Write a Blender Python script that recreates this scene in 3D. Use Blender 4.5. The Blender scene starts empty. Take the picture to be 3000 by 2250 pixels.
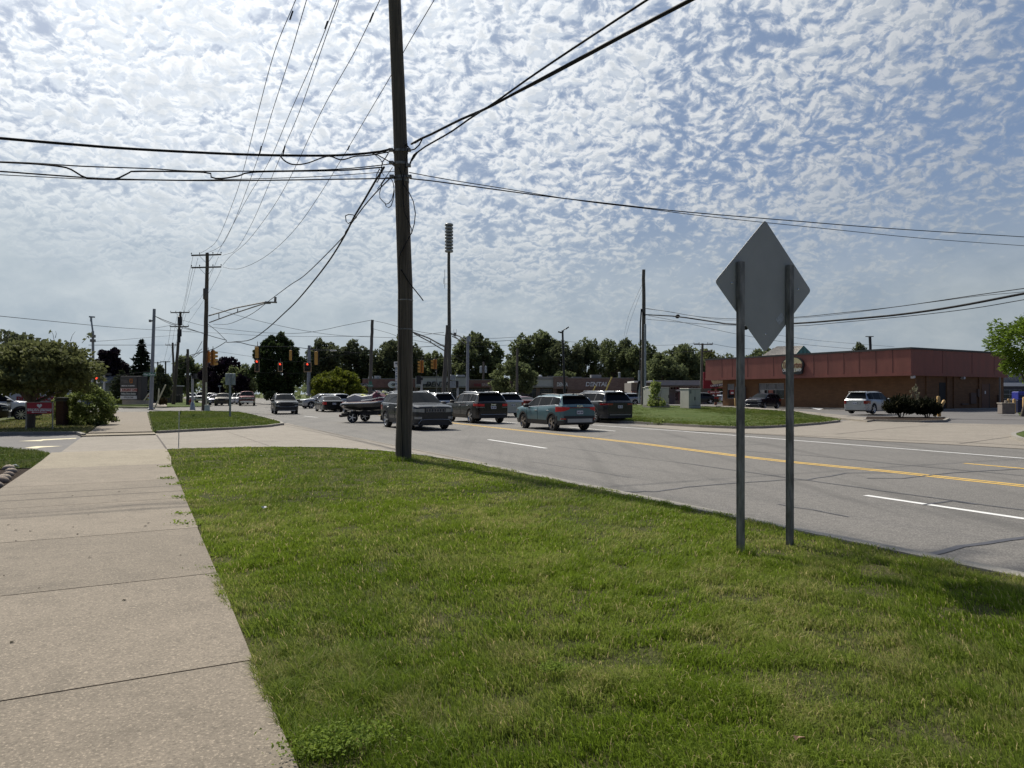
import bpy, math, random
import numpy as np
from mathutils import Vector, Matrix
R = math.radians
S = bpy.context.scene
COL = S.collection

# ------------------------------------------------------------------ camera, sky, sun, exposure
F = 2080.0; CX = 1500.0; HZ = 1154.0; EYE = 1.6           # focal length and horizon of the 3000 px photograph
cam = bpy.data.cameras.new("camera"); cam.sensor_width = 36; cam.lens = 36 * F / 3000
cam.shift_y = (HZ - 1125) / 3000; cam.clip_end = 6000; cam.clip_start = 0.05
cam_o = bpy.data.objects.new("camera", cam); COL.objects.link(cam_o)
cam_o.location = (0, 0, EYE); cam_o.rotation_euler = (R(90), 0, 0)
S.camera = cam_o

SUN_AZ, SUN_EL = 35.0, 50.0                               # degrees left of the view axis, above the horizon
sdir = Vector((-math.sin(R(SUN_AZ)) * math.cos(R(SUN_EL)), math.cos(R(SUN_AZ)) * math.cos(R(SUN_EL)), math.sin(R(SUN_EL))))
sun = bpy.data.lights.new("sun", "SUN"); sun.energy = 4.4; sun.angle = R(1.2); sun.color = (1.0, 0.94, 0.83)
sun_o = bpy.data.objects.new("sun", sun); COL.objects.link(sun_o)
sun_o.rotation_euler = sdir.to_track_quat('Z', 'Y').to_euler(); sun_o.location = (0, 0, 60)

S.view_settings.view_transform = 'Standard'; S.view_settings.look = 'None'
S.view_settings.exposure = 0.0; S.view_settings.gamma = 1.0
S.cycles.use_denoising = True
S.cycles.max_bounces = 6; S.cycles.transparent_max_bounces = 8
S.cycles.sample_clamp_indirect = 4.0


class NT:
    """tiny node-tree writer"""
    def __init__(self, tree):
        self.t = tree; self.n = tree.nodes; self.l = tree.links

    def node(self, typ, **kw):
        nd = self.n.new(typ)
        for k, v in kw.items():
            setattr(nd, k, v)
        return nd

    def set(self, sock, v):
        if hasattr(v, "is_output"):
            self.l.new(v, sock)
        elif v is not None:
            try:
                sock.default_value = v
            except Exception:
                sock.default_value = (*v, 1.0)

    def math(self, op, a, b=None, c=None, clamp=False):
        nd = self.node("ShaderNodeMath", operation=op); nd.use_clamp = clamp
        for i, v in enumerate((a, b, c)):
            if v is not None:
                self.set(nd.inputs[i], v)
        return nd.outputs[0]

    def vmath(self, op, a, b=None, scale=None):
        nd = self.node("ShaderNodeVectorMath", operation=op)
        self.set(nd.inputs[0], a)
        if b is not None:
            self.set(nd.inputs[1], b)
        if scale is not None:
            self.set(nd.inputs["Scale"], scale)
        return nd.outputs["Value"] if op in ("DOT_PRODUCT", "LENGTH") else nd.outputs[0]

    def noise(self, vec, scale, detail=4, rough=0.55, dist=0.0):
        nd = self.node("ShaderNodeTexNoise")
        if vec is not None:
            self.l.new(vec, nd.inputs["Vector"])
        nd.inputs["Scale"].default_value = scale; nd.inputs["Detail"].default_value = detail
        nd.inputs["Roughness"].default_value = rough; nd.inputs["Distortion"].default_value = dist
        return nd.outputs[0]

    def step(self, v, lo, hi, a=0.0, b=1.0):
        nd = self.node("ShaderNodeMapRange", interpolation_type='SMOOTHSTEP')
        self.set(nd.inputs[0], v)
        for i, x in enumerate((lo, hi, a, b)):
            self.set(nd.inputs[i + 1], x)
        return nd.outputs[0]

    def mix(self, fac, a, b, blend='MIX'):
        nd = self.node("ShaderNodeMix", data_type='RGBA', blend_type=blend)
        self.set(nd.inputs[0], fac)
        for s, v in ((nd.inputs[6], a), (nd.inputs[7], b)):
            if hasattr(v, "is_output"):
                self.l.new(v, s)
            else:
                s.default_value = (v[0], v[1], v[2], 1)
        return nd.outputs[2]

    def ramp(self, fac, stops):
        nd = self.node("ShaderNodeValToRGB"); self.l.new(fac, nd.inputs[0])
        el = nd.color_ramp.elements
        while len(el) < len(stops):
            el.new(0.5)
        for e, (p, c) in zip(el, stops):
            e.position = p; e.color = (c[0], c[1], c[2], 1)
        return nd.outputs[0]


W = bpy.data.worlds.new("World"); S.world = W; W.use_nodes = True
w = NT(W.node_tree)
for nd in list(w.n):
    w.n.remove(nd)
sky = w.node("ShaderNodeTexSky", sky_type='NISHITA'); sky.sun_disc = False
sky.sun_elevation = R(SUN_EL); sky.sun_rotation = R(-SUN_AZ); sky.dust_density = 2.0; sky.altitude = 180
gen = w.node("ShaderNodeTexCoord").outputs["Generated"]
sep = w.node("ShaderNodeSeparateXYZ"); w.l.new(gen, sep.inputs[0])
dz = w.math('MAXIMUM', sep.outputs[2], 0.0)
den = w.math('ADD', dz, 0.52)
cmb = w.node("ShaderNodeCombineXYZ")
w.l.new(w.math('DIVIDE', sep.outputs[0], den), cmb.inputs[0]); w.l.new(w.math('DIVIDE', sep.outputs[1], den), cmb.inputs[1])
p = cmb.outputs[0]
warp = w.node("ShaderNodeTexNoise"); w.l.new(p, warp.inputs["Vector"]); warp.inputs["Scale"].default_value = 17; warp.inputs["Detail"].default_value = 4
pw = w.vmath('ADD', p, w.vmath('SCALE', w.vmath('SUBTRACT', warp.outputs["Color"], (0.5, 0.5, 0.5)), scale=0.045))
sunp = (sdir.x / (sdir.z + .52), sdir.y / (sdir.z + .52), 0)
tos = w.vmath('SCALE', w.vmath('NORMALIZE', w.vmath('SUBTRACT', sunp, p)), scale=0.0065)

def field(v):
    """cloudlet thickness at a place of the cloud sheet"""
    vor = w.node("ShaderNodeTexVoronoi", feature='F1'); w.l.new(v, vor.inputs["Vector"]); vor.inputs["Scale"].default_value = 46
    puff = w.noise(v, 62, 8, 0.58)
    c = w.math('MULTIPLY', w.math('SUBTRACT', 0.5, vor.outputs["Distance"]), 0.26)
    return w.math('ADD', c, w.math('MULTIPLY', puff, 0.85))
f0 = field(pw); f1_ = field(w.vmath('ADD', pw, tos))
big = w.noise(p, 2.7, 3, 0.5); med = w.noise(p, 15.0, 4, 0.55)
sd = w.vmath('DOT_PRODUCT', gen, tuple(sdir)); sdc = w.math('MAXIMUM', sd, 0.0)
bias = w.math('ADD', w.math('MULTIPLY', w.math('SUBTRACT', big, 0.5), 0.62), w.math('MULTIPLY', w.math('SUBTRACT', med, 0.5), 0.50))
# the cloud sheet thins out away from the sun: out of view it is cleared to cut fill light
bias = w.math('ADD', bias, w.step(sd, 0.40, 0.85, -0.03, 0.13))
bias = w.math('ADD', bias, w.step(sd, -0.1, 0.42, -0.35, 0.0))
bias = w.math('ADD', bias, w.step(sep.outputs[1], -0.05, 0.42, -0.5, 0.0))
cover = w.math('ADD', f0, bias)
dens = w.step(cover, 0.22, 0.82)
lit = w.step(w.math('SUBTRACT', f0, f1_), -0.06, 0.06)
skyc = w.vmath('SCALE', sky.outputs[0], scale=0.055)
skyc = w.mix(0.75, skyc, (0.225, 0.32, 0.50))
skyc = w.mix(w.step(sd, 0.42, -0.2, 0.0, 0.75), skyc, (0.05, 0.085, 0.20))  # unseen sky behind and overhead darkened to deepen the shade
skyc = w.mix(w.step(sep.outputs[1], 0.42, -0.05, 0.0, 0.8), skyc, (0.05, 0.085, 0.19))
white = w.mix(lit, (0.50, 0.555, 0.63), (0.72, 0.745, 0.775))
white = w.vmath('SCALE', white, scale=w.step(sd, 0.36, 0.92, 0.70, 1.26))
white = w.mix(w.step(dens, 0.70, 1.0, 0.0, 0.50), white, (0.44, 0.495, 0.56))
col = w.mix(w.math('MULTIPLY', w.step(dens, 0.02, 0.66), w.step(sd, 0.42, 0.66, 0.66, 1.0)), skyc, white)
soft = w.noise(pw, 6, 6, 0.6)
hz_col = w.ramp(soft, [(0.35, (0.365, 0.435, 0.495)), (0.65, (0.485, 0.545, 0.585))])
hz_col = w.vmath('SCALE', hz_col, scale=w.step(sd, 0.25, 0.95, 0.86, 1.15))
hz_col = w.mix(w.step(sd, 0.25, -0.2, 0.0, 0.75), hz_col, (0.13, 0.17, 0.23))  # haze behind the viewer darkened too, for less fill light
hzf = w.math('ADD', w.step(dz, 0.07, 0.30, 0.97, 0.0), w.math('MULTIPLY', w.step(sd, 0.60, 0.90), w.step(dz, 0.14, 0.36, 0.75, 0.12)))
hzf = w.math('MULTIPLY', hzf, w.step(big, 0.25, 0.62, 1.15, 0.80), clamp=True)
col = w.mix(hzf, col, hz_col)
glow = w.math('ADD', w.math('MULTIPLY', w.math('POWER', sdc, 8.0), 0.46), w.math('MULTIPLY', w.math('POWER', sdc, 40.0), 1.2))
gl = w.node("ShaderNodeCombineColor")
for i, k in enumerate((1.0, 0.98, 0.94)):
    w.l.new(w.math('MULTIPLY', glow, k), gl.inputs[i])
col = w.mix(1.0, col, gl.outputs[0], 'ADD')
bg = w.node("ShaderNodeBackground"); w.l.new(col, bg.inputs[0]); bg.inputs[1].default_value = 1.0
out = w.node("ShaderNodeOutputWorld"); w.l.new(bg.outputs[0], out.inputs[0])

# ------------------------------------------------------------------ geometry helpers
def P3(u, v, Y):
    """the point that photo pixel (u, v) shows at distance Y"""
    return Vector(((u - CX) / F * Y, Y, EYE - (v - HZ) / F * Y))


def G(u, v, z=0.0):
    """the point of the horizontal plane z that photo pixel (u, v) shows"""
    return P3(u, v, (EYE - z) * F / (v - HZ))


RA = R(27.5)
D_ = Vector((-math.sin(RA), math.cos(RA), 0)); N_ = Vector((math.cos(RA), math.sin(RA), 0))


def RF(s, t, z=0.0):
    """road frame: s along the road away from the viewer, t across it"""
    q = D_ * s + N_ * t
    return Vector((q.x, q.y, z))


class MB:
    """collects shapes and links them as ONE mesh object"""
    def __init__(self):
        self.v = []; self.f = []; self.m = []

    def add(self, verts, faces, mi=0):
        b = len(self.v)
        self.v += [tuple(x) for x in verts]
        self.f += [tuple(i + b for i in fc) for fc in faces]
        self.m += [mi] * len(faces)
        return self

    def box(self, x0, x1, y0, y1, z0, z1, mi=0):
        vs = [(x0, y0, z0), (x1, y0, z0), (x1, y1, z0), (x0, y1, z0), (x0, y0, z1), (x1, y0, z1), (x1, y1, z1), (x0, y1, z1)]
        return self.add(vs, [(0, 3, 2, 1), (4, 5, 6, 7), (0, 1, 5, 4), (1, 2, 6, 5), (2, 3, 7, 6), (3, 0, 4, 7)], mi)

    def bbox(self, x0, x1, y0, y1, z0, z1, b=0.02, mi=0):
        """box with chamfered edges"""
        vs = []; 
        for zz, ins in ((z0, b), (z0 + b, 0), (z1 - b, 0), (z1, b)):
            a0, a1, c0, c1 = x0 + ins, x1 - ins, y0 + ins, y1 - ins
            k = b * 0.7
            vs += [(a0 + k, c0, zz), (a1 - k, c0, zz), (a1, c0 + k, zz), (a1, c1 - k, zz), (a1 - k, c1, zz), (a0 + k, c1, zz), (a0, c1 - k, zz), (a0, c0 + k, zz)]
        fs = [tuple(range(7, -1, -1)), tuple(range(24, 32))]
        for r in range(3):
            for i in range(8):
                j = (i + 1) % 8
                fs.append((r * 8 + i, r * 8 + j, r * 8 + 8 + j, r * 8 + 8 + i))
        return self.add(vs, fs, mi)

    def obox(self, a, b, wx, wz, mi=0, up=(0, 0, 1)):
        """bar of section wx by wz from a to b"""
        a, b = Vector(a), Vector(b); d = (b - a).normalized(); u = Vector(up)
        if abs(d.dot(u)) > 0.95:
            u = Vector((0, 1, 0))
        x = d.cross(u).normalized() * wx / 2; z = x.cross(d).normalized() * wz / 2
        vs = [a - x - z, a + x - z, a + x + z, a - x + z, b - x - z, b + x - z, b + x + z, b - x + z]
        return self.add(vs, [(0, 3, 2, 1), (4, 5, 6, 7), (0, 1, 5, 4), (1, 2, 6, 5), (2, 3, 7, 6), (3, 0, 4, 7)], mi)

    def tube(self, pts, r, n=8, mi=0, cap=True):
        pts = [Vector(q) for q in pts]
        rs = r if isinstance(r, (list, tuple)) else [r] * len(pts)
        rings = []; ref = None
        for i, q in enumerate(pts):
            d = (pts[min(i + 1, len(pts) - 1)] - pts[max(i - 1, 0)])
            d = d.normalized() if d.length > 1e-9 else Vector((0, 0, 1))
            if ref is None:
                ref = Vector((0, 0, 1)) if abs(d.z) < 0.9 else Vector((1, 0, 0))
            x = d.cross(ref)
            if x.length < 1e-4:
                x = d.cross(Vector((0.3, 1, 0.2)))
            x.normalize(); y = x.cross(d).normalized(); 
            rings.append([q + x * (rs[i] * math.cos(2 * math.pi * k / n)) + y * (rs[i] * math.sin(2 * math.pi * k / n)) for k in range(n)])
        vs = [a for rg in rings for a in rg]; fs = []
        for i in range(len(pts) - 1):
            for k in range(n):
                j = (k + 1) % n
                fs.append((i * n + k, i * n + j, i * n + n + j, i * n + n + k))
        if cap:
            fs.append(tuple(range(n - 1, -1, -1))); fs.append(tuple(range((len(pts) - 1) * n, len(pts) * n)))
        return self.add(vs, fs, mi)

    def lathe(self, prof, n=20, mi=0, c=(0, 0, 0), axis='z'):
        """profile [(radius, height)] turned about an axis"""
        vs = []
        for r, h in prof:
            for k in range(n):
                a = 2 * math.pi * k / n
                q = (r * math.cos(a), r * math.sin(a), h)
                if axis == 'y':
                    q = (q[0], q[2], q[1])
                vs.append((c[0] + q[0], c[1] + q[1], c[2] + q[2]))
        fs = []
        for i in range(len(prof) - 1):
            for k in range(n):
                j = (k + 1) % n
                fc = (i * n + k, i * n + j, i * n + n + j, i * n + n + k)
                fs.append(fc if axis == 'z' else fc[::-1])
        return self.add(vs, fs, mi)

    def prism(self, poly, z0, z1, mi=0, side=None):
        """poly: xy outline (anticlockwise or not)"""
        n = len(poly); vs = [(q[0], q[1], z0) for q in poly] + [(q[0], q[1], z1) for q in poly]
        ar = sum(poly[i][0] * poly[(i + 1) % n][1] - poly[(i + 1) % n][0] * poly[i][1] for i in range(n))
        top = tuple(range(n, 2 * n)); sd = [(i, (i + 1) % n, (i + 1) % n + n, i + n) for i in range(n)]
        if ar < 0:
            top = top[::-1]; sd = [q[::-1] for q in sd]
        self.add(vs, [top], mi)
        b = len(self.v) - 2 * n
        self.f += [tuple(i + b for i in q) for q in sd]; self.m += [mi if side is None else side] * n
        return self

    def plate(self, outline, y0, y1, mi=0):
        """outline in the local xz plane, extruded from y0 (front, towards -y) to y1"""
        n = len(outline)
        vs = [(q[0], y0, q[1]) for q in outline] + [(q[0], y1, q[1]) for q in outline]
        ar = sum(outline[i][0] * outline[(i + 1) % n][1] - outline[(i + 1) % n][0] * outline[i][1] for i in range(n))
        fr = tuple(range(n)); bk = tuple(range(2 * n - 1, n - 1, -1)); sd = [(i, i + n, (i + 1) % n + n, (i + 1) % n) for i in range(n)]
        if ar < 0:
            fr, bk, sd = fr[::-1], bk[::-1], [q[::-1] for q in sd]
        return self.add(vs, [fr, bk] + sd, mi)

    def ribbon(self, pts, w0, w1, z0, z1, mi=0):
        """kerb or painted line: a band between offsets w0..w1 to the side of a ground polyline"""
        pts = [Vector((q[0], q[1], 0)) for q in pts]; n = len(pts); L = []; Rr = []
        for i, q in enumerate(pts):
            d = (pts[min(i + 1, n - 1)] - pts[max(i - 1, 0)]).normalized(); s = Vector((d.y, -d.x, 0))
            L.append(q + s * w0); Rr.append(q + s * w1)
        vs = []
        for i in range(n):
            vs += [(L[i].x, L[i].y, z1), (Rr[i].x, Rr[i].y, z1), (L[i].x, L[i].y, z0), (Rr[i].x, Rr[i].y, z0)]
        fs = []
        for i in range(n - 1):
            a, b = i * 4, i * 4 + 4
            fs.append((a, a + 1, b + 1, b))
            if z1 - z0 > 0.002:
                fs += [(a + 1, a + 3, b + 3, b + 1), (a + 2, a, b, b + 2)]
        if z1 - z0 > 0.002:
            e = (n - 1) * 4; fs += [(0, 2, 3, 1), (e, e + 1, e + 3, e + 2)]
        return self.add(vs, fs, mi)

    def build(self, name, mats, parent=None, smooth=None, loc=None):
        me = bpy.data.meshes.new(name); me.from_pydata(self.v, [], self.f)
        mats = mats if isinstance(mats, (list, tuple)) else [mats]
        for m in mats:
            me.materials.append(m)
        if len(mats) > 1:
            me.polygons.foreach_set("material_index", self.m)
        if smooth is not None:
            me.shade_smooth()
            if smooth < 180:
                me.set_sharp_from_angle(angle=R(smooth))
        me.update()
        o = bpy.data.objects.new(name, me); COL.objects.link(o)
        if parent:
            o.parent = parent
        if loc is not None:
            o.location = loc
        return o


def tag(o, label=None, cat=None, group=None, kind=None):
    for k, v in (("label", label), ("category", cat), ("group", group), ("kind", kind)):
        if v:
            o[k] = v
    return o


def thing(name, label, cat, loc=(0, 0, 0), rotz=0.0, group=None):
    o = bpy.data.objects.new(name, None); COL.objects.link(o)
    o.location = loc; o.rotation_euler = (0, 0, rotz); o.empty_display_size = 0.2
    return tag(o, label, cat, group)


def holder(name, parent, loc=(0, 0, 0), rotz=0.0):
    o = bpy.data.objects.new(name, None); COL.objects.link(o); o.parent = parent
    o.location = loc; o.rotation_euler = (0, 0, rotz); return o


def copy_tree(o, parent=None):
    c = o.copy(); COL.objects.link(c)
    if parent:
        c.parent = parent
    for ch in list(o.children):
        copy_tree(ch, c)
    return c


_txt = {}
def text_geo(s, size, extrude=0.01, shear=0.0, bold=0.0, sx=1.0):
    key = (s, size, extrude, shear, bold, sx)
    if key not in _txt:
        cu = bpy.data.curves.new("lettering", 'FONT'); cu.body = s; cu.size = size; cu.extrude = extrude
        cu.shear = shear; cu.offset = bold; cu.align_x = 'CENTER'; cu.align_y = 'CENTER'; cu.resolution_u = 3
        ob = bpy.data.objects.new("lettering", cu); COL.objects.link(ob)
        bpy.context.view_layer.update()
        me = bpy.data.meshes.new_from_object(ob.evaluated_get(bpy.context.evaluated_depsgraph_get()))
        vs = [(v.co.x * sx, v.co.y, v.co.z) for v in me.vertices]; fs = [tuple(q.vertices) for q in me.polygons]
        bpy.data.objects.remove(ob); bpy.data.curves.remove(cu); bpy.data.meshes.remove(me)
        _txt[key] = (vs, fs)
    return _txt[key]


def lettering(mb, s, size, x, y, z, mi=0, extrude=0.01, shear=0.0, bold=0.0, sx=1.0, rot=0.0):
    """upright text facing local -y, centred at (x, y, z)"""
    vs, fs = text_geo(s, size, extrude, shear, bold, sx)
    ca, sa = math.cos(rot), math.sin(rot)
    mb.add([(x + vx * ca - vy * sa, y - vz, z + vx * sa + vy * ca) for vx, vy, vz in vs], fs, mi)


# ------------------------------------------------------------------ materials
_M = {}
def base(name):
    m = bpy.data.materials.new(name); m.use_nodes = True
    t = NT(m.node_tree); b = t.n["Principled BSDF"]
    return m, t, b


def M(name, col, rough=0.6, metal=0.0, var=0.12, scale=3.0, bump=0.0, bscale=60.0, coat=0.0, spec=0.5, stretch=None, detail=5):
    if name in _M:
        return _M[name]
    m, t, b = base(name)
    tc = t.node("ShaderNodeTexCoord").outputs["Object"]
    v = tc
    if stretch:
        mp = t.node("ShaderNodeMapping"); t.l.new(tc, mp.inputs[0]); mp.inputs["Scale"].default_value = stretch; v = mp.outputs[0]
    if var:
        n = t.noise(v, scale, detail, 0.6)
        c = t.mix(t.step(n, 0.25, 0.75), tuple(x * (1 - var) for x in col), tuple(min(1, x * (1 + var)) for x in col))
        t.l.new(c, b.inputs["Base Color"])
        t.l.new(t.step(n, 0.2, 0.8, max(0.02, rough - 0.06), min(1, rough + 0.06)), b.inputs["Roughness"])
    else:
        b.inputs["Base Color"].default_value = (*col, 1); b.inputs["Roughness"].default_value = rough
    b.inputs["Metallic"].default_value = metal; b.inputs["Coat Weight"].default_value = coat; b.inputs["Coat Roughness"].default_value = 0.05
    b.inputs["Specular IOR Level"].default_value = spec
    if bump:
        bn = t.noise(v, bscale, 4, 0.6); bp = t.node("ShaderNodeBump"); bp.inputs["Strength"].default_value = bump; bp.inputs["Distance"].default_value = 0.02
        t.l.new(bn, bp.inputs["Height"]); t.l.new(bp.outputs[0], b.inputs["Normal"])
    _M[name] = m
    return m


def paint(name, col, metal=0.55, rough=0.32):
    return M("paint_" + name, col, rough, metal, 0.05, 1.5, coat=0.35, spec=0.3)


def M_emit(name, col, strength):
    if name in _M:
        return _M[name]
    m, t, b = base(name)
    b.inputs["Base Color"].default_value = (*col, 1); b.inputs["Emission Color"].default_value = (*col, 1)
    b.inputs["Emission Strength"].default_value = strength; b.inputs["Roughness"].default_value = 0.3
    _M[name] = m
    return m


def M_asphalt(name, c0, c1, speck=0.5, stain=True):
    m, t, b = base(name)
    g = t.node("ShaderNodeNewGeometry").outputs["Position"]
    fine = t.noise(g, 46, 3, 0.75); mid = t.noise(g, 9, 4, 0.65); bigv = t.noise(g, 0.35, 4, 0.6)
    mp = t.node("ShaderNodeMapping"); t.l.new(g, mp.inputs[0]); mp.inputs["Rotation"].default_value = (0, 0, -RA); mp.inputs["Scale"].default_value = (1.1, 0.05, 1)
    lane = t.noise(mp.outputs[0], 1.4, 3, 0.6)
    c = t.mix(t.step(bigv, 0.3, 0.7), c0, c1)
    c = t.mix(t.math('MULTIPLY', t.step(fine, 0.42, 0.72), speck), c, tuple(min(1, x * 1.9) for x in c1))
    c = t.mix(t.math('MULTIPLY', t.step(fine, 0.52, 0.25), speck), c, tuple(x * 0.45 for x in c0))
    c = t.mix(t.math('MULTIPLY', t.step(mid, 0.4, 0.65), 0.42), c, tuple(x * 0.72 for x in c0))
    if stain:
        c = t.mix(t.math('MULTIPLY', t.step(lane, 0.5, 0.7), 0.42), c, tuple(x * 0.62 for x in c0))
    t.l.new(c, b.inputs["Base Color"]); b.inputs["Roughness"].default_value = 0.85
    bp = t.node("ShaderNodeBump"); bp.inputs["Strength"].default_value = 0.35; bp.inputs["Distance"].default_value = 0.01
    t.l.new(fine, bp.inputs["Height"]); t.l.new(bp.outputs[0], b.inputs["Normal"])
    _M[name] = m
    return m


def M_concrete(name, c0, c1):
    m, t, b = base(name)
    g = t.node("ShaderNodeNewGeometry").outputs["Position"]
    fine = t.noise(g, 70, 3, 0.75); mid = t.noise(g, 20, 6, 0.75); bigv = t.noise(g, 0.8, 5, 0.65); dirt = t.noise(g, 2.6, 6, 0.7)
    c = t.mix(t.step(bigv, 0.3, 0.7), c0, c1)
    spot = t.noise(g, 5.5, 2, 0.5)
    c = t.mix(t.math('MULTIPLY', t.step(spot, 0.66, 0.74), 0.45), c, tuple(x * 0.62 for x in c0))
    c = t.mix(t.math('MULTIPLY', t.step(dirt, 0.45, 0.7), 0.55), c, tuple(x * 0.70 for x in c0))
    c = t.mix(t.math('MULTIPLY', t.step(mid, 0.48, 0.66), 0.5), c, tuple(x * 0.66 for x in c0))
    c = t.mix(t.math('MULTIPLY', t.step(fine, 0.55, 0.66), 0.75), c, tuple(min(1, x * 1.9) for x in c1))
    c = t.mix(t.math('MULTIPLY', t.step(fine, 0.46, 0.34), 0.6), c, tuple(x * 0.45 for x in c0))
    t.l.new(c, b.inputs["Base Color"]); b.inputs["Roughness"].default_value = 0.88
    bp = t.node("ShaderNodeBump"); bp.inputs["Strength"].default_value = 0.3; bp.inputs["Distance"].default_value = 0.008
    t.l.new(fine, bp.inputs["Height"]); t.l.new(bp.outputs[0], b.inputs["Normal"])
    _M[name] = m
    return m


def M_leaf(name, dark, light, trans=0.35, tip=None):
    if name in _M:
        return _M[name]
    m, t, b = base(name)
    geo = t.node("ShaderNodeNewGeometry")
    rnd = geo.outputs["Random Per Island"]
    big = t.noise(geo.outputs["Position"], 0.5, 2, 0.5)
    c = t.mix(t.math('ADD', t.math('MULTIPLY', rnd, 0.65), t.math('MULTIPLY', big, 0.35)), dark, light)
    if tip:
        c = t.mix(t.math('GREATER_THAN', rnd, 0.93), c, tip)
    t.l.new(c, b.inputs["Base Color"]); b.inputs["Roughness"].default_value = 0.7; b.inputs["Specular IOR Level"].default_value = 0.12
    tr = t.node("ShaderNodeBsdfTranslucent"); t.l.new(t.mix(0.5, c, (0.5, 0.6, 0.12), 'MULTIPLY'), tr.inputs[0]); t.l.new(c, tr.inputs[0])
    mx = t.node("ShaderNodeMixShader"); mx.inputs[0].default_value = trans
    t.l.new(b.outputs[0], mx.inputs[1]); t.l.new(tr.outputs[0], mx.inputs[2]); t.l.new(mx.outputs[0], t.n["Material Output"].inputs[0])
    _M[name] = m
    return m


def M_grass(name, lush, pale, dry, trans=0.3):
    m, t, b = base(name)
    geo = t.node("ShaderNodeNewGeometry"); rnd = geo.outputs["Random Per Island"]; g = geo.outputs["Position"]
    n1 = t.noise(g, 0.75, 5, 0.65); n2 = t.noise(g, 2.9, 4, 0.65)
    c = t.mix(rnd, tuple(x * 0.62 for x in lush), tuple(x * 1.25 for x in lush))
    c = t.mix(t.math('MULTIPLY', t.step(n1, 0.40, 0.62), 0.6), c, pale)
    dryf = t.math('MULTIPLY', t.step(t.math('ADD', t.math('MULTIPLY', n2, 0.5), t.math('MULTIPLY', n1, 0.5)), 0.47, 0.62), 0.70)
    c = t.mix(t.math('MULTIPLY', dryf, t.step(rnd, 0.35, 0.7)), c, dry)
    c = t.mix(t.math('GREATER_THAN', rnd, 0.95), c, tuple(min(1, x * 1.25) for x in dry))
    t.l.new(c, b.inputs["Base Color"]); b.inputs["Roughness"].default_value = 0.6; b.inputs["Specular IOR Level"].default_value = 0.2
    tr = t.node("ShaderNodeBsdfTranslucent"); t.l.new(c, tr.inputs[0])
    mx = t.node("ShaderNodeMixShader"); mx.inputs[0].default_value = trans
    t.l.new(b.outputs[0], mx.inputs[1]); t.l.new(tr.outputs[0], mx.inputs[2]); t.l.new(mx.outputs[0], t.n["Material Output"].inputs[0])
    _M[name] = m
    return m


def M_turf(name, a, b_, c_):
    m, t, b = base(name)
    g = t.node("ShaderNodeNewGeometry").outputs["Position"]
    n1 = t.noise(g, 0.5, 4, 0.6); n2 = t.noise(g, 30, 4, 0.7); n3 = t.noise(g, 4, 5, 0.7)
    c = t.mix(t.step(n1, 0.35, 0.65), a, b_); c = t.mix(t.math('MULTIPLY', t.step(n3, 0.45, 0.7), 0.5), c, c_)
    c = t.mix(t.math('MULTIPLY', t.step(n2, 0.55, 0.35), 0.6), c, tuple(x * 0.45 for x in a))
    t.l.new(c, b.inputs["Base Color"]); b.inputs["Roughness"].default_value = 0.95; b.inputs["Specular IOR Level"].default_value = 0.1
    bp = t.node("ShaderNodeBump"); bp.inputs["Strength"].default_value = 0.8; bp.inputs["Distance"].default_value = 0.05
    t.l.new(n2, bp.inputs["Height"]); t.l.new(bp.outputs[0], b.inputs["Normal"])
    _M[name] = m
    return m


def M_brick(name, c1, c2, mortar, sc=1.0, off=(0, 0, 0)):
    if name in _M:
        return _M[name]
    m, t, b = base(name)
    tc = t.node("ShaderNodeTexCoord").outputs["Object"]
    sp = t.node("ShaderNodeSeparateXYZ"); t.l.new(tc, sp.inputs[0])
    cb = t.node("ShaderNodeCombineXYZ"); t.l.new(t.math('ADD', sp.outputs[0], sp.outputs[1]), cb.inputs[0]); t.l.new(sp.outputs[2], cb.inputs[1])
    br = t.node("ShaderNodeTexBrick"); t.l.new(cb.outputs[0], br.inputs["Vector"])
    br.inputs["Color1"].default_value = (*c1, 1); br.inputs["Color2"].default_value = (*c2, 1); br.inputs["Mortar"].default_value = (*mortar, 1)
    br.inputs["Scale"].default_value = 1.0 * sc; br.inputs["Brick Width"].default_value = 0.42; br.inputs["Row Height"].default_value = 0.15; br.inputs["Mortar Size"].default_value = 0.014
    n = t.noise(tc, 1.2, 4, 0.6)
    c = t.mix(t.math('MULTIPLY', t.step(n, 0.4, 0.7), 0.35), br.outputs[0], tuple(x * 0.6 for x in c1))
    t.l.new(c, b.inputs["Base Color"]); b.inputs["Roughness"].default_value = 0.85
    _M[name] = m
    return m


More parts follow.
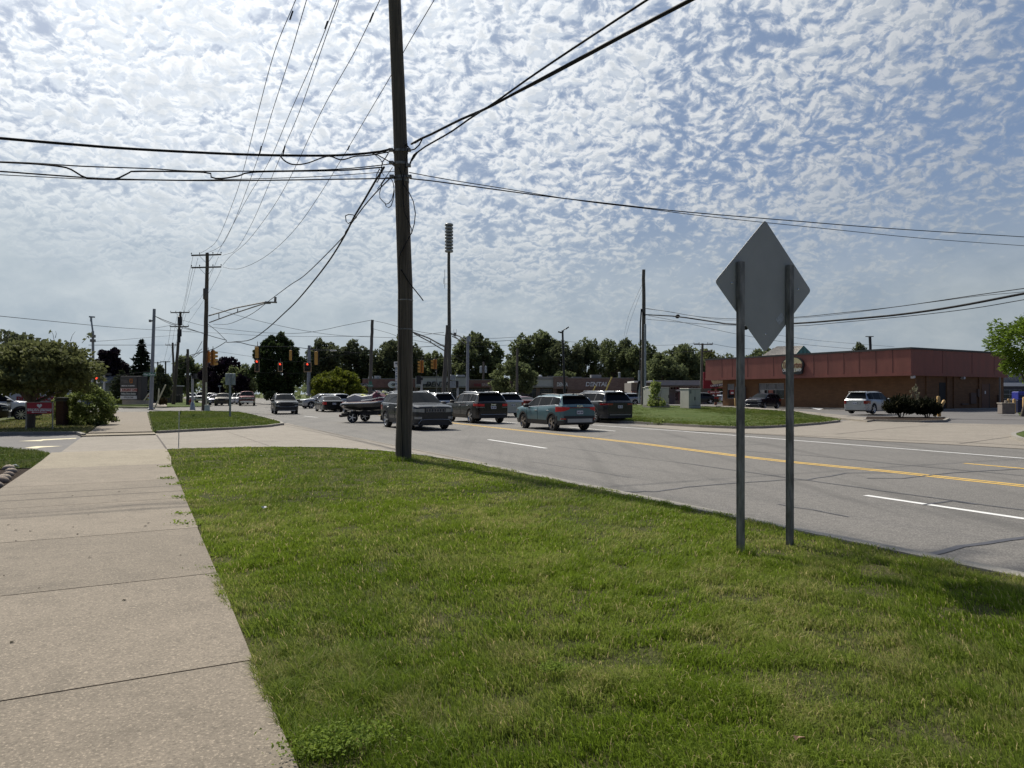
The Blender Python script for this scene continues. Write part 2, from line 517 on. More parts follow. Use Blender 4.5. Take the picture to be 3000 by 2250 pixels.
def M_wood(name, c0, c1, c2):
    m, t, b = base(name)
    tc = t.node("ShaderNodeTexCoord").outputs["Object"]
    mp = t.node("ShaderNodeMapping"); t.l.new(tc, mp.inputs[0]); mp.inputs["Scale"].default_value = (22, 22, 0.55)
    gr = t.noise(mp.outputs[0], 1.6, 7, 0.7, 0.4)
    mp2 = t.node("ShaderNodeMapping"); t.l.new(tc, mp2.inputs[0]); mp2.inputs["Scale"].default_value = (3, 3, 0.5)
    bl = t.noise(mp2.outputs[0], 1.3, 4, 0.6)
    mp3 = t.node("ShaderNodeMapping"); t.l.new(tc, mp3.inputs[0]); mp3.inputs["Scale"].default_value = (26, 26, 0.22)
    ck = t.noise(mp3.outputs[0], 1.0, 3, 0.5)
    c = t.mix(t.step(gr, 0.3, 0.7), c0, c1); c = t.mix(t.math('MULTIPLY', t.step(bl, 0.45, 0.7), 0.6), c, c2)
    c = t.mix(t.math('MULTIPLY', t.step(ck, 0.36, 0.30), 0.85), c, tuple(x * 0.2 for x in c0))
    t.l.new(c, b.inputs["Base Color"]); b.inputs["Roughness"].default_value = 0.9
    bp = t.node("ShaderNodeBump"); bp.inputs["Strength"].default_value = 0.6; bp.inputs["Distance"].default_value = 0.015
    t.l.new(gr, bp.inputs["Height"]); t.l.new(bp.outputs[0], b.inputs["Normal"])
    _M[name] = m
    return m


m_asph = M_asphalt("worn_grey_asphalt", (0.132, 0.124, 0.112), (0.172, 0.160, 0.144), 0.95)
m_lot = M_asphalt("lot_asphalt", (0.118, 0.110, 0.106), (0.155, 0.146, 0.138), 0.45, False)
m_conc = M_concrete("sidewalk_concrete", (0.196, 0.163, 0.121), (0.238, 0.198, 0.149))
m_conc2 = M_concrete("drive_concrete", (0.25, 0.22, 0.178), (0.30, 0.262, 0.215))
m_conc3 = M_concrete("tan_concrete", (0.265, 0.224, 0.158), (0.31, 0.264, 0.19))
m_kerb = M_concrete("kerb_concrete", (0.27, 0.25, 0.215), (0.33, 0.305, 0.26))
m_turf = M_turf("lawn_turf", (0.072, 0.082, 0.026), (0.10, 0.10, 0.04), (0.13, 0.11, 0.06))
m_turf2 = M_turf("mown_lawn", (0.075, 0.115, 0.028), (0.105, 0.14, 0.04), (0.15, 0.15, 0.065))
m_mulch = M_turf("dark_mulch", (0.035, 0.024, 0.018), (0.05, 0.035, 0.025), (0.07, 0.05, 0.035))
m_dryturf = M_turf("dry_lawn", (0.20, 0.19, 0.075), (0.28, 0.235, 0.12), (0.13, 0.17, 0.05))
m_ground = M_turf("distant_ground", (0.10, 0.13, 0.04), (0.13, 0.14, 0.06), (0.15, 0.14, 0.08))
m_white = M("white_road_paint", (0.80, 0.79, 0.76), 0.7, var=0.10, scale=6)
m_yellow = M("yellow_road_paint", (0.78, 0.49, 0.09), 0.7, var=0.14, scale=5)
m_pale_y = M("faded_cream_paint", (0.74, 0.66, 0.44), 0.8, var=0.15, scale=5)
m_tar = M("tar_seal", (0.075, 0.075, 0.085), 0.6, var=0.25, scale=8)
m_joint = M("dark_slab_joint", (0.10, 0.085, 0.075), 0.95, var=0.3, scale=12)  # dark colour of slab joints and tooled grooves
m_pole = M_wood("weathered_pole_wood", (0.045, 0.036, 0.027), (0.17, 0.140, 0.105), (0.085, 0.080, 0.062))
m_pole2 = M_wood("grey_pole_wood", (0.10, 0.088, 0.075), (0.17, 0.155, 0.135), (0.08, 0.07, 0.06))
m_galv = M("galvanised_steel", (0.34, 0.37, 0.39), 0.5, 0.6, 0.35, 9, stretch=(1, 1, 0.35), detail=8)
m_galvd = M("dull_galvanised_post", (0.205, 0.197, 0.185), 0.55, 0.25, 0.6, 7, stretch=(2, 2, 0.6), detail=9)
m_alu = M("bare_sign_aluminium", (0.40, 0.40, 0.385), 0.6, 0.1, 0.10, 2.0)
m_grey_pole = M("painted_grey_pole", (0.27, 0.285, 0.31), 0.5, 0.2, 0.08)
m_black = M("black_plastic", (0.022, 0.022, 0.024), 0.5, var=0.2)
m_cable = M("black_cable_sheath", (0.014, 0.014, 0.016), 0.75, var=0.2, spec=0.2)
m_wire = M("weathered_wire", (0.035, 0.036, 0.04), 0.85, 0.0, 0.2, spec=0.15)
m_bark = M("tree_bark", (0.10, 0.082, 0.065), 0.95, var=0.35, scale=6, stretch=(4, 4, 0.7))
m_chrome = M("chrome_trim", (0.72, 0.73, 0.75), 0.15, 1.0, 0.03)
m_silver = M("alloy_rim", (0.60, 0.61, 0.63), 0.28, 0.85, 0.06)
m_rubber = M("tyre_rubber", (0.022, 0.022, 0.023), 0.85, var=0.2, scale=20)
m_glass = M("dark_tinted_glass", (0.008, 0.009, 0.011), 0.06, 0, 0, spec=0.3)
m_wind = M("windscreen_glass", (0.008, 0.011, 0.014), 0.06, 0, 0, spec=0.2)
m_lampw = M("headlamp_lens", (0.27, 0.28, 0.29), 0.12, 0.3, 0.1, 30, spec=0.8)
m_lampr = M("tail_lamp_red", (0.26, 0.008, 0.010), 0.15, 0, 0.2, 12, coat=0.8)
m_brake = M_emit("lit_brake_lamp", (0.30, 0.008, 0.008), 0.14)
m_plate = M("number_plate_white", (0.62, 0.64, 0.68), 0.4, 0, 0.15, 25)
for g_ in (m_glass, m_wind):
    g_.node_tree.nodes['Principled BSDF'].inputs['IOR'].default_value = 1.22
m_under = M("car_underside", (0.012, 0.012, 0.012), 0.95, var=0)

# ------------------------------------------------------------------ ground, road, walks
def xy(*pts):
    return [(q.x, q.y) for q in pts]


def struct(name, mb, mats, smooth=None):
    return tag(mb.build(name, mats, smooth=smooth), kind="structure")


struct("ground", MB().add([(-1500, -300, -0.06), (1500, -300, -0.06), (1500, 3000, -0.06), (-1500, 3000, -0.06)], [(0, 1, 2, 3)]), m_ground)

# the main road with the junction; the kerb line on this side is at t = 6.6
road = MB()
road.prism(xy(RF(-60, 6.3), RF(14.7, 6.35), RF(19.5, 6.2), RF(28, 6.2), RF(40, 6.3), RF(64, 7.0), RF(70, 2), RF(72, -120), RF(92, -120), RF(93, 3), RF(98, 8), RF(420, 17),
               RF(420, 42), RF(105, 36), RF(100, 200), RF(70, 200), RF(60, 42), RF(45, 27.5), RF(36, 28), RF(-60, 28)), -0.05, 0.0)
road_o = struct("road", road, m_asph)
lot = MB()
lot.prism(xy(Vector((9, 43)), Vector((60, 20)), Vector((120, 40)), Vector((120, 175)), Vector((-45, 175)), Vector((-26, 100))), -0.05, -0.006)
struct("parking_lot", lot, m_lot)

lines = MB(); yl = MB(); cr = MB()
dy = [G(*q) for q in [(1350, 1242), (1500, 1258.5), (1740, 1284), (1900, 1302), (2000, 1315), (2178, 1338), (2320, 1354), (2630, 1384), (3000, 1424)]]
dd = (dy[0] - dy[1]).normalized()
dy = [dy[0] + dd * 26] + dy + [dy[-1] - D_ * 14]
yl.ribbon(dy, 0.06, 0.165, 0.004, 0.004); yl.ribbon(dy, -0.165, -0.06, 0.004, 0.004)
yl.ribbon([G(2825, 1357.5), G(3000, 1373), G(3000, 1373) - D_ * 1.2], -0.06, 0.06, 0.004, 0.004)
for a, b in (((1431, 1288), (1600, 1313.5)), ((2536, 1451.5), (3000, 1520)), ((1665, 1251), (1803, 1263)), ((1417, 1231), (1518, 1240)), ((891, 1219), (930, 1223))):
    a, b = G(*a), G(*b)
    if b.y < 10:
        b = b + (b - a).normalized() * 2
    lines.ribbon([a, b], -0.065, 0.065, 0.004, 0.004)
wl = [G(*q) for q in [(1735, 1245), (1836, 1252.5), (2000, 1263.5), (2290, 1287), (2500, 1303.5), (2800, 1327), (3000, 1343)]]
lines.ribbon(wl + [wl[-1] - D_ * 12], -0.065, 0.065, 0.004, 0.004)
for s0 in range(100, 300, 12):
    lines.ribbon([RF(s0, 18 + s0 * 0.012), RF(s0 + 3.5, 18.1 + s0 * 0.012)], -0.07, 0.07, 0.004, 0.004)
o = lines.build("lane_marking", m_white, road_o)
o = yl.build("centre_line", m_yellow, road_o)
rng = random.Random(5)
def crack(pts, w):
    ps = [G(*q) for q in pts]; out = []
    for a, b in zip(ps, ps[1:]):
        n = max(2, int((b - a).length / 0.35))
        for k in range(n):
            q = a.lerp(b, k / n); out.append(q + Vector((rng.uniform(-1, 1), rng.uniform(-1, 1), 0)) * 0.035)
    out.append(ps[-1])
    cr.ribbon(out, -w / 2, w / 2, 0.006, 0.006)
for pts, w_ in ((((2000, 1429), (2155, 1416), (2292, 1406), (2366, 1407), (2475, 1386), (2616, 1386)), 0.045),
                (((2000, 1357), (2206, 1386), (2366, 1407), (2573, 1437), (2802, 1469), (3000, 1495), (3300, 1540)), 0.04),
                (((2183, 1322), (2400, 1337), (2687, 1366), (3000, 1394), (3300, 1420)), 0.04),
                (((2719, 1629), (2825, 1603), (3000, 1575), (3300, 1530)), 0.085), (((2278, 1477), (2380, 1495), (2487, 1515)), 0.03),
                (((2704, 1480), (2790, 1469), (2860, 1478)), 0.05), (((2538, 1402), (2647, 1402), (2790, 1386), (2893, 1380), (3000, 1374)), 0.05),
                (((1761, 1436), (1850, 1441), (1920, 1440), (1976, 1433), (2000, 1430)), 0.05), (((1810, 1446), (1880, 1441)), 0.04),
                (((1350, 1297), (1453, 1297), (1585, 1296), (1738, 1284)), 0.03), (((1556, 1353), (1740, 1382), (1850, 1400)), 0.018),
                (((1620, 1306), (1800, 1332), (2000, 1357)), 0.02), (((2400, 1291), (2520, 1300), (2700, 1318)), 0.03), (((1740, 1284), (1800, 1274), (1900, 1275), (2100, 1284)), 0.03),
                (((2020, 1312), (2120, 1308), (2250, 1300)), 0.03)):
    crack(pts, w_)
cr.build("crack_sealant", m_tar, road_o)

# sidewalk on this side
walk = MB(); gaps = MB()
T0, T1 = -1.98, 0.55
ws = [-12.2, -9.8, -7.4, -5.0, -2.6, -0.4, 1.9, 4.2, 6.38, 8.65, 11.2, 13.75, 16.9]
for a, b in zip(ws, ws[1:]):
    walk.prism(xy(RF(a + 0.008, T0), RF(b - 0.008, T0), RF(b - 0.008, T1 + rng.uniform(-.01, .01)), RF(a + 0.008, T1)), -0.04, 0.11, rng.choice((0, 1, 2)))
    gaps.prism(xy(RF(b - 0.012, T0), RF(b + 0.012, T0), RF(b + 0.012, T1), RF(b - 0.012, T1)), -0.04, 0.098)
m_conc_b = M_concrete("sidewalk_concrete_b", (0.182, 0.151, 0.112), (0.225, 0.187, 0.14))
m_conc_c = M_concrete("sidewalk_concrete_c", (0.208, 0.173, 0.129), (0.25, 0.208, 0.157))
walk_o = struct("sidewalk", walk, [m_conc, m_conc_b, m_conc_c])
gaps.build("slab_joint", m_joint, walk_o)
fine = MB()
for s in (12.0, 12.7):
    fine.ribbon([RF(s, T0), RF(s + 0.03, T1)], -0.012, 0.012, 0.112, 0.112)
fine.build("tooled_groove", m_joint, walk_o)
tan_ = MB()
tan_.prism(xy(RF(16.91, -1.98), RF(19.0, -2.0), RF(21.45, -2.05), RF(21.45, 0.58), RF(18.6, 0.60), RF(16.91, 0.55)), -0.04, 0.108)
tan_.prism(xy(RF(30.3, -2.0), RF(31.6, -1.95), RF(31.6, 0.42), RF(30.3, 0.45)), -0.04, 0.075)
struct("sidewalk_ramp", tan_, m_conc3)
fl_ = MB()
for k in range(34):
    s, t = rng.uniform(1.6, 13), rng.uniform(-1.7, .45); q = RF(s, t); a = rng.uniform(0, 6.28); L = rng.uniform(.008, .022)
    fl_.add([(q.x + L * math.cos(a + j) * (1 if j % 2 else .5), q.y + L * math.sin(a + j) * (1 if j % 2 else .5), .1125 + .004 * (j % 3)) for j in range(6)], [(0, 1, 2, 3, 4, 5)])
fl_.build("leaf_scrap", M("leaf_scrap_dark", (.05, .042, .022), .9, 0, .4, 30), walk_o)
far_walk = MB()
prev = 31.61
for s in (35.4, 39.2, 43, 47, 51, 55, 59, 63, 67.4):
    far_walk.prism(xy(RF(prev, -1.85), RF(s - 0.02, -1.8), RF(s - 0.02, 0.32), RF(prev, 0.36)), -0.04, 0.11); prev = s
struct("far_sidewalk", far_walk, m_conc)

# driveway: concrete apron by the road, asphalt on the car-park side
ap = MB()
ap.prism(xy(RF(21.47, -1.95), RF(21.47, 0.57), RF(21.9, 0.6), RF(21.9, 3.2), RF(20.6, 4.6), RF(18.5, 5.7), RF(14.6, 6.34), RF(14.6, 6.95), RF(28, 6.8), RF(39.5, 6.9), RF(39.5, 6.4), RF(36.0, 5.4), RF(34.0, 3.5), RF(32.3, 0.4), RF(30.28, 0.4), RF(30.28, -1.95)), -0.04, 0.03)
ap_o = struct("driveway", ap, m_conc2)
apj = MB()
for a, b, w_ in ((RF(21.9, .62), RF(30.3, .48), 0.05), (RF(24.6, -1.9), RF(24.6, 6.3), 0.02), (RF(28.1, -1.9), RF(27.6, 6.3), 0.02), (RF(15.5, 6.42), RF(38.5, 6.22), 0.025), (RF(22.5, 3.4), RF(31.8, 3.1), 0.02), (RF(15, 6.8), RF(38.5, 6.62), 0.03)):
    apj.ribbon([a, b], -w_ / 2, w_ / 2, 0.034, 0.034)
apj.build("slab_joint", m_joint, ap_o)
dl = MB(); dl.prism(xy(RF(21.3, -2.1), RF(21.5, -1.97), RF(30.4, -1.97), RF(32.6, -2.3), RF(33, -9), RF(42, -9), RF(70, -9), RF(70, -60), RF(10, -60), RF(20, -9)), -0.04, 0.012)
dl_o = struct("pharmacy_drive", dl, m_lot)
ar = MB()
def gpoly(mb, px, z):
    mb.add([G(u, v, z) for u, v in px], [tuple(range(len(px)))])
gpoly(ar, [(52, 1292.3), (118, 1288.5), (124, 1287), (223, 1283), (224, 1285), (128, 1290), (120, 1292.5)], 0.017)
gpoly(ar, [(72, 1312), (108, 1307), (184, 1306.5), (150, 1309), (120, 1311), (105, 1314)], 0.017)
ar.build("painted_arrow", m_pale_y, dl_o)

# kerbs
kb = MB()
k_near = [RF(-60, 6.42), RF(10, 6.42), RF(14.2, 6.38), RF(16.5, 6.1), RF(18.4, 5.65), RF(20.1, 4.7), RF(21.1, 3.3), RF(21.5, 1.6), RF(21.5, 0.6)]
kb.ribbon(k_near, -0.02, 0.16, -0.02, 0.10)
k_isl = [RF(31.7, 0.5), RF(32.6, 1.8), RF(33.6, 3.6), RF(35.2, 5.2), RF(37.2, 6.2), RF(40, 6.55), RF(52, 7.0), RF(62, 7.05), RF(65.5, 6.0), RF(67.3, 3.5), RF(67.6, 0.5)]
kb.ribbon(k_isl, -0.01, 0.16, -0.02, 0.13)
k_ver = [RF(30.6, -2.0), RF(32.4, -2.3), RF(33.2, -4.5), RF(33.6, -8), RF(33.8, -13)]
kb.ribbon(k_ver, -0.01, 0.15, -0.02, 0.13)
struct("kerb", kb, m_kerb)

# lawns on this side
lw = MB()
near_poly = [RF(-14, 0.56)] + [RF(s, 0.56) for s in range(-10, 18, 2)] + [RF(18, 0.62), RF(20.4, 0.6), RF(21.48, 0.6), RF(21.48, 1.6), RF(21.08, 3.28), RF(20.08, 4.68), RF(18.38, 5.63), RF(16.5, 6.08), RF(14.2, 6.36), RF(10, 6.40), RF(-14, 6.40)]
lw.prism(xy(*near_poly), -0.04, 0.08)
struct("lawn", lw, m_turf)
isl = MB()
isl_poly = [RF(31.72, 0.42)] + [Vector((q.x, q.y, 0)) for q in k_isl[1:]]
isl.prism(xy(*isl_poly), -0.04, 0.115)
struct("island_lawn", isl, m_turf2)
ver = MB()
ver_poly = [RF(31.7, -1.96), RF(32.6, -2.3), RF(33.3, -4.5), RF(33.7, -8), RF(33.9, -13), RF(40, -13.5), RF(41, -7.8), RF(46, -7), RF(66, -6), RF(67, -1.9)]
ver.prism(xy(*ver_poly), -0.04, 0.115)
struct("verge_lawn", ver, m_dryturf)
left_lawn = MB()
ll_poly = [RF(17.5, -2.02), RF(21.3, -2.06), RF(22.5, -2.55), RF(24.3, -3.6), RF(27, -9), RF(17.5, -9)]
left_lawn.prism(xy(*ll_poly), -0.04, 0.09)
struct("corner_lawn", left_lawn, m_turf2)
bed = MB(); bed.prism(xy(RF(2, -2.0), RF(17.48, -2.02), RF(17.48, -9), RF(2, -9)), -0.04, 0.07)
struct("planting_bed", bed, m_mulch)
cl = MB(); cl.prism(xy(RF(93.4, -1), RF(94.2, 5.5), RF(98, 7.6), RF(180, 10.5), RF(180, -40), RF(93.4, -80)), -0.04, 0.08)
struct("corner_verge", cl, m_turf2)
cw = MB(); cw.prism(xy(RF(95, 0.6), RF(180, 3), RF(180, 5), RF(95, 2.6)), 0, 0.086); cw.prism(xy(RF(94, -70), RF(95.5, -70), RF(95.5, 1), RF(94, 1)), 0, 0.086)
struct("corner_sidewalk", cw, m_conc2)
fv = MB(); fv.prism(xy(RF(105, 34), RF(300, 45), RF(300, 130), RF(104, 120)), -0.04, 0.08)
struct("far_corner_lawn", fv, m_turf2)

# far side of the road: lawn that rises a little, driveway, kerb
k_far_px = [(1640, 1225, 0.12), (1740, 1229, 0.12), (1836, 1233.5, 0.12), (1950, 1240, 0.12), (2050, 1245.5, 0.12), (2145, 1249, 0.12), (2230, 1248.5, 0.12), (2320, 1244, 0.12), (2400, 1238, 0.12), (2462, 1231, 0.12)]
k_far = [G(u, v, z) for u, v, z in k_far_px]
kf = MB(); kf.ribbon(k_far, -0.16, 0.0, -0.02, 0.125)
k_isl2 = [G(2530, 1229, 0.1), G(2600, 1231, 0.1), G(2700, 1233, 0.1), G(2770, 1231.5, 0.1), G(2782, 1226, 0.1), G(2768, 1222, 0.1)]
kf.ribbon(k_isl2, -0.15, 0.0, -0.02, 0.125)
k_rt = [G(3080, 1257, 0.1), G(2990, 1262, 0.1), G(2962, 1270, 0.1), G(2962, 1276, 0.1), G(2985, 1284, 0.1), G(3060, 1300, 0.1), G(3200, 1322, 0.1)]
kf.ribbon(k_rt, -0.16, 0.0, -0.02, 0.125)
struct("far_kerb", kf, m_kerb)
fl = MB()
front = [Vector((q.x, q.y, 0.115)) for q in k_far]
backpx = [(1640, 1190, 68), (1740, 1188, 68), (1810, 1186, 68), (1850, 1185.5, 69), (1920, 1186, 68), (2000, 1189, 66), (2090, 1193, 64), (2180, 1199, 60), (2330, 1213, 52), (2463, 1229, 40.6)]
back = [P3(*q) for q in backpx]
nr = 6; vs = []; fs = []
for i in range(len(front)):
    for k in range(nr):
        vs.append(front[i].lerp(back[i], k / (nr - 1)))
for i in range(len(front) - 1):
    for k in range(nr - 1):
        fs.append((i * nr + k, (i + 1) * nr + k, (i + 1) * nr + k + 1, i * nr + k + 1))
fl.add(vs, fs)
struct("far_lawn", fl, m_turf2, smooth=180)
fsw = MB()
a_ = [P3(2100, 1192.5, 66), P3(2180, 1197, 62), P3(2330, 1210.5, 53), P3(2480, 1227, 43.5), P3(2540, 1233, 40)]
b_ = [P3(2130, 1190.5, 69), P3(2200, 1194, 65), P3(2360, 1206, 56.5), P3(2510, 1221, 47), P3(2590, 1228, 43)]
up = Vector((0, 0, .02)); dn = Vector((0, 0, -.6))
for i in range(4):
    A, B, C_, Dd = a_[i] + up, a_[i + 1] + up, b_[i + 1] + up, b_[i] + up
    fsw.add([A, B, C_, Dd, A + dn, B + dn, C_ + dn, Dd + dn], [(0, 1, 2, 3), (0, 4, 5, 1), (2, 6, 7, 3)] + ([(1, 5, 6, 2)] if i == 3 else []))
struct("cafe_walk", fsw, m_conc2)
fd = MB()
fd.add([G(u, v, 0.012) for u, v in [(1836, 1246), (2020, 1262), (2300, 1276), (2560, 1291.5), (2800, 1303), (3000, 1315), (3300, 1330), (3300, 1250), (3000, 1244), (2700, 1238), (2500, 1231), (2440, 1234), (2340, 1245), (2250, 1251), (2145, 1252.5), (2000, 1246)]], [tuple(range(16))])
fd_o = struct("cafe_driveway", fd, m_conc2)
fj = MB()
for px, w_ in ((((2000, 1262), (2300, 1275), (2560, 1287), (2800, 1296), (3100, 1311)), 0.04), (((2450, 1273), (2600, 1257), (2720, 1246)), 0.03), (((2500, 1236.5), (2700, 1243), (3000, 1249)), 0.04), (((2810, 1302), (2930, 1285), (3000, 1275)), 0.03)):
    fj.ribbon([G(u, v) for u, v in px], -w_, w_, 0.016, 0.016)
fj.build("slab_joint", m_joint, fd_o)
mb_ = MB(); mb_.prism(xy(G(2535, 1229, .1), G(2600, 1230.7, .1), G(2700, 1232.5, .1), G(2768, 1231, .1), G(2778, 1226, .1), G(2760, 1222, .1), G(2540, 1220, .1)), -0.04, 0.1)
struct("shrub_bed", mb_, m_mulch)
rc = MB(); rc.prism(xy(G(3080, 1257, .1), G(2992, 1262.5, .1), G(2968, 1270, .1), G(2970, 1276, .1), G(2990, 1283.5, .1), G(3060, 1299, .1), G(3200, 1320, .1), G(3400, 1300, .1)), -0.04, 0.115)
struct("right_corner_lawn", rc, m_turf2)
cl2 = MB(); cl2.prism(xy(Vector((10, 52)), Vector((46, 38)), Vector((70, 42)), Vector((52, 66)), Vector((22, 90)), Vector((14, 80))), -0.03, 0.006)
struct("cafe_lot", cl2, m_lot)


# grass blades: one object nobody could count
def in_poly(P, poly):
    x, y = P[:, 0], P[:, 1]; c = np.zeros(len(P), bool); n = len(poly); j = n - 1
    for i in range(n):
        xi, yi = poly[i]; xj, yj = poly[j]
        cond = ((yi > y) != (yj > y)) & (x < (xj - xi) * (y - yi) / (yj - yi + 1e-12) + xi)
        c ^= cond; j = i
    return c


def vnoise(P, cell, seed):
    """smooth random field on the ground, 0..1"""
    g = np.random.default_rng(1000 + seed).uniform(0, 1, (256, 256)); q = P / cell; i = np.floor(q).astype(int); f = q - i; f = f * f * (3 - 2 * f)
    a, b = i[:, 0] % 256, i[:, 1] % 256; a1, b1 = (a + 1) % 256, (b + 1) % 256
    return (g[a, b] * (1 - f[:, 0]) + g[a1, b] * f[:, 0]) * (1 - f[:, 1]) + (g[a, b1] * (1 - f[:, 0]) + g[a1, b1] * f[:, 0]) * f[:, 1]


def blades(name, poly, bands, zbase, mat, seed, margin=0.06, zfun=None):
    rs = np.random.default_rng(seed); pts = []; hs = []; ws_ = []
    xs = [q[0] for q in poly]; ys = [q[1] for q in poly]
    for y0, y1, den, h, wd in bands:
        y0_, y1_ = max(y0, min(ys)), min(y1, max(ys))
        if y1_ <= y0_:
            continue
        hw = 0.85 * y1_ + 2.2
        x0, x1 = max(min(xs), -hw), min(max(xs), hw)
        n = int((x1 - x0) * (y1_ - y0_) * den)
        if n <= 0:
            continue
        P = np.column_stack([rs.uniform(x0, x1, n), rs.uniform(y0_, y1_, n)])
        P = P[in_poly(P, poly)]; P = P[np.abs(P[:, 0]) < 0.85 * P[:, 1] + 2.2]
        tuft = vnoise(P, 0.16, seed) * 0.5 + vnoise(P, 0.45, seed + 1) * 0.35 + vnoise(P, 1.3, seed + 2) * 0.15
        keep = rs.uniform(0, 1, len(P)) < np.clip(0.30 + 2.2 * (tuft - 0.28), 0.22, 1); P = P[keep]; cl = np.clip(0.25 + 1.75 * (tuft[keep] - 0.12), 0.3, 1.7)
        pts.append(P); hs.append(h * cl * rs.uniform(0.55, 1.35, len(P))); ws_.append(np.full(len(P), wd) * rs.uniform(0.7, 1.3, len(P)))
    P = np.vstack(pts); H = np.concatenate(hs); Wd = np.concatenate(ws_); n = len(P)
    ang = rs.uniform(0, 2 * np.pi, n); lean = rs.uniform(0.2, 1.15, n); la = rs.uniform(0, 2 * np.pi, n) * 0.6 + 1.0 * np.sin(P[:, 0] * 1.5) + P[:, 1] * 0.4
    ax = np.column_stack([np.cos(ang), np.sin(ang)]) * Wd[:, None] * 0.5
    ld = np.column_stack([np.cos(la), np.sin(la)]) * (lean * H)[:, None]
    z = np.full(n, zbase) if zfun is None else zfun(P)
    V = np.zeros((n, 5, 3), np.float32)
    V[:, 0, :2] = P - ax; V[:, 1, :2] = P + ax
    m_ = P + ld * 0.35
    V[:, 2, :2] = m_ + ax * 0.8; V[:, 3, :2] = m_ - ax * 0.8; V[:, 4, :2] = P + ld
    V[:, 0, 2] = z - 0.005; V[:, 1, 2] = z - 0.005; V[:, 2, 2] = z + H * 0.6; V[:, 3, 2] = z + H * 0.6; V[:, 4, 2] = z + H * np.sqrt(np.clip(1 - 0.45 * lean ** 2, 0.2, 1))
    me = bpy.data.meshes.new(name); me.vertices.add(n * 5); me.vertices.foreach_set("co", V.reshape(-1))
    base_ = (np.arange(n) * 5)[:, None]
    loops = np.concatenate([base_ + np.array([0, 1, 2, 3]), base_ + np.array([3, 2, 4])], axis=1).reshape(-1)
    me.loops.add(n * 7); me.loops.foreach_set("vertex_index", loops.astype(np.int32))
    me.polygons.add(n * 2)
    ls = np.column_stack([np.arange(n) * 7, np.arange(n) * 7 + 4]).reshape(-1)
    me.polygons.foreach_set("loop_start", ls.astype(np.int32))
    me.update(calc_edges=True); me.validate()
    me.materials.append(mat)
    o = bpy.data.objects.new(name, me); COL.objects.link(o)
    return o


m_blade = M_grass("grass_blade", (0.190, 0.272, 0.026), (0.285, 0.345, 0.075), (0.48, 0.40, 0.20), 0.44)
m_blade2 = M_grass("mown_blade", (0.13, 0.185, 0.028), (0.175, 0.21, 0.05), (0.26, 0.24, 0.10))
m_blade3 = M_grass("dry_blade", (0.16, 0.19, 0.055), (0.26, 0.23, 0.10), (0.34, 0.28, 0.15))
nearp = [(q.x, q.y) for q in near_poly]
# ragged lawn edges: blades spill a little over the slab and kerb
spill = [(q.x, q.y) for q in [RF(-8, 0.50)] + [RF(s * 0.5 - 4, 0.53 - 0.035 * math.sin(s * 1.7) - 0.03 * math.sin(s * 0.61 + 1)) for s in range(0, 50)] + near_poly[-10:-1] + [RF(14.4 - k * .5, 6.44 + .05 * math.sin(k * 1.3) + .04 * math.sin(k * .47 + 2)) for k in range(46)]]
o = blades("grass", spill, [(1.4, 4.2, 17000, 0.060, 0.0044), (4.2, 6.5, 9500, 0.054, 0.0055), (6.5, 10, 5000, 0.045, 0.0075), (10, 15, 1900, 0.042, 0.011), (15, 24, 950, 0.04, 0.017)], 0.08, m_blade, 3)
tag(o, "long patchy grass of the lawn between the sidewalk and the road", "grass", kind="stuff")
ring = []
for cx_, cy_, rr_ in ((P3(1182, 1347, 16.35).x, 16.25, .42), (P3(2168, 1620, 6.7).x, 6.72, .16), (P3(2306, 1605, 6.98).x, 6.98, .16)):
    pc = [(cx_ + rr_ * math.cos(6.283 * k / 16), cy_ + rr_ * math.sin(6.283 * k / 16)) for k in range(16)]
    o = blades("grass", pc, [(cy_ - 1, cy_ + 1, 1500 if rr_ > .3 else 4200, 0.14 if rr_ > .3 else 0.10, 0.010 if rr_ > .3 else 0.005)], 0.08, m_blade, int(cy_ * 10))
    tag(o, "uncut longer grass around the foot of " + ("the thick wooden pole" if rr_ > .3 else "the first sign post" if cy_ < 6.8 else "the second sign post"), "grass", kind="stuff")
o = blades("grass", [(q.x, q.y) for q in isl_poly], [(24, 70, 260, 0.05, 0.03)], 0.115, m_blade2, 4)
tag(o, "short bright green grass of the island beyond the driveway", "grass", kind="stuff")
o = blades("grass", [(q.x, q.y) for q in ver_poly], [(24, 70, 200, 0.06, 0.035)], 0.115, m_blade3, 5)
tag(o, "dry yellowed grass around the red pharmacy sign", "grass", kind="stuff")
o = blades("grass", [(q.x, q.y) for q in ll_poly], [(8, 24, 1100, 0.06, 0.014)], 0.09, m_blade2, 6)
tag(o, "small corner of bright grass beside the field stones", "grass", kind="stuff")

def far_z(P):
    return np.interp(P[:, 1], [36, 46, 58, 70], [0.115, 0.2, 0.36, 0.52])
flp = [(q.x, q.y) for q in front] + [(q.x, q.y) for q in reversed(back)]
o = blades("grass", flp, [(30, 75, 300, 0.06, 0.032)], 0.115, m_blade2, 8, zfun=far_z)
tag(o, "mown striped grass of the far lawn by the cafe", "grass", kind="stuff")

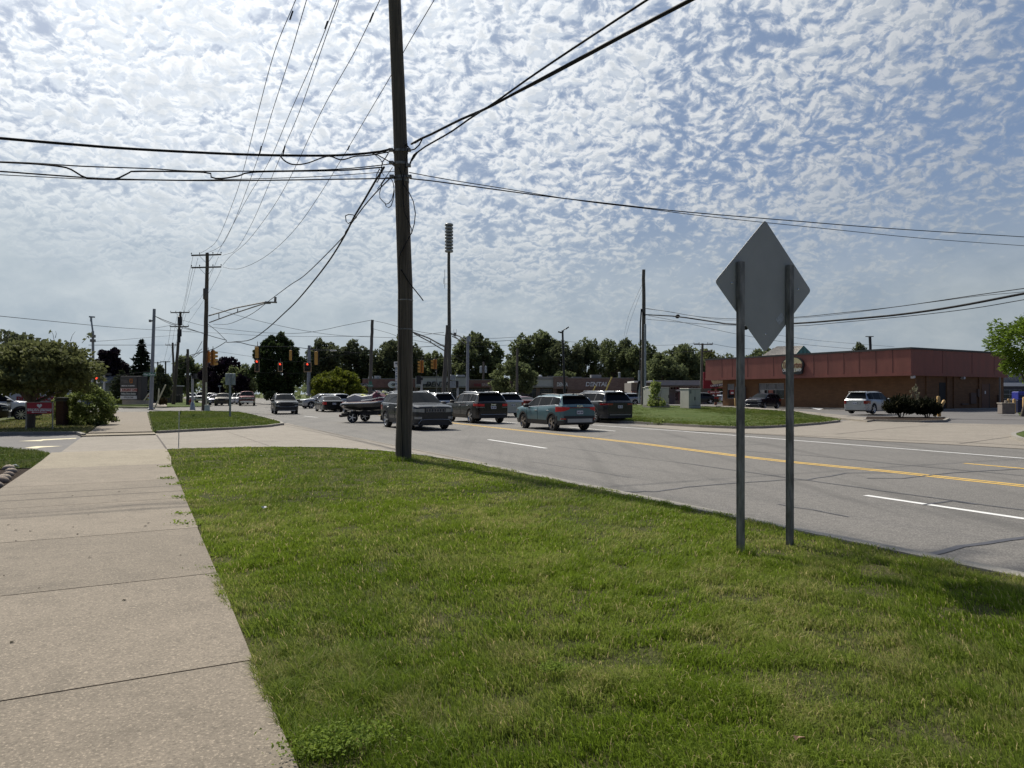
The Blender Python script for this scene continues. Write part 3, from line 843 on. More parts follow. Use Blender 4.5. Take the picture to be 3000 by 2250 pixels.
# ------------------------------------------------------------------ diamond road sign seen from behind, on two steel posts
SC = Vector(P3(2241, 838.5, 6.95)); GZ = 0.08
sg = thing("road_sign", "large blank grey back of a diamond sign on two punched steel posts", "road sign", (SC.x, SC.y, GZ), RA)
sh = SC.z - GZ; hd = 0.65
def rounded_diamond(h, r):
    out = []
    for k, (cx, cz) in enumerate(((0, 1), (-1, 0), (0, -1), (1, 0))):
        c = Vector((cx, cz)) * (h - r * math.sqrt(2))
        a0 = math.atan2(cz, cx)
        for j in range(7):
            a = a0 - R(45) + R(90) * j / 6
            out.append((c.x + r * math.cos(a), c.y + r * math.sin(a)))
    return out
pl = MB(); pl.plate([(x, z + sh) for x, z in rounded_diamond(hd, 0.035)], -0.002, 0.002)
pl.build("sign_plate", m_alu, sg)
for x, z in ((-0.44, 0), (0.46, 0), (0, -0.47)):
    MB().lathe([(0, 0.0), (0.008, 0.001), (0.008, 0.004), (0.0, 0.005)], 8, 0, (x, -0.007, z + sh), 'y').build("rivet", m_chrome, sg)
stk = MB(); c_, s_ = math.cos(R(50)), math.sin(R(50))
q4 = [(-.035, -.055), (.035, -.055), (.035, .055), (-.035, .055)]
stk.plate([(0.205 + x * c_ + z * s_, sh - 0.31 - x * s_ + z * c_) for x, z in q4], -0.0045, -0.003)
stk.build("sticker", M("silver_sticker", (0.45, 0.46, 0.47), 0.35, 0.3, 0.25, 40), sg)
def k_of(u):
    """offset along the sign's own axis of the point seen at column u"""
    r = (u - CX) / F
    return (r * SC.y - SC.x) / (N_.x - r * N_.y)
for u, vt in ((2165, 768), (2309, 778)):
    k = k_of(u); P = SC + N_ * k
    top = EYE - (vt - HZ) / F * P.y - GZ
    ps = MB()
    # hat-section channel: web, two flanges, two lips
    w_, dp, th = 0.034, 0.036, 0.004
    x0 = k; y0 = -0.01
    sec = [(-w_ - .012, 0), (-w_ + .002, 0), (-w_ + .008, -dp + th), (w_ - .008, -dp + th), (w_ - .002, 0), (w_ + .012, 0), (w_ + .012, -th), (w_ + .002, -th), (w_ - .005, -dp), (-w_ + .005, -dp), (-w_ - .002, -th), (-w_ - .012, -th)]
    n = len(sec)
    vs = [(x0 + a, y0 + b, -0.25) for a, b in sec] + [(x0 + a, y0 + b, top) for a, b in sec]
    ps.add(vs, [(i, (i + 1) % n, (i + 1) % n + n, i + n) for i in range(n)] + [tuple(range(n, 2 * n))], 0)
    z = 0.08
    while z < top - 0.03:
        ps.box(x0 + w_ + .003, x0 + w_ + .0105, y0 - th - .001, y0 - th - .0002, z, z + 0.011, 1)
        z += 0.0254
    ps.build("post", [m_galvd, M("punched_hole", (0.42, 0.44, 0.46), 0.6, 0, 0.3) if u > 2200 else M("pale_punched_hole", (0.50, 0.52, 0.54), 0.6, 0, 0.3)], sg)

# ------------------------------------------------------------------ poles
def wood_pole(label, ub, vb, ut, vt, Y, r0, r1, zg=0.1, top_extra=0.0, mat=None, name="utility_pole", group="wooden utility poles", bands=True):
    b = P3(ub, vb, Y); t = P3(ut, vt, Y)
    d = (t - b).normalized(); t = t + d * top_extra
    th = thing(name, label, "utility pole", (b.x, b.y, b.z), 0, group)
    n = 14; pts = []; rs = []
    rg = random.Random(int(ub))
    for i in range(n + 1):
        f = i / n; q = (t - b) * f
        wob = r0 * 0.12
        pts.append(q + Vector((rg.uniform(-wob, wob), rg.uniform(-wob, wob), 0)) * (0 < i < n)); rs.append((r0 + (r1 - r0) * f) * (1.06 if i == 0 else 1))
    pts[0] = pts[0] + d * -0.3
    MB().tube(pts, rs, 16).build("shaft", mat or m_pole, th, smooth=60)
    return th, b, t


def crossarm(th, at, ang, half, sec=0.11, ins=(-1, -.45, .45, 1), name="crossarm", brace=True):
    """at: local point; ang: world direction of the arm"""
    dx = Vector((math.cos(ang), math.sin(ang), 0)); off = Vector((-dx.y, dx.x, 0)) * -0.16
    m = MB(); a = at + off
    m.obox(a - dx * half, a + dx * half, sec, sec * 1.15)
    ca = m.build(name, m_pole2, th)
    if brace:
        bm = MB()
        for s in (-1, 1):
            bm.tube([a + dx * (s * half * .5), at + Vector((0, 0, -half * .55))], 0.018, 5)
        bm.build("brace", m_galv, ca)
    for f in ins:
        i_ = MB(); q = a + dx * (half * f)
        i_.lathe([(0.012, .05), (0.02, .12), (.05, .14), (.045, .18), (.055, .2), (.03, .26), (0, .27)], 8, 0, (q.x, q.y, q.z))
        i_.build("insulator", M("brown_porcelain", (0.07, 0.045, 0.035), 0.25), ca, smooth=50)
    return a, dx


# the pole in front: telecom attachments, a ground wire, slack coil
NP_Y = 16.35
npb = P3(1182, 1347, NP_Y)
npole = thing("utility_pole", "thick weathered wooden utility pole on the lawn edge closest to the viewer", "utility pole", npb, 0, "wooden utility poles")
NPX = [(1347, 1182, 47.5), (1300, 1182, 47), (1150, 1187, 45.6), (850, 1187.5, 44), (750, 1184, 42.5), (350, 1170.6, 40), (0, 1156, 37)]
ax_ = [P3(u, v, NP_Y) - npb for v, u, wd in NPX]; rs_ = [wd / 2 / F * NP_Y for v, u, wd in NPX]
dtop = (ax_[-1] - ax_[-2]).normalized(); npt = npb + ax_[-1] + dtop * 4.2
MB().tube([Vector((0, 0, -.3))] + ax_ + [npt - npb], [rs_[0] * 1.03] + rs_ + [.12], 20).build("shaft", m_pole, npole, smooth=60)
crossarm(npole, (npt - npb) + Vector((0, 0, -0.3)), RA, 1.25); crossarm(npole, (npt - npb) + Vector((0, 0, -1.2)), RA, 1.1)
def on_np(v):
    """axis point of the near pole at picture row v"""
    return P3(float(np.interp(v, [q[0] for q in NPX][::-1], [q[1] for q in NPX][::-1])), v, NP_Y)
for v in (445, 482, 522, 531):
    hw = MB(); q = on_np(v) - npb; hw.lathe([(0.165, -.03), (0.175, -.03), (0.175, .03), (0.165, .03)], 16, 0, (q.x, q.y, q.z)); hw.build("clamp_band", m_galvd, npole)
for v, dx in ((445, -.2), (482, -.2), (522, -.2), (445, .2), (490, .19), (522, .2)):
    hw = MB(); q = on_np(v) - npb; hw.box(q.x + dx - .05, q.x + dx + .05, q.y - .18, q.y - .08, q.z - .03, q.z + .03); hw.build("clamp", m_galvd, npole)
for v in (880, 965):
    q = on_np(v) - npb; MB().lathe([(0.172, -.012), (0.18, -.012), (0.18, .012), (0.172, .012)], 16, 0, (q.x, q.y, q.z)).build("steel_band", m_galvd, npole)
def pxw(pts, r, Y, n=6):
    return MB().tube([P3(u, v, y if isinstance(Y, type(None)) else Y) - npb for (u, v, *y) in pts], r, n)
gw = MB()
Yf = NP_Y - 0.2
for pts, r in ((((1168, 490), (1174, 505), (1180, 530), (1182, 600), (1186, 625), (1198, 650), (1206, 672), (1206, 685)), 0.010),
               (((1193, 420), (1193, 450), (1187, 490), (1181, 520), (1182, 540), (1198, 563), (1211, 590), (1217, 625), (1214, 655), (1207, 680), (1192, 708), (1177, 735), (1169, 752)), 0.011),
               (((1175, 790), (1200, 830), (1216, 850), (1232, 870), (1240, 881)), 0.014),
               (((1169, 752), (1170, 900), (1172, 1100), (1180, 1340)), 0.008)):
    gw.tube([P3(u, v, Yf) - npb for u, v in pts], r, 6)
gw.build("ground_wire", m_cable, npole, smooth=80)
sl = MB()
sl.tube([P3(u, v, Yf) - npb for u, v in ((1130, 522), (1118, 540), (1112, 565), (1113, 580), (1120, 588), (1130, 598), (1138, 596), (1148, 585), (1153, 565), (1154, 545), (1150, 530), (1142, 521), (1133, 520), (1122, 530), (1116, 545))], 0.010, 6)
sl.tube([P3(u, v, Yf) - npb for u, v in ((1128, 594), (1131, 604), (1138, 609), (1146, 603), (1152, 585), (1155, 560), (1152, 535))], 0.010, 6)
sl.build("cable_coil", m_cable, npole, smooth=80)
lp = MB()
for pts, r in ((((1138, 447), (1128, 445), (1110, 443), (1085, 446), (1065, 452)), .016), (((1155, 443), (1170, 438), (1190, 424), (1196, 430), (1203, 440), (1215, 437), (1228, 425), (1238, 405)), .016),
               (((1172, 481), (1180, 489), (1190, 490), (1200, 483), (1205, 470), (1212, 455), (1222, 446)), .02), (((1080, 446), (1108, 455), (1140, 473), (1153, 485)), .012),
               (((1138, 448), (1130, 462), (1120, 475), (1117, 500), (1112, 522), (1104, 535), (1100, 528), (1104, 510), (1112, 495)), .012), (((1095, 450), (1115, 468), (1122, 480)), .01),
               (((1125, 515), (1115, 500), (1108, 490)), .008), (((1150, 490), (1138, 508), (1126, 525), (1105, 555)), .008)):
    lp.tube([P3(u, v, Yf + .1) - npb for u, v in pts], r, 6)
lp.build("jumper_cable", m_cable, npole, smooth=80)

# crossarm poles beyond the driveway
cp, cpb, cpt = wood_pole("tall wooden pole with double crossarms at the end of the island lawn", 598, 1205, 607, 741, 68, 0.24, 0.15)
A1 = crossarm(cp, P3(607, 748, 68) - cpb, R(-8), 1.52); A2 = crossarm(cp, P3(607, 784, 68) - cpb, R(-8), 1.52)
q = P3(604, 850, 68) - cpb
tr = MB(); tr.lathe([(.2, -.9), (.24, -.85), (.24, .1), (.2, .15)], 12, 0, (q.x - .02, q.y - .05, q.z)); tr.build("cable_sleeve", m_pole2, cp, smooth=40)
cp2, c2b, c2t = wood_pole("second crossarm pole down the road, wrapped in equipment below its arms", 508, 1186, 529, 913, 104, 0.26, 0.16)
crossarm(cp2, P3(529, 916, 104) - c2b, R(-5), 1.42, 0.13); crossarm(cp2, P3(527, 957, 104) - c2b, R(-5), 1.42, 0.13)
eq = MB()
for u, v, r, h in ((527, 940, .32, 1.4), (526, 975, .3, 1.2), (524, 990, .24, 1.5)):
    q = P3(u, v, 104) - c2b; eq.lathe([(.05, h * .5), (r, h * .42), (r, -h * .42), (.05, -h * .5)], 10, 0, (q.x, q.y, q.z))
eq.build("transformer", m_black, cp2, smooth=40)
p3_, p3b, p3t = wood_pole("leaning wooden pole with a short arm behind the equipment pole", 511, 1180, 506, 1004, 130, 0.22, 0.17)
crossarm(p3_, P3(506, 1011, 130) - p3b, R(-4), 1.25, 0.13)
p4_, p4b, p4t = wood_pole("distant wooden pole with one crossarm beside the evergreen", 485, 1176, 485, 1058, 190, 0.22, 0.18, mat=m_black)
crossarm(p4_, P3(485, 1060, 190) - p4b, 0, 1.3, 0.16)
p5_, p5b, p5t = wood_pole("farther distant wooden pole peeking from behind the spruce", 461, 1176, 462, 1060, 215, 0.22, 0.18, mat=m_black)
crossarm(p5_, P3(462, 1063, 215) - p5b, 0, 1.1, 0.16)
tp, tpb, tpt = wood_pole("dark slim wooden pole beside the hydrant, no arms", 550, 1187, 550, 1023, 100, 0.23, 0.17)
mp_, mpb, mpt = wood_pole("wooden pole holding street cables in front of the dark trees", 1083, 1190, 1091, 937, 82, 0.22, 0.17, mat=m_pole2)
lp_, lpb, lpt = wood_pole("leaning wooden pole propped against the siren pole", 1297, 1200, 1311, 953, 62, 0.20, 0.15, mat=m_pole2)
fp_, fpb, fpt = wood_pole("thin wooden pole in front of the strip mall tree", 1515, 1185, 1515, 1020, 92, 0.18, 0.13, mat=m_pole2)
rp_, rpb, rpt = wood_pole("bare-topped wooden pole on the far lawn carrying thick cables", 1884, 1187, 1886, 790, 70, 0.235, 0.16, mat=m_pole2)
cd = MB()
cd.tube([P3(1873, v, 69.6) - rpb for v in (1180, 1085)], 0.12, 8); cd.tube([P3(1890, v, 69.7) - rpb for v in (1180, 950)], 0.11, 8)
cd.build("cable_conduit", m_galv, rp_, smooth=50)
cb_ = MB()
cb_.tube([P3(u, v, 69.6) - rpb for u, v in ((1866, 1158), (1868, 1130), (1875, 1100), (1876, 950), (1879, 905), (1888, 925), (1893, 922))], 0.07, 6)
cb_.tube([P3(u, v, 69.6) - rpb for u, v in ((1868, 1140), (1872, 1125), (1874, 1115))], 0.14, 6)
cb_.build("riser_cable", m_cable, rp_, smooth=60)
hp_, hpb, hpt = wood_pole("wooden crossarm pole behind the utility cabinet and cafe", 2053, 1175, 2058, 1006, 96, 0.20, 0.15, mat=M_wood("green_tinged_pole", (.10, .11, .085), (.15, .16, .125), (.09, .1, .08)))
crossarm(hp_, P3(2059, 1009, 96) - hpb, R(5), 1.3, 0.12); crossarm(hp_, P3(2062, 1030, 96) - hpb + Vector((.3, 0, 0)), R(5), 0.75, 0.12, (1,), brace=False)
bp_, bpb, bpt = wood_pole("small pole with transformer cans among the strip mall trees", 1416, 1110, 1417, 1060, 135, 0.2, 0.16, mat=m_pole2)
tc_ = MB()
for u in (1409, 1423):
    q = P3(u, 1083, 135) - bpb; tc_.lathe([(0, .7), (.26, .65), (.26, -.6), (0, -.65)], 10, 0, (q.x, q.y, q.z))
tc_.build("transformer", m_galv, bp_, smooth=40)
rt_, rtb, rtt = wood_pole("dark pole top with a flat arm rising behind the cafe roof", 2551, 1060, 2549, 985, 110, 0.2, 0.2, mat=m_black)
crossarm(rt_, P3(2546, 986, 110) - rtb, 0, 0.62, 0.1, ())

# metal poles
def metal_pole(name, label, cat, ub, vb, ut, vt, Y, r0, r1, mat, group=None):
    b = P3(ub, vb, Y); t = P3(ut, vt, Y); th = thing(name, label, cat, b, 0, group)
    MB().tube([Vector((0, 0, -.2)), (t - b) * .5, t - b], [r0, (r0 + r1) / 2, r1], 14).build("shaft", mat, th, smooth=60)
    MB().lathe([(r0 * 1.6, -.05), (r0 * 1.6, .05), (r0 * 1.1, .1)], 12).build("base_plate", mat, th)
    return th, b, t
mgrp = "painted steel poles of the junction"
gp, gpb, gpt = metal_pole("signal_pole", "grey steel strain pole by the street name sign beside the sidewalk", "signal pole", 442, 1198, 452, 905, 71, 0.20, 0.14, m_grey_pole, mgrp)
ck = MB(); q = P3(446, 940, 71) - gpb
ck.lathe([(0.19, -.05), (0.21, -.05), (0.21, .05), (.19, .05)], 14, 0, (q.x, q.y, q.z)); ck.box(q.x - .3, q.x - .12, q.y - .1, q.y + .1, q.z - .12, q.z + .12)
ck.build("clamp", m_galvd, gp)
kp, kpb, kpt = metal_pole("camera_pole", "grey steel pole with a small camera arm rising behind the round bush", "camera pole", 274, 1178, 272, 970, 52, 0.10, 0.085, m_grey_pole)
ext = MB(); ext.tube([P3(272, 972, 52) - kpb, P3(267, 935, 52) - kpb], 0.06, 8); ext.build("extension", m_galv, kp, smooth=50)
arm = MB(); arm.obox(P3(262, 928, 52) - kpb, P3(277, 929, 52) - kpb, .14, .1); arm.obox(P3(267, 928, 52) - kpb, P3(267, 942, 52) - kpb, .1, .12); arm.build("camera", m_galv, kp)
for v in (985, 998):
    spk = MB(); q = P3(272, v, 52) - kpb; spk.box(q.x - .14, q.x + .14, q.y - .13, q.y + .13, q.z - .1, q.z + .1); spk.build("clamp", m_galvd, kp)
sp2, s2b, s2t = metal_pole("signal_pole", "grey steel strain pole holding the span wire right of the big oval tree", "signal pole", 904, 1156, 906, 1012, 96, 0.26, 0.2, m_grey_pole, mgrp)
sp3, s3b, s3t = metal_pole("signal_pole", "pale grey steel strain pole in front of the strip mall", "signal pole", 1369, 1160, 1371, 985, 84, 0.19, 0.16, m_grey_pole, mgrp)
bx = MB(); q = P3(1374, 992, 84) - s3b; bx.box(q.x - .1, q.x + .2, q.y - .2, q.y + .2, q.z - .35, q.z + .3); bx.build("lamp_box", m_galv, sp3)
# mast arms (open trusses)
def truss(name, label, pa, pb, pc, pd, Y0, Y1, extra=None):
    o_ = P3(*pa, Y0); th = thing(name, label, "mast arm", o_, 0, "open steel mast arms over the junction")
    m = MB(); A, B, C_, Dd = P3(*pa, Y0), P3(*pb, Y1), P3(*pc, Y0), P3(*pd, Y1)
    m.tube([A - o_, A.lerp(B, .5) - o_ + Vector((0, 0, .12)), B - o_], 0.06, 6); m.tube([C_ - o_, C_.lerp(Dd, .5) - o_ + Vector((0, 0, .05)), Dd - o_], 0.05, 6)
    m.build("chord", m_galvd, th, smooth=60)
    for f in (.2, .55):
        MB().tube([A.lerp(B, f) - o_, C_.lerp(Dd, f) - o_], 0.04, 6).build("strut", m_galvd, th)
    if extra:
        e = MB()
        for a, b, r in extra:
            e.tube([P3(*a, Y1) - o_, P3(*b, Y1) - o_], r, 6)
        e.build("lamp_head", m_galvd, th)
truss("mast_arm", "open steel mast arm reaching out from the double crossarm pole", (612, 925), (777, 885), (613, 945), (775, 889), 67.7, 58, (((777, 885), (811, 886), .07), ((806, 886), (807, 870), .1), ((777, 889), (793, 889), .05)))
truss("mast_arm", "open steel mast arm sloping down to the leaning pole by the siren", (1207, 972), (1304, 1017), (1213, 977), (1303, 1028), 60, 62)
truss("mast_arm", "pale open steel arm between the siren pole and the steel strain pole", (1322, 977), (1366, 998), (1325, 985), (1361, 1006), 66, 83)

# siren on its pole
sr, srb, srt = wood_pole("tall slender siren mast standing in the junction, higher than all around it", 1318, 1195, 1315, 742, 64, 0.19, 0.13, name="siren_mast", group=None, mat=M_wood("mast_wood", (.10, .095, .08), (.16, .15, .125), (.085, .08, .07)))
m_horn = M("siren_grey", (0.33, 0.34, 0.33), 0.5, 0.2, 0.15)
for i in range(9):
    v = 742 - 6 - i * 9.6; q = P3(1315.5, v, 64) - srb
    h = MB(); h.lathe([(0.02, -.12), (.25, -.11), (.375, -.07), (.38, .06), (.33, .11), (.05, .12)], 18, 0, (q.x, q.y, q.z))
    h.build("siren_horn", m_horn, sr, smooth=40)
cor = MB(); a, b = P3(1315.5, 742, 64) - srb, P3(1315.5, 656, 64) - srb; cor.tube([a, b], .12, 10); cor.build("horn_core", m_black, sr, smooth=50)
an = MB()
for u, v0, v1 in ((1303, 790, 845), (1300, 815, 832)):
    an.tube([P3(u, v0, 64) - srb, P3(u, v1, 64) - srb], .02, 5)
an.tube([P3(1303, 832, 64) - srb, P3(1315, 832, 64) - srb], .02, 5); an.build("antenna", m_galv, sr)
an = MB(); q = P3(1333, 978, 64) - srb
an.box(q.x - .12, q.x + .12, q.y - .1, q.y + .1, q.z - .2, q.z + .1); an.tube([q + Vector((-.4, 0, -.1)), q], .03, 5)
for dx in (-.1, .12):
    an.tube([q + Vector((dx, 0, 0)), q + Vector((dx, 0, .42))], .012, 4)
an.build("radio_box", m_galvd, sr)
bx = MB(); q = P3(1326, 1125, 63.6) - srb
bx.bbox(q.x - .22, q.x + .28, q.y - .25, q.y + .1, q.z - .35, q.z + .25); bx.bbox(q.x - .2, q.x + .26, q.y - .25, q.y + .1, q.z + .35, q.z + .8); bx.build("control_box", m_galv, sr)

# street lamp with two heads
sl_, slb, slt = metal_pole("street_lamp", "slender black street lamp with two flat heads beside the strip mall", "street lamp", 1655, 1175, 1648, 968, 66, 0.12, 0.09, m_black)
for pts in (((1650, 972), (1652, 966), (1658, 963), (1660, 961)), ((1648, 974), (1642, 975), (1640, 974))):
    MB().tube([P3(u, v, 66) - slb for u, v in pts], .05, 6).build("bracket", m_black, sl_, smooth=60)
for (a, b) in (((1658, 964), (1666, 958)), ((1635, 972), (1648, 975))):
    MB().obox(P3(*a, 66) - slb, P3(*b, 66) - slb, .34, .10).build("lamp_head", m_black, sl_)

# short signal pedestals with pedestrian heads
def pedestal(label, ub, vb, vt, Y, heads):
    b = P3(ub, vb, Y); th = thing("pedestrian_signal", label, "pedestrian signal", b, 0, "pedestrian signals on short posts")
    t = P3(ub, vt, Y) - b
    MB().tube([Vector((0, 0, 0)), t], .11, 10).build("post", M("pale_post", (0.42, 0.43, 0.42), 0.6), th, smooth=60)
    MB().lathe([(.28, 0), (.24, .3), (.16, .75), (.11, .8)], 10).build("base", m_galv, th, smooth=50)
    h = MB()
    for du, dv, w_, hh in heads:
        q = P3(ub + du, vt + dv, Y) - b; h.box(q.x - w_, q.x + w_, q.y - .2, q.y + .2, q.z - hh, q.z + hh)
    h.build("signal_head", m_black, th)
pedestal("pale post with a small black pedestrian signal between hydrant and crossarm pole", 564, 1201, 1100, 71, ((0, -2, .15, .12), (6, 2, .17, .25)))
pedestal("pale post with a pedestrian signal left of the monument sign", 305, 1170, 1097, 78, ((0, -1, .2, .1), (9, -1, .35, .12)))
pedestal("white post with a black hand signal before the dental sign", 1235, 1190, 1108, 70, ((-8, 5, .22, .42), (1, 2, .1, .12)))
pedestal("white post with a square pedestrian signal beside the grey control box", 1341, 1190, 1118, 70, ((-7, 8, .32, .34), (-12, 2, .3, .1)))

# ------------------------------------------------------------------ traffic signals on the span wires
m_sig = M("signal_yellow", (0.62, 0.34, 0.075), 0.5, 0, 0.1); m_sigd = M("signal_orange", (0.55, 0.20, 0.025), 0.5, 0, 0.1)
m_red_on = M_emit("lit_red_signal", (1.0, 0.07, 0.03), 1.6); m_off = M("unlit_lens", (0.05, 0.045, 0.02), 0.2); m_trim = M("reflective_border", (0.62, 0.42, 0.25), 0.5)
def signal(label, u, v0, v1, Y, wpx, face, lens=(), grid=None, rot=0.0, border=True):
    """face: True shows the lenses to the viewer, False the back"""
    c = P3(u, v1, Y); h = (v1 - v0) / F * Y; w_ = wpx / F * Y / 2
    th = thing("traffic_signal", label, "traffic signal", c, rot, "traffic signals on the span wires")
    bp2 = MB(); bp2.bbox(-w_, w_, .02, .05, 0, h, .012); bp2.build("backplate", m_black, th)
    if border and face:
        b = MB()
        for x0, x1, z0, z1 in ((-w_, w_, 0, .06), (-w_, w_, h - .06, h), (-w_, -w_ + .06, .06, h - .06), (w_ - .06, w_, .06, h - .06)):
            b.box(x0, x1, .0, .02, z0, z1)
        b.build("border", m_trim, th)
    hs = MB(); k = .55 if not face else .62
    hs.bbox(-w_ * k, w_ * k, -.22 if not face else -.015, .02 if not face else .28, h * .04, h * .96, .03); hs.build("housing", m_sig if not face else m_black, th)
    hg = MB(); hg.tube([(0, .1, h), (0, .1, h + .5)], .03, 6); hg.build("hanger", m_galvd, th)
    for (x, z, on) in lens:
        l = MB(); r = .13
        l.lathe([(0, -.03), (r, -.025), (r, .01)], 12, 0, (x * w_, -.01, z * h), 'y'); ln = l.build("lens", m_red_on if on else m_off, th, smooth=50)
        vz = MB()
        for k2 in range(7):
            a0, a1 = R(-10 + 200 * k2 / 7), R(-10 + 200 * (k2 + 1) / 7)
            vz.add([(x * w_ + r * 1.1 * math.cos(a), y, z * h + r * 1.1 * math.sin(a)) for a, y in ((a0, -.02), (a1, -.02), (a1, -.28), (a0, -.28))], [(0, 1, 2, 3)])
        vz.build("visor", m_black, ln)
    return th
signal("tall yellow signal back with black plate above the four-lamp signal", 753.5, 1015, 1050, 72, 15.5, False)
signal("four-lamp signal with a pale border and its red lamp lit, below the tall signal back", 753, 1054.5, 1089.5, 88, 13.5, True, [(0, .87, True), (0, .63, False), (0, .38, False), (0, .14, False)])
signal("small yellow signal back alone before the big oval tree, with a rod below", 852, 1025, 1057, 80, 11, False)
signal("three-lamp signal with lit red lamp in front of the big oval tree", 821, 1061, 1089, 90, 13.5, True, [(0, .8, True), (0, .5, False), (0, .2, False)])
signal("five-lamp doghouse signal with its red lamp lit beside the steel strain pole", 901, 1062, 1090, 92, 22, True, [(0, .82, True), (-.42, .5, False), (.42, .5, False), (-.42, .2, False), (.42, .2, False)])
signal("yellow signal back with black plate right of the doghouse signal", 927, 1028, 1070, 76, 15, False)
def side_signal(label, u, v0, v1, Y, flip=1, n=3, rot=0.0):
    c = P3(u, v1, Y); h = (v1 - v0) / F * Y
    th = thing("traffic_signal", label, "traffic signal", c, rot, "traffic signals on the span wires")
    MB().bbox(-.16, .16, -.18, .18, 0, h, .03).build("housing", m_sigd, th)
    bk = MB(); bk.box(.0 if flip > 0 else -.02, .02 if flip > 0 else 0, -.32, .32, -.1, h + .1); bk.build("backplate", m_black, th)
    for i in range(n):
        v_ = MB(); z = h * (i + .5) / n
        pts = [(flip * .16, -.15, z + .1), (flip * .42, -.15, z + .08), (flip * .42, -.15, z - .12), (flip * .16, -.15, z - .16)]
        v_.add([(a, b + .3 * s, c2) for s in (0, 1) for a, b, c2 in pts], [(0, 1, 5, 4), (1, 2, 6, 5), (0, 3, 2, 1), (4, 5, 6, 7), (2, 3, 7, 6)]); v_.build("visor", m_sig, th)
    MB().tube([(0, 0, h), (0, 0, h + .4)], .03, 6).build("hanger", m_galvd, th)
side_signal("orange signal seen side-on just right of the crossarm pole, partly behind it", 610, 1030, 1062, 70)
side_signal("taller orange signal seen side-on, next to the one behind the crossarm pole", 624, 1027, 1070, 68, 1, 4)
side_signal("orange signal seen side-on above the dental sign, right beside the thick pole", 1236, 1056, 1092, 74, -1, 4)
side_signal("orange signal seen side-on with a pull rod below it, left of the leaning pole", 1275, 1053, 1081, 72, -1, 3)
rd = thing("pull_rod", "thin dark rod hanging below the orange signal near the leaning pole", "rod", P3(1279, 1190, 72))
MB().tube([(0, 0, 0), P3(1279, 1082, 72) - P3(1279, 1190, 72)], .045, 6).build("rod_shaft", m_galvd, rd)

# ------------------------------------------------------------------ wires
WN = {}
def wire(pts, Y0, Y1, r, name="overhead_wire", label=None, group=None, mat=None, ext0=0.0, ext1=0.0, n=28):
    """a cable through photo pixels, its distance running from Y0 to Y1"""
    P = [Vector((a[0], a[1])) for a in pts]
    L = [0.0]
    for a, b in zip(P, P[1:]):
        L.append(L[-1] + (b - a).length)
    tt = [x / L[-1] for x in L]
    def at(t):                                    # smooth curve through the pixels
        i = max(k for k in range(len(tt)) if tt[k] <= t + 1e-9); i = min(i, len(P) - 2)
        f = (t - tt[i]) / (tt[i + 1] - tt[i])
        p0, p1, p2, p3 = P[max(i - 1, 0)], P[i], P[i + 1], P[min(i + 2, len(P) - 1)]
        if i == 0: p0 = p1 * 2 - p2
        if i + 2 > len(P) - 1: p3 = p2 * 2 - p1
        return 0.5 * ((2 * p1) + (p2 - p0) * f + (2 * p0 - 5 * p1 + 4 * p2 - p3) * f * f + (3 * p1 - p0 - 3 * p2 + p3) * f ** 3)
    out = []
    for k in range(n + 1):
        t = k / n; q = at(t); out.append(P3(q.x, q.y, 1 / ((1 - t) / Y0 + t / Y1)))
    if ext0:
        out.insert(0, out[0] + (out[0] - out[1]).normalized() * ext0)
    if ext1:
        out.append(out[-1] + (out[-1] - out[-2]).normalized() * ext1)
    m = MB(); m.tube(out, r, 6)
    o = m.build(name, mat or m_wire, smooth=180)
    return tag(o, label, "cable" if name == "telephone_cable" else "wire", group)


g1 = "power wires from the double crossarm pole over the viewer"
for i, (pts, y1, lb) in enumerate((
        (((588, 741), (614, 726), (640, 697), (680, 600), (710, 510), (756, 330), (805, 150), (866, 0)), 24, "power wire from the outer upper insulator, leftmost of the six overhead"),
        (((605, 741), (628, 732), (655, 712), (690, 640), (730, 535), (770, 420), (800, 320), (845, 180), (898, 0)), 24, "power wire from the inner upper insulator, second of the six overhead"),
        (((636, 744), (660, 700), (725, 580), (790, 470), (850, 330), (920, 170), (987, 0)), 23.5, "power wire from the upper arm, third of the six overhead"),
        (((652, 748), (672, 742), (695, 728), (740, 650), (790, 535), (825, 450), (880, 320), (940, 150), (993, 0)), 23.5, "power wire from the upper arm's end, fourth of the six overhead"),
        (((652, 778), (675, 750), (720, 712), (770, 650), (820, 575), (870, 480), (950, 310), (1040, 150), (1113, 0)), 23, "power wire from the lower arm, fifth of the six, just clear of the thick pole"),
        (((652, 782), (690, 789), (740, 773), (800, 735), (870, 665), (940, 565), (1015, 442), (1090, 315), (1145, 222), (1195, 130), (1272, 0)), 22, "power wire sagging low then passing behind the thick pole, last of the six"))):
    wire(pts, 68, y1, 0.014, "power_line", lb, g1, ext1=14, n=48)
sl2 = "slender wire splices on the power wires"
for a, b, y in (((760, 452), (766, 428), 28), ((829, 452), (835, 427), 28), ((849, 58), (858, 32), 24.5), ((952, 85), (960, 62), 24.3), ((1083, 65), (1094, 38), 23.5), ((1018, 440), (1024, 427), 30)):
    o = MB().tube([P3(*a, y), P3(*b, y)], 0.028, 6).build("wire_splice", m_wire); tag(o, "dark splice sleeve thickening one power wire above the street", "splice", sl2)

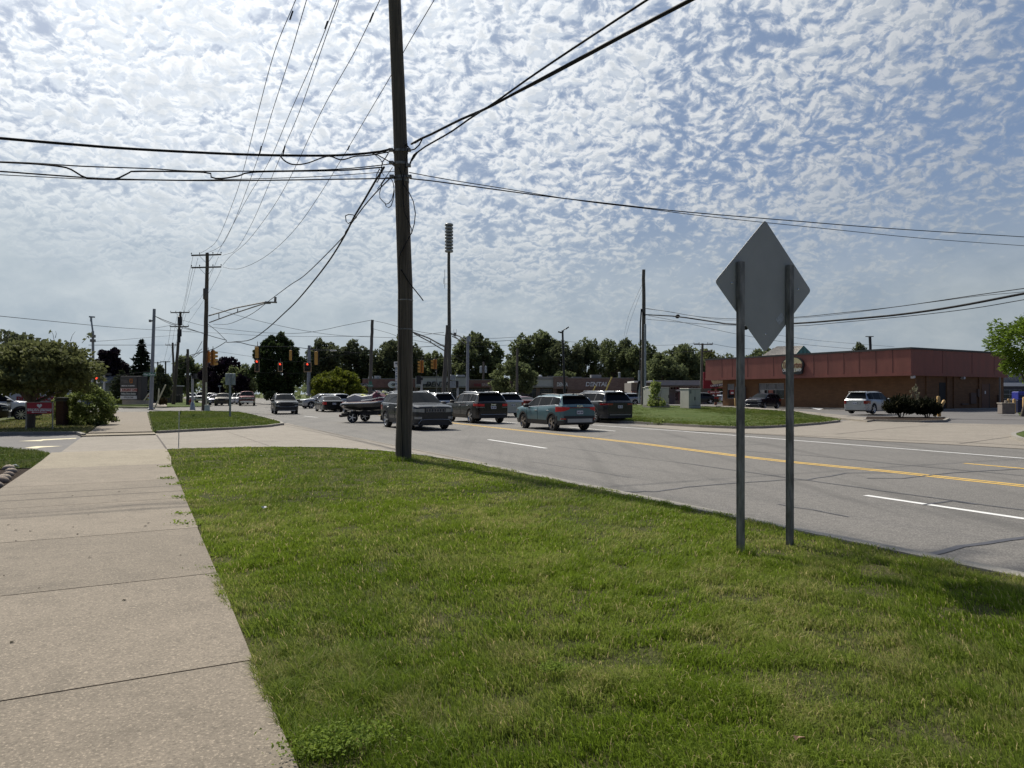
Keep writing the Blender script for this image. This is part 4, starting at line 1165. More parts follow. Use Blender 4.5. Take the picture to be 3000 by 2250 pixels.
g2 = "telephone cables leaving the thick pole across the car park"
wire(((1150, 436), (1110, 445), (1010, 454), (900, 456), (700, 452), (400, 437), (200, 422), (0, 405)), 16.3, 12.6, 0.026, "telephone_cable", "thick black cable leaving the pole level, topmost of those crossing the car park", g2, m_cable, ext1=5)
wire(((1145, 480), (1090, 487), (1000, 495), (860, 500), (620, 502), (530, 500), (440, 494), (240, 487), (100, 478), (0, 474)), 16.3, 12.6, 0.012, "telephone_cable", "support strand with a looping cable hung beneath it", g2, m_cable, ext1=5)
wire(((1120, 490), (1000, 499), (750, 504), (700, 515), (650, 523), (620, 520), (600, 505), (400, 502), (375, 508), (340, 524), (300, 525), (250, 520), (205, 495), (170, 487), (100, 480), (0, 475)), 16.2, 12.5, 0.016, "telephone_cable", "black cable with two drooping slack loops under its strand", g2, m_cable, ext1=5, n=70)
wire(((1155, 502), (1000, 513), (870, 520), (600, 527), (300, 526), (0, 512)), 16.3, 12.8, 0.008, "telephone_cable", "thin wire just above the lowest car park cable", g2, m_cable, ext1=5)
wire(((1170, 522), (1000, 525), (700, 529), (500, 528), (300, 523), (150, 513), (0, 502)), 16.3, 12.6, 0.014, "telephone_cable", "lowest black cable crossing the car park from the thick pole", g2, m_cable, ext1=5)
wire(((1140, 445), (1080, 455), (1040, 458), (1000, 468), (960, 458), (900, 478), (860, 482), (835, 472), (822, 458)), 16.1, 14.6, 0.014, "telephone_cable", "short slack cable loop under the thick cable beside the pole", g2, m_cable, n=50)
g3 = "cables from the thick pole along the road towards the viewer"
wire(((1205, 422), (1230, 408), (1260, 395), (1350, 350), (1430, 315), (1560, 245), (1700, 170), (1850, 90), (2022, 0)), 16.3, 8.9, 0.024, "telephone_cable", "thick double cable rising steeply from the pole, lower of the pair at the sky's edge", g3, m_cable, ext1=8)
wire(((1215, 420), (1245, 402), (1290, 378), (1420, 318), (1560, 250), (1700, 176), (1850, 95), (2020, 6)), 16.4, 9.0, 0.012, "telephone_cable", "thin strand bound along the thick double cable", g3, m_cable, ext1=8)
wire(((1207, 470), (1222, 447), (1250, 427), (1320, 387), (1380, 345), (1450, 300), (1560, 222), (1700, 128), (1800, 62), (1895, 0)), 16.3, 9.4, 0.017, "telephone_cable", "slimmer cable crossing the thick one and ending above it", g3, m_cable, ext1=8)
g4 = "cables crossing the road from the thick pole"
wire(((1198, 505), (1300, 524), (1450, 548), (1700, 588), (1900, 612), (2080, 635), (2400, 668), (2700, 698), (3000, 720)), 16.3, 27.7, 0.010, "telephone_cable", "thin wire across the road, dipping below its companion behind the diamond sign", g4, m_cable, ext1=6)
wire(((1200, 523), (1250, 528), (1400, 548), (1600, 575), (1800, 598), (2000, 620), (2300, 645), (2600, 669), (3000, 694)), 16.3, 27.7, 0.014, "telephone_cable", "thicker wire across the road from the thick pole", g4, m_cable, ext1=6)
g5 = "cables from the thick pole down to the junction"
wire(((1125, 490), (1113, 510), (1100, 530), (1065, 590), (1035, 640), (1010, 690), (960, 770), (880, 870), (830, 920), (780, 965), (735, 995), (690, 1001), (668, 1003)), 16.4, 60, 0.028, "telephone_cable", "thick cable sweeping down from the pole to the signal span", g5, m_cable, n=50)
wire(((1145, 520), (1130, 535), (1105, 560), (1070, 600), (1040, 640), (1012, 680), (1000, 700), (900, 800), (850, 835), (790, 880), (745, 915), (700, 938), (665, 950), (625, 950)), 16.4, 66, 0.016, "telephone_cable", "slimmer cable sweeping from the pole to the double crossarm pole", g5, m_cable, n=50)
o = MB()
cr_ = [P3(u, v, 18.5) for u, v in ((1012, 632), (1022, 628), (1036, 630), (1045, 637), (1036, 645), (1020, 655), (1014, 648), (1012, 632))]
o.tube(cr_, .012, 6); tag(o.build("cable_loop", m_cable, smooth=80), "small triangular snowshoe loop of cable hanging on the sweeping cables", "cable loop")

g6 = "span wires and service cables over the junction"
for pts, y0, y1, r, lb in (
        (((453, 926), (500, 945), (560, 965), (620, 985), (664, 997)), 71, 66, .03, "span wire sloping from the grey steel pole to the cable knot"),
        (((664, 1003), (700, 1003), (752, 1014), (850, 1016), (906, 1022), (980, 1028), (1060, 1035)), 66, 96, .035, "span wire carrying the traffic signals past the oval tree"),
        (((664, 1000), (640, 1015), (620, 1024), (560, 1040), (520, 1052)), 66, 72, .03, "short span wire dropping to the side-on signals"),
        (((610, 950), (635, 970), (655, 990), (664, 998)), 67.5, 66, .022, "guy wire from the crossarm pole down to the cable knot"),
        (((535, 938), (600, 955), (680, 966), (780, 975), (880, 976), (950, 966), (1000, 955), (1086, 938)), 104, 82, .025, "long service wire sagging between the equipment pole and the street-cable pole"),
        (((535, 972), (640, 976), (760, 983), (900, 986), (1086, 985)), 104, 82, .02, "lower level wire running to the street-cable pole"),
        (((618, 900), (700, 925), (800, 950), (900, 970), (1000, 983), (1160, 990)), 67, 70, .018, "thin wire slanting down across the sky behind the mast arm"),
        (((1092, 939), (1130, 947), (1170, 958), (1230, 972), (1305, 983)), 82, 62, .022, "upper cable from the street-cable pole to the leaning pole"),
        (((1092, 963), (1140, 976), (1180, 990), (1260, 1005), (1300, 1010)), 82, 62, .018, "lower cable from the street-cable pole to the leaning pole"),
        (((1210, 1018), (1300, 1012), (1380, 1005), (1450, 1000), (1515, 996)), 70, 92, .03, "dark level cable from behind the thick pole to the strip mall pole"),
        (((1210, 986), (1280, 976), (1300, 974)), 72, 62, .02, "thin wire rising to the top of the leaning pole"),
        (((1220, 1053), (1260, 1053), (1300, 1047), (1366, 1040)), 74, 84, .025, "span wire holding the two side-on signals by the leaning pole"),
        (((1375, 990), (1450, 991), (1530, 988), (1640, 999), (1700, 1003)), 84, 120, .025, "upper wire from the steel strain pole over the strip mall trees"),
        (((1375, 1015), (1440, 1014), (1490, 1011), (1560, 1008)), 84, 110, .022, "lower wire from the steel strain pole over the strip mall"),
        (((1325, 980), (1345, 995), (1366, 1012)), 64, 84, .02, "short slanting wire from siren mast to steel strain pole"),
        (((1330, 1043), (1350, 1055), (1367, 1065)), 64, 84, .022, "lower slanting wire from siren mast to steel strain pole"),
        (((640, 1030), (740, 1045), (860, 1060), (1000, 1040), (1086, 1025)), 90, 90, .018, "low faint cable crossing in front of the dark trees"),
        (((752, 1092), (830, 1093), (900, 1093), (960, 1091)), 92, 92, .016, "tether wire tying the lit signals' feet together")):
    wire(pts, y0, y1, r, "overhead_wire", lb, g6)
g7 = "wires running past the grey steel pole beyond the car park"
for pts, y0, y1, r, lb in (
        (((0, 926), (120, 938), (250, 951), (350, 960), (445, 966), (560, 971)), 40, 90, .018, "wire crossing the sky above the trees by the camera pole, highest there"),
        (((260, 1011), (400, 1011), (520, 1011)), 52, 110, .022, "level wire running past the spruce top"),
        (((280, 1000), (360, 995), (440, 988), (520, 982)), 60, 110, .016, "faint rising wire above the purple tree"),
        (((455, 927), (490, 945), (540, 962), (592, 975)), 71, 68, .022, "wire from the grey steel pole down to the crossarm pole"),
        (((455, 961), (490, 955), (525, 947)), 71, 104, .02, "wire from the grey steel pole to the equipment pole"),
        (((288, 1114), (350, 1100), (420, 1090), (445, 1086)), 74, 73, .025, "span wire behind the monument sign holding a side-on signal"),
        (((235, 1118), (300, 1114), (400, 1104), (450, 1098)), 74, 73, .02, "lower tether behind the monument sign")):
    wire(pts, y0, y1, r, "overhead_wire", lb, g7, ext0=6 if pts[0][0] == 0 else 0)
g8 = "lines hanging between the roadside poles down the street"
for pts, y0, y1, r in ((((566, 748), (555, 800), (545, 860), (533, 910)), 67, 104, .013), (((580, 755), (566, 810), (552, 870), (540, 912)), 67, 104, .013), (((640, 752), (620, 800), (590, 870), (550, 912)), 67, 104, .013),
                       (((565, 785), (552, 840), (540, 900), (533, 950)), 67, 104, .013), (((648, 790), (628, 830), (590, 890), (548, 952)), 67, 104, .013), (((520, 920), (512, 960), (505, 1005)), 104, 130, .016), (((545, 920), (530, 965), (515, 1005)), 104, 130, .016),
                       (((500, 960), (492, 1010), (480, 1060)), 104, 190, .02), (((535, 958), (515, 1010), (492, 1060)), 104, 190, .02), (((592, 1000), (570, 1040), (540, 1075), (515, 1080)), 68, 120, .025), (((592, 1022), (560, 1045), (510, 1058)), 68, 120, .025), (((592, 1030), (560, 1052), (512, 1072)), 68, 120, .025),
                       (((548, 1050), (530, 1090), (512, 1110)), 100, 130, .02), (((548, 1035), (525, 1070), (510, 1085)), 100, 130, .02)):
    wire(pts, y0, y1, r, "power_line", "one of the many lines receding from pole to pole down the street", g8)
g9 = "cables from the bare-topped pole over the cafe"
for pts, y1, r, lb in ((((1890, 904), (1960, 913), (2040, 927), (2150, 934), (2320, 930), (2460, 917), (2640, 897), (2850, 866), (3000, 845)), 34, .022, "upper black cable from the bare-topped pole over the cafe"),
                       (((1893, 903), (1950, 912), (2060, 930), (2150, 938), (2400, 927), (2700, 889), (2860, 868), (3000, 855)), 35, .014, "thin upper cable just beneath the highest one"),
                       (((1893, 922), (1950, 925), (1990, 928), (2080, 941), (2150, 950), (2320, 948), (2480, 936), (2640, 921), (2800, 898), (3000, 860)), 34, .062, "thick black bundle of cables sagging over the cafe, heaviest of all"),
                       (((1893, 935), (1960, 941), (2040, 948), (2150, 953), (2330, 955), (2480, 943), (2700, 922), (2860, 902), (3000, 878)), 34, .02, "lowest single cable under the thick bundle"),
                       (((1900, 925), (1980, 940), (2150, 977), (2320, 1005), (2500, 1022), (2650, 1031)), 90, .018, "thin wire slanting down behind the diamond sign to the cafe roof"),
                       (((2280, 982), (2400, 998), (2620, 1016)), 95, .016, "thin faint wire meeting the cafe roof line")):
    wire(pts, 70 if pts[0][0] < 2000 else 90, y1, r, "telephone_cable", lb, g9, m_cable, ext1=6 if pts[-1][0] > 2900 else 0)
cs = MB()
for u, v, y in ((2271, 948, 51), (2185, 962, 55.6), (1985, 929, 64.5)):
    c = P3(u, v - 2, y)
    o = MB().lathe([(0, -.28), (.16, -.24), (.19, 0), (.16, .22), (0, .26)], 10, 0, c, 'y').build("splice_case", m_cable, smooth=60); tag(o, {2271: "black splice case hanging on the cables right of the diamond sign post", 2185: "black splice case hanging on the cables just past the first sign post", 1985: "lumpy black splice on the thick bundle close to its pole"}[u], "splice case")
for pts, lb in ((((1880, 835), (1860, 880), (1840, 930), (1828, 985)), "thin guy wire slanting from the bare-topped pole towards the trees"), (((1880, 850), (1850, 930), (1832, 990)), "second thin guy wire just under the first on the bare-topped pole")):
    wire(pts, 70, 95, .012, "guy_wire", lb)
g10 = "distant power wires behind the cafe"
for pts, y0, y1, lb in ((((1890, 1012), (1960, 1011), (2050, 1006)), 110, 96, "upper distant wire running to the pole behind the cafe"), (((1890, 1036), (1960, 1034), (2050, 1027)), 110, 96, "lower distant wire running to the pole behind the cafe"),
                        (((2075, 1005), (2150, 1018), (2240, 1024), (2300, 1020)), 96, 120, "distant wire leaving the pole behind the cafe")):
    wire(pts, y0, y1, .022, "power_line", lb, g10)

# the rest of the small things on this side
def flat_sign_back(label, u0, u1, v0, v1, up, vb, Y):
    b = P3(up, vb, Y); th = thing("road_sign", label, "road sign", b)
    c0, c1 = P3(u0, v1, Y) - b, P3(u1, v0, Y) - b
    MB().bbox(c0.x, c1.x, .03, .05, c0.z, c1.z, .01).build("sign_plate", m_galv, th)
    MB().box(-.06, .06, -.03, .03, -.1, c1.z - .06).build("post", m_grey_pole, th)
flat_sign_back("square grey back of a road sign on one post on the island lawn", 659, 689, 1094, 1128, 674, 1217, 46)
hy = thing("fire_hydrant", "small red fire hydrant at the street corner", "fire hydrant", P3(559, 1187.5, 97))
MB().lathe([(.22, 0), (.22, .08), (.15, .1), (.15, .6), (.19, .62), (.17, .75), (.05, .9), (0, .92)], 12).build("barrel", M("hydrant_red", (.38, .03, .025), .5), hy, smooth=50)
for s in (-1, 1):
    MB().lathe([(0, -.1), (.09, -.09), (.09, .12)], 8, 0, (s * .18, 0, .5), 'y').build("outlet", M("hydrant_red", (.38, .03, .025), .5), hy)
gb = thing("utility_pedestal", "small pale green utility pedestal beside the crossarm pole", "utility box", P3(602, 1204, 66))
MB().bbox(-.02, .34, -.2, .2, 0, .5, .03).build("cabinet_body", M("pale_green", (.42, .5, .44), .6), gb)
MB().bbox(-.04, .36, -.22, .22, .5, .56, .02).build("lid", M("pale_green", (.42, .5, .44), .6), gb)
mk = thing("marker_stake", "thin pale marker stake in the lawn by the driveway", "marker stake", P3(523, 1310, 20.5))
MB().tube([(0, 0, -.1), P3(525, 1215, 20.5) - P3(523, 1310, 20.5)], .012, 6).build("rod_shaft", m_galv, mk)
MB().tube([P3(525, 1215, 20.5) - P3(523, 1310, 20.5), P3(525, 1204, 20.5) - P3(523, 1310, 20.5)], .02, 6).build("cap", M("stake_cap", (.5, .52, .4), .5), mk)
for (a, b, y, lb) in (((452, 1197), (485, 1127), 70, "yellow sleeve of a guy wire leaning out from the grey steel pole"), ((463, 1180), (466, 1138), 78, "short pale stake standing behind the grey steel pole"), ((417, 1180), (437, 1152), 80, "pale leaning guy sleeve before the monument sign"), ((605, 1205), (604, 1120), 67, "slender pale post close beside the crossarm pole"),
                      ((1732, 1160), (1745, 1130), 100, "short yellow guy sleeve in front of the dental wall"), ((1768, 1160), (1793, 1104), 98, "long yellow guy sleeve in front of the dental wall")):
    o = MB().tube([P3(*a, y), P3(*b, y)], .07 if a[0] < 1000 else .09, 6).build("guy_sleeve", M("guy_yellow", (.62, .5, .12), .6) if a[0] > 1000 else M("guy_cream", (.55, .53, .36), .6)); tag(o, lb, "guy guard")
for u, v, lb in ((527, 1213, "tiny dark plant tuft on the island lawn beside the stake"), (566, 1223, "tiny dark plant tuft alone on the island lawn")):
    c = P3(u, v, 46); m = MB()
    for k in range(14):
        a = k * 2.4; m.add([(c.x + .02 * math.cos(a), c.y + .02 * math.sin(a), c.z - .05), (c.x + .05 * math.cos(a + 1), c.y + .05 * math.sin(a + 1), c.z), (c.x + .12 * math.cos(a), c.y + .12 * math.sin(a), c.z + .15 + .012 * k)], [(0, 1, 2)])
    tag(m.build("weed_tuft", M_leaf("dark_weed", (.02, .04, .012), (.04, .07, .02))), lb, "weed")
lit = random.Random(3)
for u, v, s, lb in ((765, 1337, .07, "crumpled scrap of white litter far back on the lawn"), (775, 1488, .05, "small white scrap of litter on the lawn"), (2398, 1204, .5, "pale scrap lying on the far lawn by the cafe walk"), (2340, 2165, .035, "dry curled leaf in the grass at the picture's lower edge")):
    c = G(u, v, .13) if v > 1300 else P3(u, v, 52); m = MB(); n = 7
    vs = [(c.x, c.y, c.z + s * .35)] + [(c.x + s * math.cos(6.28 * k / n) * lit.uniform(.5, 1.1), c.y + s * .6 * math.sin(6.28 * k / n) * lit.uniform(.5, 1.1), c.z + s * lit.uniform(-.15, .45)) for k in range(n)]
    m.add(vs, [(0, k + 1, (k + 1) % n + 1) for k in range(n)])
    tag(m.build("litter" if v < 2000 else "dry_leaf", M("paper_white", (.75, .74, .72), .8) if v < 2000 else M("dry_leaf_brown", (.33, .2, .13), .8)), lb, "litter" if v < 2000 else "leaf")
st = random.Random(8)
for i, (u, v, s, col) in enumerate(((43, 1366, .15, 0), (25, 1370, .19, 1), (32, 1379, .17, 1), (24, 1389, .17, 2), (13, 1400, .2, 1), (3, 1408, .22, 2), (-14, 1422, .2, 1))):
    c = G(u, v + 4, .08); s = s * .55; m = MB(); n = 12
    prof = [(s * .6, -.06), (s * .95, .0), (s, s * .35), (s * .75, s * .72), (s * .35, s * .9), (0.001, s * .93)]
    m.lathe(prof, n)
    m.v = [(x * 1.15 * (1 + st.uniform(-.07, .07)), y * (1 + st.uniform(-.07, .07)), z * (1 + st.uniform(-.08, .08))) for x, y, z in m.v]
    o = m.build("field_stone", M(("blue_grey_stone", "tan_stone", "brown_stone")[col], ((.25, .28, .3), (.33, .27, .21), (.26, .2, .155))[col], .85, 0, .3, 6, bump=.4), smooth=70, loc=(c.x, c.y, .07))
    o.rotation_euler = (0, 0, st.uniform(0, 6)); tag(o, ("bluish rounded field stone at the far end of the bed edging", "large tan field stone just behind the bluish one", "tan field stone third in the bed edging", "brown field stone in the middle of the bed edging", "tan field stone tucked next to the sidewalk edge", "brown field stone next to last in view", "tan field stone cut by the picture edge")[i], "stone", "field stones edging the planting bed")

# ------------------------------------------------------------------ vehicles: local +x forward, +y to the car's left, origin on the ground under the middle of the wheelbase
def interp(tab, x):
    return float(np.interp(x, [a for a, b in tab], [b for a, b in tab]))


def smooth_tab(tab, n=1):
    return tab


m_int = M("car_interior_dark", (0.02, 0.02, 0.022), 0.8, var=0)
m_clad = M("grey_black_cladding", (0.028, 0.029, 0.031), 0.6, var=0.15)
m_brt = M("brushed_skid_plate", (0.36, 0.37, 0.37), 0.4, 0.6, 0.1)
m_amber = M("amber_lens", (.6, .22, .02), .2)


def wheel_geo(r, w, spokes, style):
    ty = MB()
    ty.lathe([(r * .70, -w / 2), (r * .92, -w / 2), (r * .985, -w * .36), (r, -w * .15), (r, w * .15), (r * .985, w * .36), (r * .92, w / 2), (r * .70, w / 2)], 28, 0, axis='y')
    rm = MB()
    rm.lathe([(0, -w * .20), (r * .66, -w * .20), (r * .66, w * .2), (0, w * .2)], 24, 1, axis='y')
    for s in (-1, 1):
        rm.lathe([(r * .64, s * w * .30), (r * .72, s * w * .49), (r * .70, s * w * .50)] if s < 0 else [(r * .70, s * w * .50), (r * .72, s * w * .49), (r * .64, s * w * .30)], 28, 0, axis='y')
        yo = s * w * .42
        rm.lathe([(0, yo - .01), (r * .16, yo - .01), (r * .18, yo + .02), (0, yo + .02)], 12, 0, axis='y')
        for k in range(spokes):
            a = 2 * math.pi * k / spokes
            if style == 'y':
                for da in (-.16, .16):
                    p0 = Vector((r * .12 * math.cos(a), yo, r * .12 * math.sin(a))); p1 = Vector((r * .69 * math.cos(a + da), yo, r * .69 * math.sin(a + da)))
                    rm.obox(p0, p1, r * .07, .03, 0, up=(0, 1, 0))
            else:
                p0 = Vector((r * .1 * math.cos(a), yo, r * .1 * math.sin(a))); p1 = Vector((r * .69 * math.cos(a), yo, r * .69 * math.sin(a)))
                rm.obox(p0, p1, r * (.17 if spokes <= 5 else .10), .03, 0, up=(0, 1, 0))
    return ty, rm


def car(name, label, group=None, loc=(0, 0, 0), head=0.0, col=None, L=4.6, W=1.85, H=1.68, wb=2.7, fo=.92, r=.35, hz=1.02, cowl=1.15, rf=1.95, rr=.45, tail_g=.10, bz=1.02, bzr=1.08,
        sill=.26, kind='suv', clad=None, rim=(5, 's'), rimmat=None, rails=None, front='plain', rear='plain', brake=False, glassk=3, cat="car", roofmat=None, detail=True, plate=True, trim=None, badge=None, hazy=0):
    col = col or paint("grey", (.2, .2, .2))
    xf = wb / 2 + fo
    th = thing(name, label, cat, loc, math.atan2(math.cos(R(head)), math.sin(R(head))), group)
    Hr = H - (.05 if rails else 0)
    tr0 = L - rr                     # rear end of the roof
    if kind == 'sedan':
        top = [(0, hz - .17), (.06, hz - .11), (.35, hz - .05), (cowl, hz + .02), (rf, Hr - .03), (rf + .5, Hr), (tr0 - .4, Hr - .02), (tr0, Hr - .07), (L - .52, bzr + .05), (L - .08, bzr + .0), (L, bzr - .06)]
        tg = L - .52
    elif kind == 'pickup':
        top = [(0, hz - .10), (.06, hz - .05), (.35, hz), (cowl, hz + .05), (rf, Hr - .03), (rf + .4, Hr), (tr0 - .1, Hr - .03), (tr0, Hr - .07), (tr0 + .14, bzr + .02), (tr0 + .16, bzr - .02), (L, bzr - .02)]
        tg = tr0 + .14
    else:
        top = [(0, hz - .15), (.05, hz - .09), (.28, hz - .03), (cowl, hz + .05), (rf, Hr - .04), (rf + .45, Hr), (tr0 - .5, Hr - .01), (tr0, Hr - .06), (L - tail_g, bzr + .04), (L - .03, bzr - .02), (L, bzr - .06)]
        tg = L - tail_g
    belt = [(0, hz - .17), (.08, hz - .14), (.4, hz - .08), (cowl, bz - .02), (cowl + .5, bz), (L - .6, bzr), (L - .1, bzr - .02), (L, bzr - .09)]
    wid = [(0, .80), (.03, .86), (.09, .91), (.25, .965), (.7, 1), (L - .7, 1), (L - .25, .965), (L - .09, .92), (L - .03, .88), (L, .83)]
    gin = [(0, .86), (cowl - .1, .86), (cowl + .05, .84), (rf, .74), (rf + .6, .76), (tr0 - .3, .74), (tr0, .71), (tg, .80), (L, .84)]
    Rw = r + .055
    stations = set([a for a, b in top] + [a for a, b in belt] + [a for a, b in wid])
    for xw in (xf - wb / 2, xf + wb / 2):
        for k in range(11):
            stations.add(xw - Rw * math.cos(math.pi * k / 10))
        stations |= {xw - Rw - .012, xw + Rw + .012}
    # side glass divisions
    g0 = cowl + .20; g1 = (tr0 + .12 if kind != 'sedan' else tr0 + .22) if kind != 'pickup' else tr0 - .12
    if kind == 'suv': g1 = min(g1, tg - .22)
    ng = glassk; cuts = []
    fr = {3: (0, .37, .74, 1), 2: (0, .5, 1), 1: (0, 1)}[ng]
    for k in range(ng):
        a, b = g0 + (g1 - g0) * fr[k], g0 + (g1 - g0) * fr[k + 1]
        cuts.append((a + (.04 if k else 0), b - (.04 if k < ng - 1 else 0)))
    for a, b in cuts:
        stations |= {a, b, (a + b) / 2}
    stations |= {cowl + .03, rf - .02, tr0 + .03, tg - .02}
    if kind != 'pickup':
        stations |= {tr0 + .5 * (tg - tr0)}
    X = sorted(x for x in stations if 0 <= x <= L)
    X = [x for i, x in enumerate(X) if i == 0 or x - X[i - 1] > .004]
    NR = 11
    def ring(d):
        hw = W / 2 * interp(wid, d); zt = interp(top, d); zb0 = sill + (.06 * max(0, 1 - d / .3)) + (.09 * max(0, 1 - (L - d) / .35))
        zb = zb0
        for xw in (xf - wb / 2, xf + wb / 2):
            q = Rw ** 2 - (d - xw) ** 2
            if q > 0:
                zb = max(zb, r + math.sqrt(q))
        zbelt = min(interp(belt, d), zt - .01); zbelt = max(zbelt, zb + .08)
        zc = min(max(zb + .03, sill + (.20 if clad else .14)), zbelt - .05); zm = max(zc + .02, min(zc + (zbelt - zc) * .62, zbelt - .03))
        zt = max(zt, zbelt + .01)
        gy = hw * interp(gin, d) / max(.01, interp(wid, d)) * min(1, interp(wid, d) + .02)
        cab = zt - zbelt
        gtop = max(zbelt + min(.02, cab * .4), zt - .11)
        f = min(1, max(0, (cab - .06) / .5))
        y6 = hw * .955; y7 = y6 + (gy - y6) * f if cab > .08 else hw * .90
        y8 = y7 - .05 - .05 * f if cab > .08 else hw * .82
        return [(0, zb), (hw * .82, zb), (hw * .955, zb), (hw * .995, zc), (hw * 1.0, zm), (hw * .975, zbelt), (y6, zbelt + min(.02, cab * .3)), (y7, gtop), (y8, zt - min(.045, cab * .25)), (y8 * .6, zt - min(.012, cab * .1)), (0, zt)]
    rings = [ring(d) for d in X]
    body = MB(); parts = {}
    def tgt(i, k):
        """which mesh a face belongs to: station span i, ring span k"""
        dm = (X[i] + X[i + 1]) / 2
        if k == 0: return ('body', 2)
        if k == 1: return ('body', 2)
        if k == 2: return ('body', 1 if clad else 0)
        if k == 6:
            for j, (a, b) in enumerate(cuts):
                if a - .001 <= dm <= b + .001:
                    return (('side', j), 0)
            if g0 - .1 < dm < g1: return ('pillar', 0)
            return ('body', 3 if (roofmat and dm > cowl) else 0)
        if k in (8, 9):
            if cowl + .03 < dm < rf - .02: return ('windscreen', 0)
            if kind != 'pickup' and tr0 + .03 < dm < tg - .02: return ('rear_window', 0)
            if kind == 'pickup' and tr0 < dm < tg: return ('rear_window', 0)
        if k >= 7 and roofmat and dm > cowl: return ('body', 3)
        return ('body', 0)
    for s in (1, -1):
        for i in range(len(X) - 1):
            for k in range(NR - 1):
                key, mi = tgt(i, k)
                q = []
                for (ii, kk) in ((i, k), (i + 1, k), (i + 1, k + 1), (i, k + 1)):
                    y, z = rings[ii][kk]; q.append((xf - X[ii], s * y, z))
                fc = (0, 1, 2, 3) if s < 0 else (3, 2, 1, 0)
                if key == 'body':
                    body.add(q, [fc], mi)
                elif key in ('windscreen', 'rear_window', 'pillar'):
                    parts.setdefault(key, MB()).add(q, [fc])
                else:
                    parts.setdefault(('side', s, key[1]), MB()).add(q, [fc])
        for i in (0, len(X) - 1):
            pts = [(xf - X[i], s * y, z) for y, z in rings[i]]
            for k in range(NR - 1):
                y0, z0 = rings[i][k]; y1, z1 = rings[i][k + 1]
                q = [(xf - X[i], 0, z0), (xf - X[i], s * y0, z0), (xf - X[i], s * y1, z1), (xf - X[i], 0, z1)]
                fc = (0, 1, 2, 3) if (s > 0) == (i == 0) else (3, 2, 1, 0)
                body.add(q, [fc], 0)
    def weld(mb):
        idx = {}; vm = []; nv = []
        for v in mb.v:
            k = (round(v[0], 4), round(v[1], 4), round(v[2], 4))
            if k not in idx:
                idx[k] = len(nv); nv.append(v)
            vm.append(idx[k])
        nf = []; nm = []
        for f, m in zip(mb.f, mb.m):
            g = []
            for i in f:
                if vm[i] not in g: g.append(vm[i])
            if len(g) >= 3:
                nf.append(tuple(g)); nm.append(m)
        mb.v, mb.f, mb.m = nv, nf, nm
        return mb
    weld(body).build("body", [col, clad or m_clad, m_under, roofmat or col], th, smooth=38)
    for key, mb in parts.items():
        nm = key if isinstance(key, str) else "side_window"
        weld(mb).build(nm, m_wind if key == 'windscreen' else m_black if key == 'pillar' else m_glass, th, smooth=None if key == 'pillar' else 60)
    if trim:
        for s in (-1, 1):
            m = MB(); pts = []
            for d in [x for x in X if g0 <= x <= g1]:
                rg = ring(d); pts.append((xf - d, s * (rg[6][0] + .006), rg[6][1]))
            for d in reversed([x for x in X if g0 + .3 <= x <= g1]):
                rg = ring(d); pts.append((xf - d, s * (rg[7][0] + .012), rg[7][1]))
            m.tube(pts, .012, 4); m.build("window_trim", trim, th)
    # wheels
    ty, rm = wheel_geo(r, .235, *rim)
    tm = rm_ = None
    for sx in (1, -1):
        for sy in (1, -1):
            wh = holder("wheel", th, (sx * wb / 2, sy * (W / 2 - .135), r))
            if tm is None:
                tm = ty.build("tyre", m_rubber, wh, smooth=50); rm_ = rm.build("rim", [rimmat or m_silver, m_under], wh, smooth=40)
            else:
                for o in (tm, rm_):
                    c = o.copy(); COL.objects.link(c); c.parent = wh
            if clad and detail:
                a = MB(); xw = sx * wb / 2; d = xf - xw; pts = []
                for k in range(13):
                    t = math.pi * (k / 12); 
                    for rr_ in (Rw - .005, Rw + .065):
                        dd_ = d - rr_ * math.cos(t); pts.append((xw + rr_ * math.cos(t), sy * (W / 2 * interp(wid, dd_) + .008), max(sill, r + rr_ * math.sin(t))))
                fs = [(2 * k, 2 * k + 1, 2 * k + 3, 2 * k + 2) for k in range(12)]
                a.add(pts, fs if sy < 0 else [f[::-1] for f in fs]); a.build("wheel_arch_trim", clad, th, smooth=60)
    # curved panels wrapped on nose and tail
    fw = [(0, 0), (.80, 0), (.86, .03), (.91, .09), (.965, .25), (1.0, .7)]
    def wrap(y0, y1, z0, z1, back=False, th_=.02, n=8, z0b=None, z1b=None):
        m = MB(); vs = []
        for i in range(n + 1):
            f = i / n; y = y0 + (y1 - y0) * f; d = float(np.interp(min(1, abs(y) / (W / 2)), [a for a, b in fw], [b for a, b in fw]))
            x = xf - d + th_ if not back else xf - L + d - th_
            xo = x; yo = y + (th_ if y > W * .42 else -th_ if y < -W * .42 else 0) * .6
            za = z0 + ((z0b if z0b is not None else z0) - z0) * f; zb_ = z1 + ((z1b if z1b is not None else z1) - z1) * f
            xi = x - .06 if not back else x + .06
            vs += [(xo, yo, za), (xo, yo, zb_), (xi, yo * .99, zb_ + .006), (xi, yo * .99, za - .006)]
        fs = []
        for i in range(n):
            a, b = i * 4, i * 4 + 4
            for k in range(4):
                fs.append((a + k, a + (k + 1) % 4, b + (k + 1) % 4, b + k))
        fs += [(0, 3, 2, 1), (n * 4, n * 4 + 1, n * 4 + 2, n * 4 + 3)]
        m.add(vs, fs)
        if (y1 > y0) == back:
            m.f = [f[::-1] for f in m.f]
        return m
    hwd = W / 2
    zh = hz - .155
